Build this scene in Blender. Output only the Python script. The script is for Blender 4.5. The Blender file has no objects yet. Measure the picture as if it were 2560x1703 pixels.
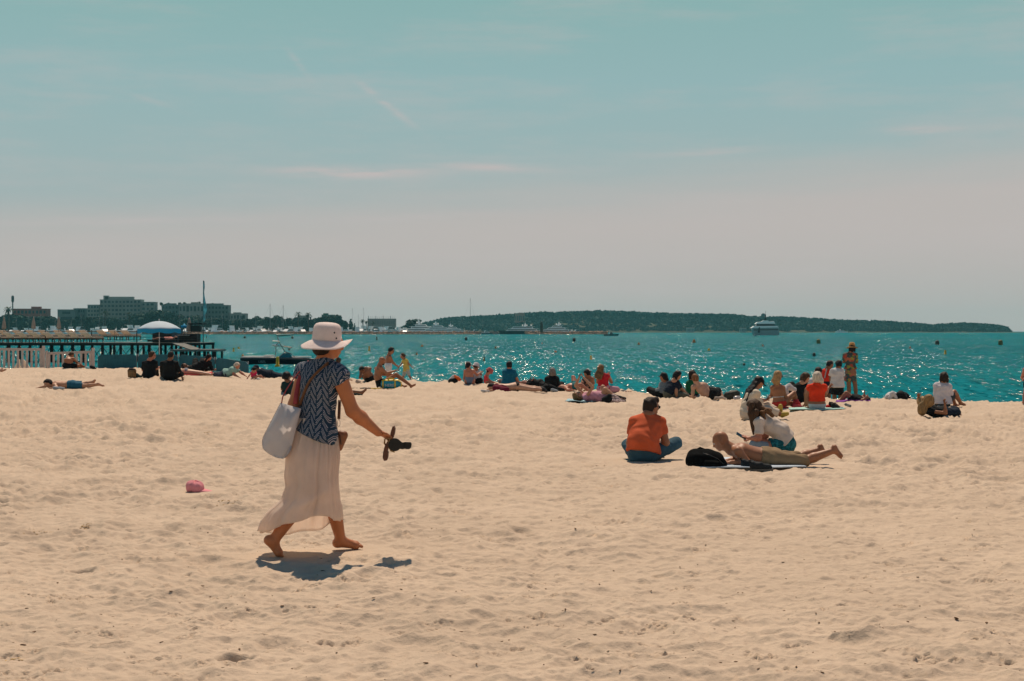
import bpy, math, random
import numpy as np
from mathutils import Vector, Matrix
R = math.radians
SC = bpy.context.scene
COL = SC.collection
# ------------------------------------------------------------------ camera
F = 3555.0            # focal length in photo pixels (50 mm on 36 mm, photo 2560 px wide)
CX, HY, CZ = 1280.0, 829.0, 1.64
SEA = -0.55
cam_d = bpy.data.cameras.new('camera'); cam = bpy.data.objects.new('camera', cam_d); COL.objects.link(cam)
cam_d.lens = 50; cam_d.sensor_width = 36; cam_d.clip_start = 0.1; cam_d.clip_end = 60000
cam.location = (0, 0, CZ); cam.rotation_euler = (R(90), 0, 0); cam_d.shift_y = -(851.5-HY)/2560
SC.camera = cam
SC.view_settings.view_transform = 'Standard'; SC.view_settings.look = 'None'
SC.view_settings.exposure = 0; SC.view_settings.gamma = 1
SC.cycles.max_bounces = 6; SC.cycles.volume_bounces = 0; SC.cycles.transparent_max_bounces = 8
SC.cycles.sample_clamp_indirect = 4
# ------------------------------------------------------------------ node helpers
class NT:
    def __init__(s, tree): s.t = tree; s.n = tree.nodes; s.l = tree.links
    def node(s, typ, **kw):
        n = s.n.new(typ)
        for k, v in kw.items(): setattr(n, k, v)
        return n
    def put(s, sock, v):
        if v is None: return
        if hasattr(v, 'is_output'): s.l.new(v, sock)
        else:
            if isinstance(v, (tuple, list)) and len(v) == 3 and sock.type == 'RGBA': v = (*v, 1)
            sock.default_value = v
    def m(s, op, a, b=None, c=None, clamp=False):
        n = s.node('ShaderNodeMath', operation=op, use_clamp=clamp)
        for i, v in enumerate((a, b, c)): s.put(n.inputs[i], v)
        return n.outputs[0]
    def vm(s, op, a, b=None):
        n = s.node('ShaderNodeVectorMath', operation=op)
        s.put(n.inputs[0], a); s.put(n.inputs[1], b)
        return n.outputs[0]
    def sep(s, v):
        n = s.node('ShaderNodeSeparateXYZ'); s.put(n.inputs[0], v); return n.outputs
    def comb(s, x, y, z):
        n = s.node('ShaderNodeCombineXYZ')
        for i, v in enumerate((x, y, z)): s.put(n.inputs[i], v)
        return n.outputs[0]
    def mix(s, f, a, b, blend='MIX'):
        n = s.node('ShaderNodeMix', data_type='RGBA', blend_type=blend)
        s.put(n.inputs[0], f); s.put(n.inputs[6], a); s.put(n.inputs[7], b); return n.outputs[2]
    def noise(s, v, scale, det=2, rough=.5, col=False, dist=0):
        n = s.node('ShaderNodeTexNoise'); s.put(n.inputs['Vector'], v); n.inputs['Scale'].default_value = scale
        n.inputs['Detail'].default_value = det; n.inputs['Roughness'].default_value = rough; n.inputs['Distortion'].default_value = dist
        return n.outputs['Color' if col else 'Fac']
    def ramp(s, f, stops, interp='LINEAR'):
        n = s.node('ShaderNodeValToRGB'); s.put(n.inputs[0], f); cr = n.color_ramp; cr.interpolation = interp
        while len(cr.elements) > 1: cr.elements.remove(cr.elements[0])
        cr.elements[0].position = stops[0][0]; cr.elements[0].color = (*stops[0][1], 1)
        for p, c in stops[1:]:
            e = cr.elements.new(p); e.color = (*c, 1)
        return n.outputs[0]
    def smooth(s, x, a, b):
        n = s.node('ShaderNodeMapRange', interpolation_type='SMOOTHSTEP'); s.put(n.inputs[0], x)
        n.inputs[1].default_value = a; n.inputs[2].default_value = b; return n.outputs[0]
def lin(r, g, b):
    f = lambda c: (c/255/12.92) if c/255 <= .04045 else ((c/255+.055)/1.055)**2.4
    return (f(r), f(g), f(b))
# ------------------------------------------------------------------ sky and sun
SUN_EL, SUN_AZ = 61.0, -4.0      # azimuth from +Y, positive to the right
w = bpy.data.worlds.new('World'); SC.world = w; w.use_nodes = True
nt = NT(w.node_tree); nt.n.clear()
tc = nt.node('ShaderNodeTexCoord').outputs['Generated']
dx, dy, dz = nt.sep(tc)
tv = nt.m('DIVIDE', dz, nt.m('SQRT', nt.m('MAXIMUM', nt.m('SUBTRACT', 1.0, nt.m('MULTIPLY', dz, dz)), 1e-4)))
tu = nt.m('DIVIDE', dx, nt.m('MAXIMUM', dy, 0.05))
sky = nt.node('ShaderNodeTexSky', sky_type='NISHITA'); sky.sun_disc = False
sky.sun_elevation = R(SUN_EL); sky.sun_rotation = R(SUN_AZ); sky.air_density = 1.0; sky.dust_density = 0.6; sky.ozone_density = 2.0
base = nt.ramp(nt.m('MULTIPLY', tv, 4.0, clamp=True), [(0, lin(177, 177, 173)), (.2, lin(174, 176, 173)), (.36, lin(163, 178, 178)), (.5, lin(156, 179, 180)), (.7, lin(147, 179, 181)), (.96, lin(137, 176, 175))])
wob = nt.m('MULTIPLY', nt.m('SUBTRACT', nt.noise(nt.comb(nt.m('MULTIPLY', tu, 3.0), nt.m('MULTIPLY', tv, 30.0), 0.0), 1.6, 4), .5), .03)
bound = nt.m('ADD', nt.m('ADD', nt.m('MULTIPLY', tu, .073), .104), wob)
pinkm = nt.smooth(nt.m('SUBTRACT', bound, tv), -.022, .040)
low = nt.smooth(tv, -.01, .075)
pinkm = nt.m('MULTIPLY', nt.m('MULTIPLY', pinkm, low), .9)
c1 = nt.mix(pinkm, base, lin(190, 182, 178))
def streak(px, py, hw, hh, rot=0.0, s=.7):
    u0, v0 = (px-CX)/F, (HY-py)/F
    a = nt.m('SUBTRACT', tu, u0); b = nt.m('SUBTRACT', tv, v0); cr, sr = math.cos(R(rot)), math.sin(R(rot))
    a2 = nt.m('ADD', nt.m('MULTIPLY', a, cr), nt.m('MULTIPLY', b, sr)); b2 = nt.m('SUBTRACT', nt.m('MULTIPLY', b, cr), nt.m('MULTIPLY', a, sr))
    a2 = nt.m('MULTIPLY', a2, F/hw); b2 = nt.m('MULTIPLY', b2, F/hh)
    q = nt.m('ADD', nt.m('MULTIPLY', a2, a2), nt.m('MULTIPLY', b2, b2))
    return nt.m('MULTIPLY', nt.m('EXPONENT', nt.m('MULTIPLY', q, -1.0)), s)
wis = None
for a in [(860, 433, 190, 15, 0, .95), (1230, 419, 130, 9, -2, .6), (1790, 384, 130, 8, 3, .5), (2320, 345, 130, 10, 0, .5), (965, 262, 90, 9, -38, .5),
          (745, 165, 40, 8, -50, .3), (380, 270, 70, 7, -16, .25), (300, 562, 420, 10, 2, .5), (1020, 545, 260, 9, 3, .4), (1500, 640, 500, 12, 0, .25)]:
    q = streak(*a); wis = q if wis is None else nt.m('ADD', wis, q)
nz = nt.noise(nt.comb(nt.m('MULTIPLY', tu, 10.0), nt.m('MULTIPLY', tv, 90.0), 0.0), 2.0, 5, .6)
wis = nt.m('MULTIPLY', wis, nt.smooth(nz, .25, .62))
veil = nt.m('MULTIPLY', nt.smooth(nt.noise(nt.comb(nt.m('MULTIPLY', tu, 4.0), nt.m('MULTIPLY', tv, 26.0), 3.0), 1.5, 7, .62), .45, .75), .30)
wis = nt.m('ADD', wis, veil, clamp=True)
c2 = nt.mix(wis, c1, lin(192, 184, 182))
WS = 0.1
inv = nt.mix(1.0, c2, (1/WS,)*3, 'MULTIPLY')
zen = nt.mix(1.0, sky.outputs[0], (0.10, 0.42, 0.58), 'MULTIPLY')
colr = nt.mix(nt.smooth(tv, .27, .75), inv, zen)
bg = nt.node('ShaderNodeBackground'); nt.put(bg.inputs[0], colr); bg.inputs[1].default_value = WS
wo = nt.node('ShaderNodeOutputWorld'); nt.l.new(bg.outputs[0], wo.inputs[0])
sd = bpy.data.lights.new('sun', 'SUN'); sd.energy = 4.6; sd.angle = R(.55); sd.color = (1.0, .80, .60)
so = bpy.data.objects.new('sun', sd); COL.objects.link(so)
sv = Vector((math.sin(R(SUN_AZ))*math.cos(R(SUN_EL)), math.cos(R(SUN_AZ))*math.cos(R(SUN_EL)), math.sin(R(SUN_EL))))
so.rotation_euler = sv.to_track_quat('Z', 'Y').to_euler(); so.location = (0, 20, 40)
# ------------------------------------------------------------------ numpy noise
def _h(ix, iy, s):
    n = (ix.astype(np.int64)*374761393 + iy.astype(np.int64)*668265263 + s*974634777) & 0x7fffffff
    n = ((n ^ (n >> 13))*1274126177) & 0x7fffffff
    n = ((n ^ (n >> 16))*2246822519 + 3266489917*s) & 0x7fffffff
    return ((n ^ (n >> 15)) & 0xffffff)/float(0xffffff)
def vnoise(x, y, s=0):
    ix, iy = np.floor(x), np.floor(y); fx, fy = x-ix, y-iy
    fx = fx*fx*fx*(fx*(fx*6-15)+10); fy = fy*fy*fy*(fy*(fy*6-15)+10)
    a, b, c, d = _h(ix, iy, s), _h(ix+1, iy, s), _h(ix, iy+1, s), _h(ix+1, iy+1, s)
    return (a+(b-a)*fx)*(1-fy)+(c+(d-c)*fx)*fy
def worley(x, y, s=0):
    ix, iy = np.floor(x), np.floor(y); best = np.full(x.shape, 9.)
    for i in (-1, 0, 1):
        for j in (-1, 0, 1):
            cx, cy = ix+i, iy+j
            best = np.minimum(best, (cx+_h(cx, cy, s)-x)**2+(cy+_h(cx, cy, s+7)-y)**2)
    return best
def smooths(t): t = np.clip(t, 0, 1); return t*t*(3-2*t)
# ------------------------------------------------------------------ the lie of the beach
_cpx = np.array([-6000, 0, 343, 446, 538, 622, 780, 1000, 1250, 1500, 1700, 1900, 2200, 2560, 7000.])
_cd = np.array([57, 57, 57.5, 57, 55.5, 53.5, 50.5, 49, 47, 43, 39, 37.5, 37, 36.5, 36.])
_cy = np.array([920, 920, 921, 922, 929, 937, 947, 954, 957, 975, 990, 997, 1000, 1006, 1006.])
_cz = CZ-(_cy-HY)/F*_cd
def gz(x, y):
    x = np.asarray(x, float); y = np.asarray(y, float); px = CX+F*x/np.maximum(y, 2.)
    yc = np.interp(px, _cpx, _cd); zc = np.interp(px, _cpx, _cz)
    ins = zc*smooths((y-11)/(yc-11)); d = np.maximum(y-yc, 0)
    return np.where(y <= yc, ins, zc-0.10*d*d/(d+2.0))
def P(px, py, d): return Vector(((px-CX)/F*d, d, CZ-(py-HY)/F*d))
def G(px, py):
    """the point of the sand seen at a pixel"""
    ds = np.arange(5.0, float(np.interp(px, _cpx, _cd))+2.5, .02)
    f = (CZ-(py-HY)/F*ds)-gz((px-CX)/F*ds, ds); k = np.argmax(f <= 0) if (f <= 0).any() else len(ds)-1
    return P(px, py, float(ds[k]))
def S(px, py):
    """the point of the sea seen at a pixel"""
    d = (CZ-SEA)*F/(py-HY); return P(px, py, d)
# ------------------------------------------------------------------ mesh helpers
def tag(o, label=None, cat=None, group=None, kind=None):
    if label: o['label'] = label
    if cat: o['category'] = cat
    if group: o['group'] = group
    if kind: o['kind'] = kind
    return o
def empty(name, loc, rz=0.):
    o = bpy.data.objects.new(name, None); o.empty_display_size = .2; COL.objects.link(o)
    o.location = loc; o.rotation_euler = (0, 0, rz); return o
def npmesh(name, v, q, mats=(), mi=None, smooth=True):
    me = bpy.data.meshes.new(name); v = np.asarray(v, np.float32); q = np.asarray(q, np.int32)
    me.vertices.add(len(v)); me.vertices.foreach_set('co', v.ravel())
    k = q.shape[1]; me.loops.add(q.size); me.loops.foreach_set('vertex_index', q.ravel())
    me.polygons.add(len(q)); me.polygons.foreach_set('loop_start', np.arange(0, q.size, k, dtype=np.int32))
    me.polygons.foreach_set('use_smooth', np.full(len(q), smooth))
    for m in mats: me.materials.append(m)
    if mi is not None: me.polygons.foreach_set('material_index', np.asarray(mi, np.int32))
    me.update(calc_edges=True); me.validate(); return me
def link(name, me, parent=None, loc=None):
    o = bpy.data.objects.new(name, me); COL.objects.link(o)
    if parent is not None: o.parent = parent
    if loc is not None: o.location = loc
    return o
class MB:
    """collects shapes into one mesh"""
    def __init__(s): s.v = []; s.f = []; s.mi = []; s.sm = []
    def add(s, vs, fs, mi=0, sm=False):
        b = len(s.v); s.v += [tuple(v) for v in vs]
        for f in fs: s.f.append(tuple(b+i for i in f)); s.mi.append(mi); s.sm.append(sm)
        return s
    def box(s, c, d, mi=0, rot=None, taper=1.0):
        hx, hy, hz = d[0]/2, d[1]/2, d[2]/2; vs = []
        for z in (-hz, hz):
            k = taper if z > 0 else 1
            for x, y in ((-hx, -hy), (hx, -hy), (hx, hy), (-hx, hy)):
                v = Vector((x*k, y*k, z)); v = rot @ v if rot is not None else v; vs.append(v+Vector(c))
        return s.add(vs, [(3, 2, 1, 0), (4, 5, 6, 7), (0, 1, 5, 4), (1, 2, 6, 5), (2, 3, 7, 6), (3, 0, 4, 7)], mi)
    def bar(s, a, b, w, d=None, mi=0):
        a, b = Vector(a), Vector(b); ax = b-a
        return s.box((a+b)/2, (w, d or w, ax.length), mi, ax.to_track_quat('Z', 'Y').to_matrix())
    def tube(s, pts, rad, n=8, mi=0, cap=True, flat=1.0, upv=None):
        pts = [Vector(p) for p in pts]; rad = [rad]*len(pts) if isinstance(rad, (int, float)) else rad
        vs, fs = [], []; prev = None
        for i, p in enumerate(pts):
            t = (pts[min(i+1, len(pts)-1)]-pts[max(i-1, 0)])
            if t.length < 1e-9: t = Vector((0, 0, 1))
            t.normalize(); u = prev if prev is not None else (upv or (Vector((0, 0, 1)) if abs(t.z) < .9 else Vector((1, 0, 0))))
            u = (u-t*u.dot(t)).normalized(); prev = u; v = t.cross(u)
            for k in range(n):
                a = 2*math.pi*k/n; vs.append(p+(u*math.cos(a)*flat+v*math.sin(a))*rad[i])
        for i in range(len(pts)-1):
            for k in range(n): fs.append((i*n+k, i*n+(k+1) % n, (i+1)*n+(k+1) % n, (i+1)*n+k))
        if cap: fs.append(tuple(range(n-1, -1, -1))); fs.append(tuple((len(pts)-1)*n+k for k in range(n)))
        return s.add(vs, fs, mi, True)
    def lathe(s, prof, n=16, c=(0, 0, 0), mi=0, sx=1., sy=1., rot=None, sm=True):
        vs, fs = [], []
        for r, z in prof:
            for k in range(n):
                a = 2*math.pi*k/n; v = Vector((r*math.cos(a)*sx, r*math.sin(a)*sy, z)); v = rot @ v if rot is not None else v
                vs.append(v+Vector(c))
        for i in range(len(prof)-1):
            for k in range(n): fs.append((i*n+k, i*n+(k+1) % n, (i+1)*n+(k+1) % n, (i+1)*n+k))
        fs.append(tuple(range(n-1, -1, -1))); fs.append(tuple((len(prof)-1)*n+k for k in range(n)))
        return s.add(vs, fs, mi, sm)
    def ball(s, c, r, n=10, mi=0, rot=None):
        r = (r,)*3 if isinstance(r, (int, float)) else r
        prof = [(math.sin(math.pi*i/n), -math.cos(math.pi*i/n)) for i in range(1, n)]
        vs, fs = [], []
        vs.append(Vector((0, 0, -1)))
        for a, z in prof:
            for k in range(n): t = 2*math.pi*k/n; vs.append(Vector((a*math.cos(t), a*math.sin(t), z)))
        vs.append(Vector((0, 0, 1))); L = len(prof)
        for k in range(n): fs.append((0, 1+(k+1) % n, 1+k)); fs.append((len(vs)-1, 1+(L-1)*n+k, 1+(L-1)*n+(k+1) % n))
        for i in range(L-1):
            for k in range(n): fs.append((1+i*n+k, 1+i*n+(k+1) % n, 1+(i+1)*n+(k+1) % n, 1+(i+1)*n+k))
        out = []
        for v in vs:
            v = Vector((v.x*r[0], v.y*r[1], v.z*r[2])); v = rot @ v if rot is not None else v; out.append(v+Vector(c))
        return s.add(out, fs, mi, True)
    def prism(s, poly, h0, h1, axis='z', mi=0):
        """polygon of (a, b) extruded: axis z -> (a, b, h), y -> (a, h, b), x -> (h, a, b)"""
        f = {'z': lambda a, b, h: (a, b, h), 'y': lambda a, b, h: (a, h, b), 'x': lambda a, b, h: (h, a, b)}[axis]; n = len(poly)
        vs = [f(a, b, h0) for a, b in poly]+[f(a, b, h1) for a, b in poly]
        return s.add(vs, [tuple(range(n-1, -1, -1)), tuple(range(n, 2*n))]+[(i, (i+1) % n, n+(i+1) % n, n+i) for i in range(n)], mi)
    def mesh(s, name, mats):
        me = bpy.data.meshes.new(name); me.from_pydata([tuple(v) for v in s.v], [], s.f); mats = mats if isinstance(mats, (list, tuple)) else [mats]
        for m in mats: me.materials.append(m)
        me.polygons.foreach_set('material_index', s.mi); me.polygons.foreach_set('use_smooth', s.sm)
        me.update(); return me
    def build(s, name, mats, parent=None, loc=None): return link(name, s.mesh(name, mats), parent, loc)
# ------------------------------------------------------------------ materials
_mats = {}
def mat(name, col, rough=.7, var=.12, scale=6., bump=0., bscale=40., metal=0., spec=.3, trans=0., sheen=0.):
    if name in _mats: return _mats[name]
    m = bpy.data.materials.new(name); m.use_nodes = True; t = NT(m.node_tree); b = t.n['Principled BSDF']
    co = t.node('ShaderNodeTexCoord').outputs['Object']; nz = t.noise(co, scale, 4, .6)
    lo = tuple(max(0, c*(1-var)) for c in col); hi = tuple(min(1, c*(1+var)) for c in col)
    cc = t.mix(t.smooth(nz, .3, .7), lo, hi)
    t.put(b.inputs['Base Color'], cc); b.inputs['Roughness'].default_value = rough; b.inputs['Metallic'].default_value = metal
    b.inputs['Specular IOR Level'].default_value = spec
    if bump:
        bp = t.node('ShaderNodeBump'); bp.inputs['Strength'].default_value = bump; bp.inputs['Distance'].default_value = .01
        t.put(bp.inputs['Height'], t.noise(co, bscale, 3)); t.l.new(bp.outputs[0], b.inputs['Normal'])
    if trans:
        tr = t.node('ShaderNodeBsdfTranslucent'); t.put(tr.inputs[0], cc); mx = t.node('ShaderNodeMixShader'); mx.inputs[0].default_value = trans
        out = t.n['Material Output']; t.l.new(b.outputs[0], mx.inputs[1]); t.l.new(tr.outputs[0], mx.inputs[2]); t.l.new(mx.outputs[0], out.inputs[0])
    _mats[name] = m; return m
# ------------------------------------------------------------------ sand
def sand_height(x, y):
    """footprints, scallops and wind ripples on top of the lie of the beach"""
    wx = x+.12*(vnoise(x*2.1, y*2.1, 3)-.5); wy = y+.12*(vnoise(x*2.1, y*2.1, 4)-.5)
    m = smooths((vnoise(x*.55, y*.55, 5)-.25)/.5)
    h = .032*(vnoise(x*.9, y*.9, 11)-.5)*2 + .020*(vnoise(wx*2.3, wy*2.3, 12)-.5)*2
    w1 = np.minimum(worley(wx*2.4, wy*3.4, 21), .6); w2 = np.minimum(worley(wx*5.6, wy*8.0, 31), .6); w3 = np.minimum(worley(wx*11., wy*15., 35), .6)
    h += (.050+.045*m)*(w1-.30)+(.022+.026*m)*(w2-.30)+.010*(w3-.30)
    h += .0075*(vnoise(x*13, y*15, 41)-.5)*2 + .0040*(vnoise(x*31, y*36, 42)-.5)*2
    r = smooths((vnoise(x*.35+9, y*.35, 51)-.5)/.2)
    h += .0028*r*np.sin((x*.55+y*.83+.25*vnoise(x*1.5, y*1.5, 6))*2*math.pi/.085)
    return h*(.80+1.05*smooths((y-9)/16))-.006
rng = np.random.RandomState(5)
def pits(x, y, h, X0, Y0, rad, dep, asp, ang):
    """press one footprint or hole into the height field (arrays are sorted rows of y)"""
    sel = np.where((np.abs(x-X0) < rad*3) & (np.abs(y-Y0) < rad*3))
    if len(sel[0]) == 0: return
    a, b = x[sel]-X0, y[sel]-Y0; c, s_ = math.cos(ang), math.sin(ang)
    q = ((a*c+b*s_)/(rad*asp))**2+((b*c-a*s_)/rad)**2; q = q*(1+.35*(vnoise(x[sel]*30, y[sel]*30, 77)-.5))
    h[sel] += -dep*np.exp(-q*q)+dep*.30*np.exp(-(np.sqrt(q)-1.5)**2*6)
rows = [4.2]
while rows[-1] < 66: rows.append(rows[-1]+max(.010, .34*rows[-1]**2/(F*.4*1.64)))
rows = np.array(rows); cols = np.concatenate([np.linspace(-2.6, -.5, 40)[:-1], np.linspace(-.5, -.375, 50)[:-1], np.linspace(-.375, .375, 1250), np.linspace(.375, .5, 50)[1:], np.linspace(.5, 2.6, 40)[1:]])
U, Y = np.meshgrid(cols, rows); X = U*Y
Hh = sand_height(X, Y)
ctr = np.abs(U) < .4
for i in range(3600):
    y0 = 1.64*F/(rng.uniform(960, 1705)-HY+rng.rand()*.5); x0 = (rng.rand()-.5)*.8*y0
    rad = rng.uniform(.014, .034)*(1 if rng.rand() < .85 else 1.7)*(.8+max(0, y0-8)*.085); k0 = np.searchsorted(rows, y0-rad*3.5); k1 = np.searchsorted(rows, y0+rad*3.5)
    c0 = np.searchsorted(cols, (x0-rad*3.5)/y0-.002); c1 = np.searchsorted(cols, (x0+rad*3.5)/y0+.002)
    pits(X[k0:k1, c0:c1], Y[k0:k1, c0:c1], Hh[k0:k1, c0:c1], x0, y0, rad, rad*rng.uniform(.15, .42)*(.6+.7*min(1, max(0, (y0-7)/8))), rng.uniform(1, 2.2), rng.uniform(0, 3.1))
for i in range(230):
    y1 = 1.64*F/(rng.uniform(1060, 1705)-HY); x1 = (rng.rand()-.5)*.8*y1; an = rng.uniform(-.6, .6); n_ = rng.randint(4, 15); ln = rng.uniform(.08, .45)
    for j in range(n_):
        t_ = rng.uniform(-.5, .5)*ln; x0 = x1+t_*math.cos(an)+rng.randn()*.012; y0 = y1+t_*math.sin(an)+rng.randn()*.03; rad = rng.uniform(.007, .015)*(.75+y1*.03); k0 = np.searchsorted(rows, y0-rad*3.5); k1 = np.searchsorted(rows, y0+rad*3.5)+1
        c0 = np.searchsorted(cols, (x0-rad*3.5)/y0-.002); c1 = np.searchsorted(cols, (x0+rad*3.5)/y0+.002); pits(X[k0:k1, c0:c1], Y[k0:k1, c0:c1], Hh[k0:k1, c0:c1], x0, y0, rad, rad*rng.uniform(.9, 1.7), rng.uniform(1, 1.8), an)
for (px, py, rad, dep) in [(2135, 1584, .062, .065), (1935, 1580, .06, .02), (205, 1428, .06, .05), (285, 1610, .05, .05), (590, 1637, .06, .06), (150, 1672, .05, .05),
                           (1620, 1560, .09, .03), (700, 1600, .08, .03), (1250, 1500, .07, .03), (560, 1262, .12, .05), (110, 1325, .09, .04)]:
    g = G(px, py); k0 = np.searchsorted(rows, g.y-rad*4); k1 = np.searchsorted(rows, g.y+rad*4)
    pits(X[k0:k1], Y[k0:k1], Hh[k0:k1], g.x, g.y, rad, dep, 1.3, .2)
for (px, py, rx, ry) in [(488, 1230, .35, .5), (1880, 1158, 1.5, .7), (1768, 1165, .5, .5), (1610, 1145, .8, .8), (1960, 1125, .8, .6), (165, 970, 1.5, 1.2), (690, 1388, .35, .35), (870, 1374, .4, .3), (1290, 975, 2., 1.5), (1490, 1003, 1.8, 1.5), (2350, 1030, 1.2, 1.2), (960, 968, 1.5, 1.2), (2040, 1020, 1.6, 1.4), (570, 942, 1.6, 1.5), (890, 985, 1., 1.)]:
    g = G(px, py); q_ = ((X-g.x)/rx)**2+((Y-g.y)/ry)**2; Hh = np.where(q_ < 1.6, Hh*np.clip(.15+.85*smooths((q_-.3)/1.3), 0, 1), Hh)
Zs = gz(X, Y)+Hh*np.clip((70-Y)/20, 0, 1)
# a shallow bed is trodden flat under whoever lies or walks here
nr, nc = X.shape
def gh(x, y):
    """height of the finished sand, with its relief"""
    k = int(np.clip(np.searchsorted(rows, y), 1, nr-1)); c = int(np.clip(np.searchsorted(cols, x/y), 1, nc-1)); return float(Zs[k, c])
idx = np.arange(nr*nc).reshape(nr, nc)
q = np.stack([idx[:-1, :-1], idx[:-1, 1:], idx[1:, 1:], idx[1:, :-1]], -1).reshape(-1, 4)
V = np.stack([X, Y, Zs], -1).reshape(-1, 3)
# the beach behind and beside the camera
b0 = len(V); ext = np.array([[-80, -60, -.03], [80, -60, -.03], [80, 4.4, -.03], [-80, 4.4, -.03]])
V = np.vstack([V, ext]); q = np.vstack([q, [[b0, b0+1, b0+2, b0+3]]])
m = bpy.data.materials.new('sand'); m.use_nodes = True; t = NT(m.node_tree); b = t.n['Principled BSDF']
po = t.node('ShaderNodeNewGeometry').outputs['Position']
n1 = t.noise(po, .7, 4, .6); n2 = t.noise(po, 9., 5, .65); n3 = t.noise(po, 220., 2, .6)
cA = t.mix(t.smooth(n1, .35, .7), (.484, .383, .291), (.538, .428, .327))
cA = t.mix(t.m('MULTIPLY', t.smooth(n2, .58, .75), .35), cA, (.42, .30, .19))
cA = t.mix(t.m('MULTIPLY', t.smooth(n3, .60, .72), .45), cA, (.30, .19, .11))
cA = t.mix(t.m('MULTIPLY', t.smooth(n3, .42, .30), .35), cA, (.66, .50, .38))
t.put(b.inputs['Base Color'], cA); b.inputs['Roughness'].default_value = .95; b.inputs['Specular IOR Level'].default_value = .1
bp = t.node('ShaderNodeBump'); bp.inputs['Strength'].default_value = .7; bp.inputs['Distance'].default_value = .016
hh = t.m('ADD', t.m('MULTIPLY', t.noise(po, 14., 5, .65), 1.5), t.m('MULTIPLY', t.noise(po, 160., 2), .25))
t.put(bp.inputs['Height'], hh); t.l.new(bp.outputs[0], b.inputs['Normal'])
sand = link('sand', npmesh('sand', V, q, [m])); tag(sand, kind='structure')
# ------------------------------------------------------------------ sea
r2 = [34.0]
while r2[-1] < 420: r2.append(r2[-1]+max(.16, .35*r2[-1]**2/(F*.4*2.19)))
while r2[-1] < 30000: r2.append(r2[-1]*1.12)
r2 = np.array(r2); c2 = np.concatenate([np.linspace(-2.5, -.4, 20)[:-1], np.linspace(-.4, .4, 900), np.linspace(.4, 2.5, 20)[1:]])
U, Y = np.meshgrid(c2, r2); X = U*Y
def chop(x, y):
    a = vnoise(x*.9, y*1.1, 61)+.5*vnoise(x*2.1+3, y*2.6, 62)+1.2*vnoise(x*.22, y*.45, 63)
    return .085*(a-1.35)
Z = SEA+chop(X, Y)*np.clip(1.3-Y/400, 0, 1)
nr2, nc2 = X.shape; idx = np.arange(nr2*nc2).reshape(nr2, nc2)
q = np.stack([idx[:-1, :-1], idx[:-1, 1:], idx[1:, 1:], idx[1:, :-1]], -1).reshape(-1, 4)
m = bpy.data.materials.new('sea_water'); m.use_nodes = True; t = NT(m.node_tree); b = t.n['Principled BSDF']
po = t.node('ShaderNodeNewGeometry').outputs['Position']
def slope(sx, sy, seed, s=1.0):
    return t.vm('SUBTRACT', t.noise(t.vm('ADD', t.vm('MULTIPLY', po, (sx, sy, 1.0)), (seed, seed*1.7, 0.0)), s, 2, .6, True), (.5, .5, .5))
near = t.smooth(t.m('ABSOLUTE', t.sep(po)[1]), 260., 60.)
s1 = slope(9.0, 2.4, 1.0); s2 = slope(3.2, .5, 5.0); s3 = slope(1.1, .08, 9.0)
sl = t.vm('ADD', (0, -.12, 0), t.vm('ADD', t.vm('ADD', t.vm('MULTIPLY', s1, (2.2, 2.6, 0)), t.vm('MULTIPLY', s2, (1.6, 2.4, 0))), t.vm('MULTIPLY', s3, (1.1, 1.7, 0))))
nrm = t.vm('NORMALIZE', t.vm('ADD', t.vm('MULTIPLY', sl, (1, 1, 0)), t.vm('MULTIPLY', t.node('ShaderNodeNewGeometry').outputs['Normal'], (1, 1, 1))))
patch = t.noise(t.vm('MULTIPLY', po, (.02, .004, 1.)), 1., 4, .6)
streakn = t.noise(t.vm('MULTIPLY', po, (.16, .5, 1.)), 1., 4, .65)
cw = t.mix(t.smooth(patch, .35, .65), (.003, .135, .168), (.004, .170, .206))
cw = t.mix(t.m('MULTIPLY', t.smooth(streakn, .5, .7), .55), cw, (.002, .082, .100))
wl = t.smooth(t.sep(t.vm('ADD', t.vm('MULTIPLY', s1, (.6, .6, .6)), s2))[1], .06, -.16); cw = t.mix(t.m('MULTIPLY', wl, .6), cw, (.001, .050, .058))  # wave slopes darkened in the water colour, standing in for their shading
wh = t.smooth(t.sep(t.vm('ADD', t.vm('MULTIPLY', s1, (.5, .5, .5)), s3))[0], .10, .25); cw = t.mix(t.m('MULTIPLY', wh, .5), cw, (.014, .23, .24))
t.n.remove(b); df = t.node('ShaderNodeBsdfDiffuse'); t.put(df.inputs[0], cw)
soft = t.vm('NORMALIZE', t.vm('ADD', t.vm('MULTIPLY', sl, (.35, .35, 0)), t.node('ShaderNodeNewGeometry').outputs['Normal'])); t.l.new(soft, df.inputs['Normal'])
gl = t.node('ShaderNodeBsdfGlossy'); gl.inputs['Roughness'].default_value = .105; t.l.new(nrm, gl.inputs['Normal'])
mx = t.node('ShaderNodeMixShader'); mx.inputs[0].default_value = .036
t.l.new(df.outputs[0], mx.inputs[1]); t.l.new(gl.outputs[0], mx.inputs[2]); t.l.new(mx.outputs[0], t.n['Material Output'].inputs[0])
sea = link('sea', npmesh('sea', np.stack([X, Y, Z], -1).reshape(-1, 3), q, [m])); tag(sea, kind='structure')
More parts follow.
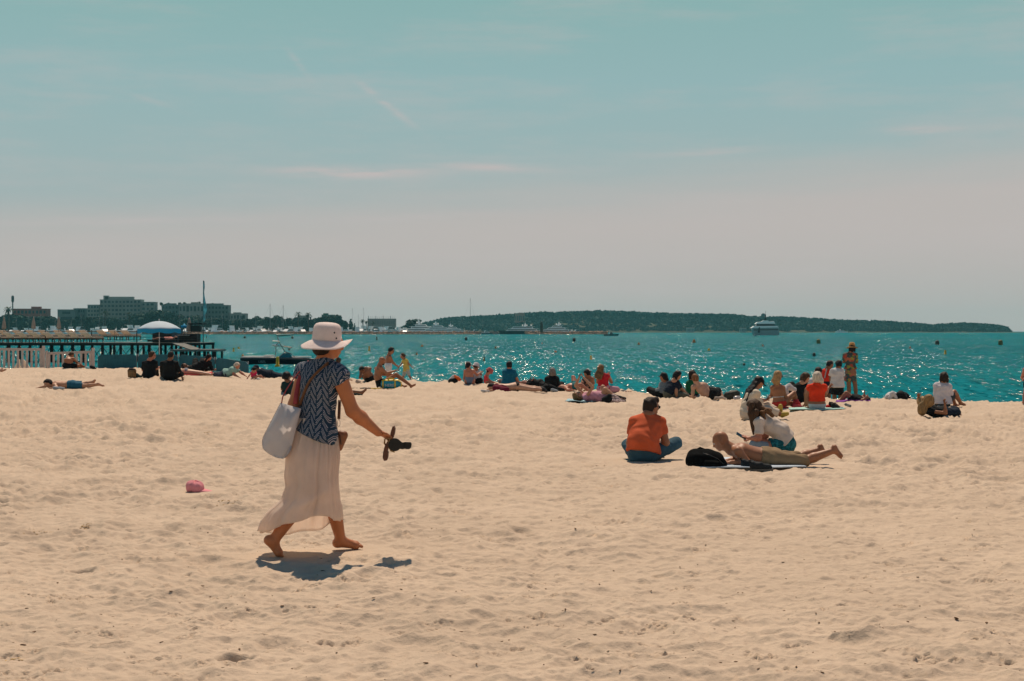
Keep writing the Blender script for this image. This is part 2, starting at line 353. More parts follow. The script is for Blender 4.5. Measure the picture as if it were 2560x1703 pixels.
# ------------------------------------------------------------------ bodies: a smooth surface grown round a posed skeleton
def snet(prims, vox, k=.02, noise=None, hs=None):
    """surface of the smooth union of primitives (naive surface nets). noise(x,y,z)->offset, hs: half spaces (point, outward normal) cut off"""
    lo = np.min([p[1] for p in prims], 0)-3*vox; hi = np.max([p[2] for p in prims], 0)+3*vox
    n = np.ceil((hi-lo)/vox).astype(int)+1
    ax = [lo[i]+np.arange(n[i])*vox for i in range(3)]
    f = np.full(tuple(n), 1.0, np.float32)
    for fn, a, b in prims:
        s = tuple(slice(max(0, int((a[i]-k*1.5-lo[i])/vox)-2), min(n[i], int((b[i]+k*1.5-lo[i])/vox)+4)) for i in range(3))
        X, Y, Z = np.meshgrid(ax[0][s[0]], ax[1][s[1]], ax[2][s[2]], indexing='ij')
        d = fn(X, Y, Z); g = f[s]; h = np.clip(.5+.5*(g-d)/k, 0, 1)
        f[s] = g+(d-g)*h-k*h*(1-h)
    if noise or hs:
        X, Y, Z = np.meshgrid(*ax, indexing='ij')
        if noise: f = f+noise(X, Y, Z)
        for p, nn in (hs or []):
            f = np.maximum(f, (X-p[0])*nn[0]+(Y-p[1])*nn[1]+(Z-p[2])*nn[2])
    sgn = f < 0; N0 = np.array(n)-1
    cnt = np.zeros(tuple(N0), np.int8)
    cs = [(i, j, l) for i in (0, 1) for j in (0, 1) for l in (0, 1)]
    cut = lambda A, c: A[c[0]:c[0]+N0[0], c[1]:c[1]+N0[1], c[2]:c[2]+N0[2]]
    for c in cs: cnt += cut(sgn, c)
    act = (cnt > 0) & (cnt < 8); ids = np.full(tuple(N0), -1, np.int64); w = np.where(act); ids[w] = np.arange(len(w[0]))
    acc = np.zeros((len(w[0]), 3)); num = np.zeros(len(w[0])); P0 = np.stack(w, -1).astype(float)
    val = {c: cut(f, c)[w] for c in cs}
    for c in cs:
        for a in range(3):
            if c[a] == 0:
                e = tuple(c[i]+(1 if i == a else 0) for i in range(3)); u, v = val[c], val[e]; m_ = (u < 0) != (v < 0)
                t = np.where(m_, u/np.where(u == v, 1, u-v), 0); pt = np.tile(np.array(c, float), (len(u), 1)); pt[:, a] += t
                acc += pt*m_[:, None]; num += m_
    V = (P0+acc/np.maximum(num, 1)[:, None])*vox+lo; Q = []
    for a in range(3):
        o1, o2 = [(1, 2), (2, 0), (0, 1)][a]
        s0 = [slice(None)]*3; s1 = [slice(None)]*3; s0[a] = slice(0, n[a]-1); s1[a] = slice(1, n[a])
        A, B = sgn[tuple(s0)], sgn[tuple(s1)]; w_ = np.where(A != B); fl = A[w_]
        g = np.stack(w_, -1); ok = (g[:, o1] > 0) & (g[:, o2] > 0) & (g[:, o1] < N0[o1]) & (g[:, o2] < N0[o2]); g = g[ok]; fl = fl[ok]
        def at(d1, d2):
            h = g.copy(); h[:, o1] += d1; h[:, o2] += d2; return ids[h[:, 0], h[:, 1], h[:, 2]]
        qd = np.stack([at(-1, -1), at(0, -1), at(0, 0), at(-1, 0)], -1); qd[~fl] = qd[~fl][:, ::-1]; Q.append(qd)
    return V, np.concatenate(Q)
A_ = lambda v: np.array(v, float)
def cap(a, b, ra, rb):
    a, b = A_(a), A_(b); r = max(ra, rb); ba = b-a; L2 = max(1e-9, float(ba@ba))
    def fn(X, Y, Z):
        px, py, pz = X-a[0], Y-a[1], Z-a[2]; t = np.clip((px*ba[0]+py*ba[1]+pz*ba[2])/L2, 0, 1)
        return np.sqrt((px-t*ba[0])**2+(py-t*ba[1])**2+(pz-t*ba[2])**2)-(ra+(rb-ra)*t)
    return (fn, np.minimum(a, b)-r, np.maximum(a, b)+r)
def flat(a, b, side, wa, wb, da, db):
    """a capsule of elliptical section: half width w along side, half depth d"""
    a, b, sd_ = A_(a), A_(b), A_(side); ba = b-a; L = np.linalg.norm(ba); u = ba/L; sd_ = sd_-u*(sd_@u); sd_ /= np.linalg.norm(sd_); fw = np.cross(u, sd_); r = max(wa, wb, da, db)
    def fn(X, Y, Z):
        px, py, pz = X-a[0], Y-a[1], Z-a[2]; l = px*u[0]+py*u[1]+pz*u[2]; t = np.clip(l/L, 0, 1); ov = l-t*L
        s = px*sd_[0]+py*sd_[1]+pz*sd_[2]; g = px*fw[0]+py*fw[1]+pz*fw[2]; w_ = wa+(wb-wa)*t; d_ = da+(db-da)*t
        k0 = np.sqrt((s/w_)**2+(g/d_)**2+(ov/d_)**2); k1 = np.sqrt((s/w_**2)**2+(g/d_**2)**2+(ov/d_**2)**2)
        return k0*(k0-1)/np.maximum(k1, 1e-6)
    return (fn, np.minimum(a, b)-r, np.maximum(a, b)+r)
def ell(c, r, M=None):
    c, r = A_(c), A_(r); M = np.eye(3) if M is None else M; R_ = max(r)
    def fn(X, Y, Z):
        p = [X-c[0], Y-c[1], Z-c[2]]; q = [p[0]*M[i][0]+p[1]*M[i][1]+p[2]*M[i][2] for i in range(3)]
        k0 = np.sqrt(sum((q[i]/r[i])**2 for i in range(3))); k1 = np.sqrt(sum((q[i]/r[i]**2)**2 for i in range(3)))
        return k0*(k0-1)/np.maximum(k1, 1e-6)
    return (fn, c-R_, c+R_)
def clip(pr, p, nn):
    fn = pr[0]; p, nn = A_(p), A_(nn)
    return (lambda X, Y, Z: np.maximum(fn(X, Y, Z), (X-p[0])*nn[0]+(Y-p[1])*nn[1]+(Z-p[2])*nn[2]), pr[1], pr[2])
def _u(v): v = A_(v); return v/max(1e-9, np.linalg.norm(v))
def wrinkle(amp, f=(9, 9, 9), sd=0):
    def fn(X, Y, Z):
        return amp*(np.sin(X*f[0]+2.1*np.sin(Z*f[2]*.7+sd)+sd)*np.sin(Z*f[2]+1.7*np.sin(Y*f[1]+X*f[0]*.6)+sd*2))
    return fn
SKINS = dict(pale=(.48, .27, .18), fair=(.42, .215, .13), tan=(.30, .125, .062), brown=(.20, .085, .042), red=(.42, .17, .11), orange=(.42, .15, .06))
def skin(k): return mat('skin_'+k, SKINS[k], .5, .10, 9., .12, 60., spec=.35)
def hairmat(k, c):
    if 'hair_'+k in _mats: return _mats['hair_'+k]
    m = bpy.data.materials.new('hair_'+k); m.use_nodes = True; t = NT(m.node_tree); b = t.n['Principled BSDF']; co = t.node('ShaderNodeTexCoord').outputs['Object']
    nz = t.noise(t.vm('MULTIPLY', co, (70., 70., 9.)), 1., 3, .6); t.put(b.inputs['Base Color'], t.mix(t.smooth(nz, .3, .75), tuple(x*.6 for x in c), tuple(min(1, x*1.35) for x in c)))
    b.inputs['Roughness'].default_value = .62; b.inputs['Specular IOR Level'].default_value = .18; bp = t.node('ShaderNodeBump'); bp.inputs['Strength'].default_value = .7; bp.inputs['Distance'].default_value = .01
    t.put(bp.inputs['Height'], nz); t.l.new(bp.outputs[0], b.inputs['Normal']); _mats['hair_'+k] = m; return m
HAIR = dict(black=(.012, .011, .012), dark=(.025, .016, .012), brown=(.065, .034, .018), blond=(.36, .22, .10), dirty=(.17, .095, .04), white=(.55, .47, .38), grey=(.20, .17, .15), ginger=(.20, .085, .035))
def cloth(name, c, **k):
    k.setdefault('rough', .85); k.setdefault('var', .10); k.setdefault('bump', .25); k.setdefault('bscale', 55.); k.setdefault('spec', .15); return mat(name, c, **k)
class Person:
    """one figure. J: joints {name: world point}; L is the limb on the left of the picture, R on the right."""
    def __init__(s, label, ground, J, face, up=None, sex='m', sc=1.0, skin_='fair', fat=1.0, vox=.016, toes=False, cat='person', eyes=True, group=None, armf=1.0, curl=.5):
        s.curl = curl
        s.o = Vector(ground); s.root = empty('person', s.o); tag(s.root, label, cat, group); s.vox = vox; s.sc = sc
        j = s.j = {k: A_(v)-A_(s.o) for k, v in J.items()}
        f = s.f = _u(face); nk = j['neck']; hd = j['head']
        up = _u(hd-nk) if up is None else _u(up); up = _u(up-f*(up@f)*.8); s.sd = sd_ = _u(np.cross(f, up)); s.up = up = _u(np.cross(sd_, f))
        m = sex == 'm'; ch = sc < .75; hs_ = s.hs = {True: .5+.5*sc, False: 1.0}[True]*(1.04 if m else 1.0)
        M = s.M = [sd_, f, up]; H = hd; q = hs_; pr = []
        pr += [ell(H+up*.022*q, (.076*q, .096*q, .092*q), M), ell(H-up*.048*q+f*.022*q, (.056*q, .068*q, .064*q), M), ell(H-up*.088*q+f*.062*q, (.024*q, .022*q, .018*q), M)]
        pr += [cap(H+f*.092*q+up*.004*q, H+f*.108*q-up*.026*q, .010*q, .016*q), ell(H+f*.086*q-up*.060*q, (.024*q, .012*q, .010*q), M), ell(H+f*.088*q+up*.026*q, (.042*q, .012*q, .010*q), M)]
        for e in (-1, 1): pr.append(ell(H+sd_*e*.080*q-up*.006*q-f*.004*q, (.010*q, .020*q, .032*q), M))
        nb = nk; pr.append(cap(H-up*.055*q-f*.018*q, nb, .055*q*(1.14 if m else .94), .066*q*(1.15 if m else .95)))
        sL, sR, hL, hR = j['shL'], j['shR'], j['hipL'], j['hipR']; ss = sR-sL; hs2 = hR-hL
        pel = (hL+hR)/2; shm = (sL+sR)/2; dn = _u(pel-shm); wd = sc*fat; mid = shm*.45+pel*.55 if 'mid' not in j else j['mid']
        s.T = []
        cw = (.150 if m else .130)*wd; cd_ = (.105 if m else .098)*wd; ww = (.135 if m else .115)*wd; wdp = (.098 if m else .090)*wd; pw = (.150 if m else .160)*wd; pd = (.112 if m else .115)*wd
        s.T.append(('t', shm+dn*.06*sc, mid, ss, cw, ww, cd_, wdp)); s.T.append(('t', mid, pel-dn*.02*sc, hs2, ww, pw, wdp, pd))
        tr = shm*.45+nb*.55; s.T.append(('c', tr, sL, .056*wd, .056*wd)); s.T.append(('c', tr, sR, .056*wd, .056*wd)); s.T.append(('c', nb-up*0, shm+dn*.05*sc, .062*wd, .085*wd))
        if not m and not ch:
            fr = _u(np.cross(ss, dn)); fr = fr if fr@f > -.2 else -fr
            fr = -_u(np.cross(_u(ss), dn)) if 'front' not in j else _u(j['front']+A_(s.o)); s.front = fr
        s.A = {}; s.Lg = {}
        for c in 'LR':
            sh, el, wr = j['sh'+c], j['el'+c], j['wr'+c]; a1, a2, a3 = [q_*armf for q_ in ((.050, .041, .027) if m else (.043, .036, .024))]
            s.A[c] = [(sh, el, a1*wd, a2*wd), (el, el*.68+wr*.32, a2*wd, a2*wd*1.02), (el*.68+wr*.32, wr, a2*wd*1.0, a3*sc)]
            hp, kn, an, to = j['hip'+c], j['kn'+c], j['an'+c], j['to'+c]; b1, b2 = (.082, .056) if m else (.086, .055)
            cf = kn*.70+an*.30; s.Lg[c] = [(hp, kn, b1*wd, b2*wd), (kn, cf, b2*wd, .057*wd), (cf, an, .057*wd, .037*sc)]
        for t_ in s.T: pr.append(s._p(t_, 0))
        for c in 'LR':
            for a in s.A[c]+s.Lg[c]: pr.append(cap(*a))
        pr.append(cap(hL*.75+pel*.25-dn*.01, hR*.75+pel*.25-dn*.01, .10*wd, .10*wd))
        # feet
        mb = MB()
        for c in 'LR':
            an, to, kn = j['an'+c], j['to'+c], j['kn'+c]; d = _u(to-an); sk = _u(an-kn); L = np.linalg.norm(to-an)
            hl = an+sk*.030*sc-d*.035*sc; bl = an+(to-an)*.68+sk*.012*sc
            pr += [cap(hl, an, .033*sc, .034*sc), cap(hl, bl, .031*sc, .027*sc), cap(an+sk*.0, bl, .032*sc, .024*sc)]
            side = _u(np.cross(d, sk)+1e-6)
            pr.append(cap(bl-side*.020*sc, bl+side*.020*sc, .024*sc, .020*sc))
            for i in range(5):
                o_ = (i-2)*.0155*sc; r = (.0125, .0100, .0095, .0090, .0085)[i]*sc; e = to+side*o_*1.15-d*(.0, .002, .008, .016, .026)[i]*sc
                mb.tube([Vector(bl+side*o_), Vector((bl+e)/2+side*o_*.1-sk*.004*sc), Vector(e)], [r*1.1, r, r*.8], 6)
        # hands
        for c in 'LR':
            el, wr = j['el'+c], j['wr'+c]; d = _u(j.get('ha'+c, wr+(wr-el))-wr); gr = A_(j.get('pa'+c, (0, 0, 0)))
            pn = _u(np.cross(d, _u(sd_+.3*up))) if not gr.any() else _u(gr+A_(s.o)); pn = _u(pn-d*(pn@d)+1e-6); sidev = _u(np.cross(d, pn)); h = sc*(1.0 if m else .92)
            pc = wr+d*.052*h; pr += [flat(wr+d*.01*h, wr+d*.080*h, sidev, .024*h, .040*h, .014*h, .013*h)]
            cu = curl
            for i in range(4):
                o_ = (i-1.5)*.0195*h; ln = (.068, .078, .074, .058)[i]*h; b0 = wr+d*.085*h+sidev*o_
                p1 = b0+(d*.85+pn*.45*cu)*ln*.45; p2 = p1+(d*.5+pn*.9*cu)*ln*.32; p3 = p2+(d*.1+pn*1.0*cu)*ln*.28
                mb.tube([Vector(b0-d*.01), Vector(p1), Vector(p2), Vector(p3)], [.0095*h, .0088*h, .0080*h, .0062*h], 6)
            tb = wr+d*.028*h-sidev*.028*h; p1 = tb+(d*.6-sidev*.75+pn*.3)*.040*h; p2 = p1+(d*.9-sidev*.2+pn*.35)*.030*h
            mb.tube([Vector(tb), Vector(p1), Vector(p2)], [.0135*h, .0105*h, .0080*h], 6)
        V, Qd = snet(pr, vox, .022*max(sc, .6)); Qd = [tuple(x) for x in Qd.tolist()]
        mb2 = MB(); mb2.v = [tuple(v) for v in V.tolist()]; mb2.f = Qd; mb2.mi = [0]*len(Qd); mb2.sm = [True]*len(Qd); mb2.add(mb.v, mb.f, 0, True)
        if eyes:
            for e in (-1, 1): mb2.ball(H+f*.083*q+sd_*e*.031*q+up*.006*q, .0125*q, 6, 1); mb2.ball(H+f*.091*q+sd_*e*.031*q+up*.006*q, .0062*q, 5, 2)
        mb2.build('body', [skin(skin_), mat('eye_white', (.6, .58, .55), .3), mat('iris', (.03, .02, .015), .3)], s.root)
        s.pel, s.shm, s.dn, s.ss, s.wd = pel, shm, dn, _u(ss), wd
    def _p(s, t, e):
        return flat(t[1], t[2], t[3], t[4]+e, t[5]+e, t[6]+e, t[7]+e) if t[0] == 't' else cap(t[1], t[2], t[3]+e, t[4]+e)
    def part(s, name, prims, m, vox=None, k=.02, noise=None, hs=None, label=None):
        V, Qd = snet(prims, vox or s.vox, k, noise, hs); o = link(name, npmesh(name, V, Qd, m if isinstance(m, list) else [m]), s.root)
        if label: o['label'] = label
        return o
    def shirt(s, m, sleeve=.5, e=.014, name='shirt', length=1.0, loose=.02, amp=.008, tilt=0., extra=()):
        """length: 1 reaches the hips; sleeve: 0 none, .5 to mid upper arm, 1 elbow, 2 wrist"""
        pr = [s._p(s.T[0], e+loose*.3)]; t = s.T[1]; pr.append(('x',)); pr.pop()
        a, b = t[1], t[1]+(t[2]-t[1])*min(1.15, length)
        pr.append(flat(a, b, t[3], t[4]+e+loose*.35, t[5]+e+loose*.7, t[6]+e+loose*.4, t[7]+e+loose*.7))
        pr += [s._p(s.T[2], e), s._p(s.T[3], e)]
        nk = s.j['neck']; pr.append(cap(s.shm-s.dn*.01, s.shm+s.dn*.05*s.sc, .075*s.wd+e*.5, .085*s.wd+e))
        for c in 'LR':
            if sleeve > 0:
                q = s.A[c][0]; fr = min(1, sleeve); en = q[0]+(q[1]-q[0])*fr; d = _u(q[1]-q[0])
                pr.append(clip(cap(q[0], q[1], q[2]+e*1.1, q[3]+e*1.5), en, d) if sleeve < 1 else cap(q[0], q[1], q[2]+e, q[3]+e*1.1))
            if sleeve > 1:
                el, wr = s.j['el'+c], s.j['wr'+c]; fr = sleeve-1; en = el+(wr-el)*fr; d = _u(wr-el)
                pr.append(clip(cap(el, wr, .042*s.wd+e, .028*s.sc+e), en, d))
        pr += list(extra)
        end = b+s.dn*.02; hs = [(end, _u(s.dn-A_((tilt, 0, 0))))]
        return s.part(name, pr, m, k=.022, noise=wrinkle(amp, (22, 22, 26), len(_mats)), hs=hs)
    def trousers(s, m, leg=2.0, e=.012, name='trousers', rise=.0, amp=.006):
        """leg: .5 mid thigh, 1 knee, 2 ankle"""
        pr = []; t = s.T[1]; mid = t[1]+(t[2]-t[1])*(.42+rise); pr.append(clip(flat(mid, t[2], t[3], t[5]*.95+e, t[5]+e, t[7]*.92+e, t[7]+e), mid, -_u(t[2]-t[1])))
        for c in 'LR':
            q = s.Lg[c][0]; d = _u(q[1]-q[0]); fr = min(1, leg); en = q[0]+(q[1]-q[0])*fr
            pr.append(clip(cap(q[0], q[1], q[2]+e*1.2, q[3]+e*1.4), en, d) if leg < 1 else cap(q[0], q[1], q[2]+e, q[3]+e*1.2))
            if leg > 1:
                kn, an = s.j['kn'+c], s.j['an'+c]; en = kn+(an-kn)*(leg-1); pr.append(clip(cap(kn, an, .058*s.wd+e, .044*s.sc+e), en, _u(an-kn)))
        pr.append(cap(s.j['hipL']*.75+s.pel*.25, s.j['hipR']*.75+s.pel*.25, .10*s.wd+e, .10*s.wd+e))
        return s.part(name, pr, m, k=.02, noise=wrinkle(amp, (26, 26, 30), len(_mats)))
    def briefs(s, m, e=.007, name='swim_briefs', w=.055):
        t = s.T[1]; d = _u(t[2]-t[1]); pr = [flat(t[1], t[2], t[3], t[4]+e, t[5]+e, t[6]+e, t[7]+e), cap(s.j['hipL']*.75+s.pel*.25, s.j['hipR']*.75+s.pel*.25, .10*s.wd+e, .10*s.wd+e)]
        c = s.pel; return s.part(name, pr, m, hs=[(c-d*w*.9, -d), (c+d*w*1.5, d)])
    def band(s, m, fr=.45, w=.03, e=.008, name='swim_top', which=0):
        t = s.T[which]; c = t[1]+(t[2]-t[1])*fr; d = _u(t[2]-t[1]); return s.part(name, [s._p(t, e)], m, hs=[(c-d*w, -d), (c+d*w, d)])
    def hair(s, k, style='short', vol=.016, length=.25, dirn=None, name='hair', wave=.005, spread=.05):
        q = s.hs; H, f, up, sd_ = s.j['head'], s.f, s.up, s.sd; pr = [ell(H+up*.024*q-f*.006*q, (.079*q+vol, .095*q+vol, .093*q+vol), s.M)]
        if style != 'cap': pr.append(ell(H-f*.045*q-up*.035*q, (.066*q+vol*.8, .055*q+vol*.6, .062*q+vol*.4), s.M))
        hs = [(H+f*.030*q+up*.055*q, _u(f-up*.55))] if style != 'full' else [(H+f*.050*q+up*.045*q, _u(f-up*.45))]
        cut = [clip(p, *hs[0]) for p in pr]
        if style == 'short': cut = [clip(p, H-up*.062*q, -up) for p in cut]
        if style == 'bun': cut = [clip(p, H-up*.062*q, -up) for p in cut]+[ell(H+up*.115*q-f*.05*q, (.034, .034, .03), s.M)]
        if style == 'bob': cut += [cap(H-f*.04*q+sd_*e*.055*q, H-f*.02*q+sd_*e*.07*q-up*.09*q, .045*q, .035*q) for e in (-1, 1)]+[cap(H-f*.06*q, H-f*.05*q-up*.09*q, .05*q, .045*q)]
        if style == 'long':
            dr = _u(dirn) if dirn is not None else _u(-up); a = H-f*.05*q; n_ = 5
            for i in range(n_):
                o_ = (i-(n_-1)/2)/(n_-1)*2; st = a+sd_*o_*.055*q-up*.01; e_ = st+dr*length*(1-.10*abs(o_)+.07*math.sin(i*2.3))+sd_*o_*spread*.4; md = (st+e_)/2-f*.02+sd_*o_*.02
                pr2 = [cap(st, md, .038*q, .034*q), cap(md, e_, .034*q, .012*q)]; cut += pr2
        if style == 'tail':
            dr = _u(dirn) if dirn is not None else _u(-up-f*.3); a = H-f*.09*q+up*.02; cut += [cap(a, a+dr*length*.5, .03, .032), cap(a+dr*length*.5, a+dr*length, .032, .012)]
        sd0 = len(_mats); wv = lambda X, Y, Z: wave*np.sin(X*60+Z*8+sd0)*np.sin(Y*55+Z*14)+wave*.5*np.sin(Z*45+X*25)
        return s.part(name, cut, hairmat(k, HAIR[k]), vox=min(s.vox, .014), k=.018, noise=wv)
    def cap_hat(s, m, brim=None, bk=False, name='cap'):
        q = s.hs; H, f, up = s.j['head'], s.f, s.up; bf = -f if bk else (_u(brim) if brim is not None else f)
        pr = [clip(ell(H+up*.028*q, (.094*q, .110*q, .102*q), s.M), H+up*.030*q, _u(-up)), flat(H+up*.036*q+bf*.07*q, H+up*.028*q+bf*.165*q, np.cross(bf, up), .07*q, .055*q, .010, .009)]
        return s.part(name, pr, m, vox=min(s.vox, .012), k=.008)
    def sun_hat(s, m, brim=.16, name='sun_hat', tall=.12):
        q = s.hs; H, f, up = s.j['head'], s.f, s.up; mb = MB(); rot = Matrix([[s.sd[i], s.f[i], s.up[i]] for i in range(3)])
        prof = [(.088, 0), (.104, .0), (brim, -.035), (brim+.004, -.030), (.104, .012), (.100, .05), (.088, tall*.85), (.06, tall), (.01, tall+.006)]
        mb.lathe(prof, 24, H+up*.03*q, 0, .95, 1.08, rot); return mb.build(name, m, s.root)
    def shades(s):
        q = s.hs; H, f, up, sd_ = s.j['head'], s.f, s.up, s.sd; mb = MB(); rot = Matrix([[sd_[i], f[i], up[i]] for i in range(3)])
        for e in (-1, 1):
            mb.ball(H+f*.099*q+sd_*e*.034*q+up*.004*q, (.030*q, .009*q, .022*q), 8, 0, rot); mb.bar(H+f*.095*q+sd_*e*.064*q+up*.010*q, H-f*.005+sd_*e*.088*q+up*.008*q, .006)
        mb.bar(H+f*.106*q+sd_*.012*q+up*.008*q, H+f*.106*q-sd_*.012*q+up*.008*q, .006)
        return mb.build('sunglasses', mat('dark_plastic', (.012, .012, .013), .25, spec=.5), s.root)
    def shoe(s, c, m, name='shoe', e=.010, hi=.03):
        j = s.j; an, to, kn = j['an'+c], j['to'+c], j['kn'+c]; d = _u(to-an); sk = _u(an-kn); sc = s.sc; hl = an+sk*.030*sc-d*.035*sc
        tp = to-d*.005; pr = [cap(hl, an, .036*sc+e, .036*sc+e), cap(hl, tp+sk*.01, .033*sc+e, .026*sc+e), cap(an, an*.4+to*.6, .036*sc+e, .028*sc+e)]
        return s.part(name, pr, m, k=.015)
def PJ(d, **kw):
    """joints given as (photo x, photo y, depth offset from d)"""
    return {k: P(v[0], v[1], d+(v[2] if len(v) > 2 else 0)) for k, v in kw.items()}
# ------------------------------------------------------------------ the woman walking past
D = 10.45
gw = Vector(((780-CX)/F*D, D, gh((780-CX)/F*D, D)))
wm = Person('woman in white sun hat, blue braid-print blouse and long cream skirt walking barefoot', gw,
    PJ(D, head=(822, 857, .03), neck=(812, 903, 0), shR=(846, 934, -.11), shL=(762, 930, .10), elR=(881, 1027, -.07), wrR=(945, 1081, .05), haR=(982, 1097, .10),
       elL=(737, 1012, .13), wrL=(752, 1088, .05), hipR=(799, 1118, -.04), hipL=(770, 1112, .10), knR=(760, 1240, -.03), anR=(684, 1352, -.10), toR=(706, 1390, -.09),
       knL=(826, 1235, .12), anL=(852, 1351, .24), toL=(905, 1363, .30)), (.84, .50, -.14), sex='f', skin_='orange', vox=.0075, fat=1.06, armf=1.28)
wm.part('hair', [ell(wm.j['head']-wm.f*.052-wm.up*.052, (.086, .062, .062), wm.M), ell(wm.j['head']-wm.f*.02-wm.up*.02, (.088, .075, .045), wm.M)], hairmat('dark', HAIR['dark']), noise=wrinkle(.004, (70, 70, 20)), hs=[(wm.j['head']+wm.up*.03, wm.up)])
def braid_mat():
    m = bpy.data.materials.new('blue_braid_print'); m.use_nodes = True; t = NT(m.node_tree); b = t.n['Principled BSDF']; co = t.node('ShaderNodeTexCoord').outputs['Object']
    co = t.vm('ADD', co, t.vm('MULTIPLY', t.vm('SUBTRACT', t.noise(co, 9., 2, .5, True), (.5, .5, .5)), (.03, .03, .03)))
    x, y, z = t.sep(co); a = t.m('ADD', x, t.m('MULTIPLY', y, -.35)); zz = t.m('ADD', z, t.m('MULTIPLY', a, .25))
    c = t.m('DIVIDE', a, .045); par = t.m('FLOORED_MODULO', t.m('FLOOR', c), 2.0); tt = t.m('FRACT', c); sg = t.m('SUBTRACT', t.m('MULTIPLY', par, 2.0), 1.0)
    sc = t.m('MULTIPLY', t.m('SUBTRACT', t.smooth(tt, 0., 1.), .5), sg)
    s = t.m('ADD', t.m('ADD', t.m('DIVIDE', zz, .060), t.m('MULTIPLY', par, .5)), t.m('MULTIPLY', sc, .95)); fb = t.m('FRACT', s)
    ln = t.smooth(t.m('SINE', t.m('MULTIPLY', fb, 2*math.pi*4.5)), .30, .75)
    inb = t.m('MULTIPLY', t.m('LESS_THAN', fb, .66), t.m('MULTIPLY', t.smooth(tt, .03, .12), t.smooth(tt, .97, .88)))
    cl = t.mix(t.m('MULTIPLY', ln, inb), (.014, .046, .088), (.50, .48, .54))
    t.put(b.inputs['Base Color'], cl); b.inputs['Roughness'].default_value = .75; b.inputs['Specular IOR Level'].default_value = .2
    tr = t.node('ShaderNodeBsdfTranslucent'); t.put(tr.inputs[0], cl); mx = t.node('ShaderNodeMixShader'); mx.inputs[0].default_value = .18; out = t.n['Material Output']
    t.l.new(b.outputs[0], mx.inputs[1]); t.l.new(tr.outputs[0], mx.inputs[2]); t.l.new(mx.outputs[0], out.inputs[0]); return m
t_ = wm.T[1]
blv = wm.shirt(braid_mat(), sleeve=.22, e=.013, loose=.030, amp=.006, length=.66, tilt=.30, name='blouse',
    extra=[clip(cap(wm.j['shR'], wm.j['shR']+A_((.05, -.03, -.05)), .062, .066), wm.j['shR']+A_((.035, 0, -.035)), _u((1, 0, -1.1))), flat(t_[1]+(t_[2]-t_[1])*.1, t_[1]+(t_[2]-t_[1])*.9, t_[3], .125, .172, .12, .160), flat(wm.j['neck']+A_((0, 0, -.045)), wm.j['neck']+A_((.002, 0, -.028)), wm.sd, .095, .075, .095, .075)])
bv = np.array([v.co for v in blv.data.vertices])
def on_back(px, py, off=.008):
    """the point of the blouse that faces the camera at a photo position"""
    p = P(px, py, D)-wm.o; d2 = (bv[:, 0]-p.x)**2+(bv[:, 2]-p.z)**2; near_ = bv[d2 < .0006]
    if len(near_) == 0: near_ = bv[np.argsort(d2)[:6]]
    return Vector((p.x, near_[:, 1].min()-off, p.z))+wm.o
# skirt
def skirt():
    nT, nA = 46, 150; ys = [1045, 1085, 1140, 1190, 1216, 1250, 1281, 1305, 1335]; xl = [742, 735, 715, 712, 716, 704, 668, 651, 648]; xr = [836, 840, 846, 842, 842, 845, 851, 854, 856]; dr = [.115, .135, .18, .20, .21, .215, .22, .22, .22]
    V = []; F_ = []
    for i in range(nT):
        t = i/(nT-1)
        for k in range(nA):
            a = 2*math.pi*k/nA; hx = 752+101*math.cos(a); s = .5+.5*math.sin(a)
            yn = float(np.interp(hx, [650, 697, 728, 770, 815, 852], [1330, 1317, 1309, 1292, 1290, 1304])); yf = float(np.interp(hx, [650, 675, 721, 799, 852], [1331, 1338, 1336, 1324, 1298]))
            py = 1045+t*((yn*(1-s)+yf*s)-1045); L, R_, dd = [float(np.interp(py, ys, q)) for q in (xl, xr, dr)]
            N_ = lambda f, g, sd: float(vnoise(np.array((a if a < math.pi else 2*math.pi-a)*f+(20 if a > math.pi else 0)), np.array(t*g), sd))-.5; pl = 1+(.04+.24*t*t)*N_(3.2, 1.6, 91)+.12*abs(N_(6.5, 1.1, 92))+.085*N_(13., 1.6, 93)+.035*N_(26., 2., 94)
            fold = .035*math.exp(-((py-(1262-.42*(hx-730)))/12)**2)*(1 if math.sin(a) < 0 else 0)*smooths(np.array((hx-690)/60.))
            x = (L+R_)/2+(R_-L)/2*math.cos(a)*pl; p = P(x, py+3*t*math.sin(7*a), D+.01+dd*math.sin(a)*(pl+fold*2)); V.append(p-wm.o)
    for i in range(nT-1):
        for k in range(nA): F_.append((i*nA+k, i*nA+(k+1) % nA, (i+1)*nA+(k+1) % nA, (i+1)*nA+k))
    me = bpy.data.meshes.new('skirt'); me.from_pydata([tuple(v) for v in V], [], F_); me.polygons.foreach_set('use_smooth', [True]*len(F_))
    m = mat('cream_muslin', (.95, .85, .77), .9, .05, 5., .35, 90., spec=.1, trans=.66); me.materials.append(m); o = link('skirt', me, wm.root)
    so_ = o.modifiers.new('thick', 'SOLIDIFY'); so_.thickness = .003; return o
skirt()
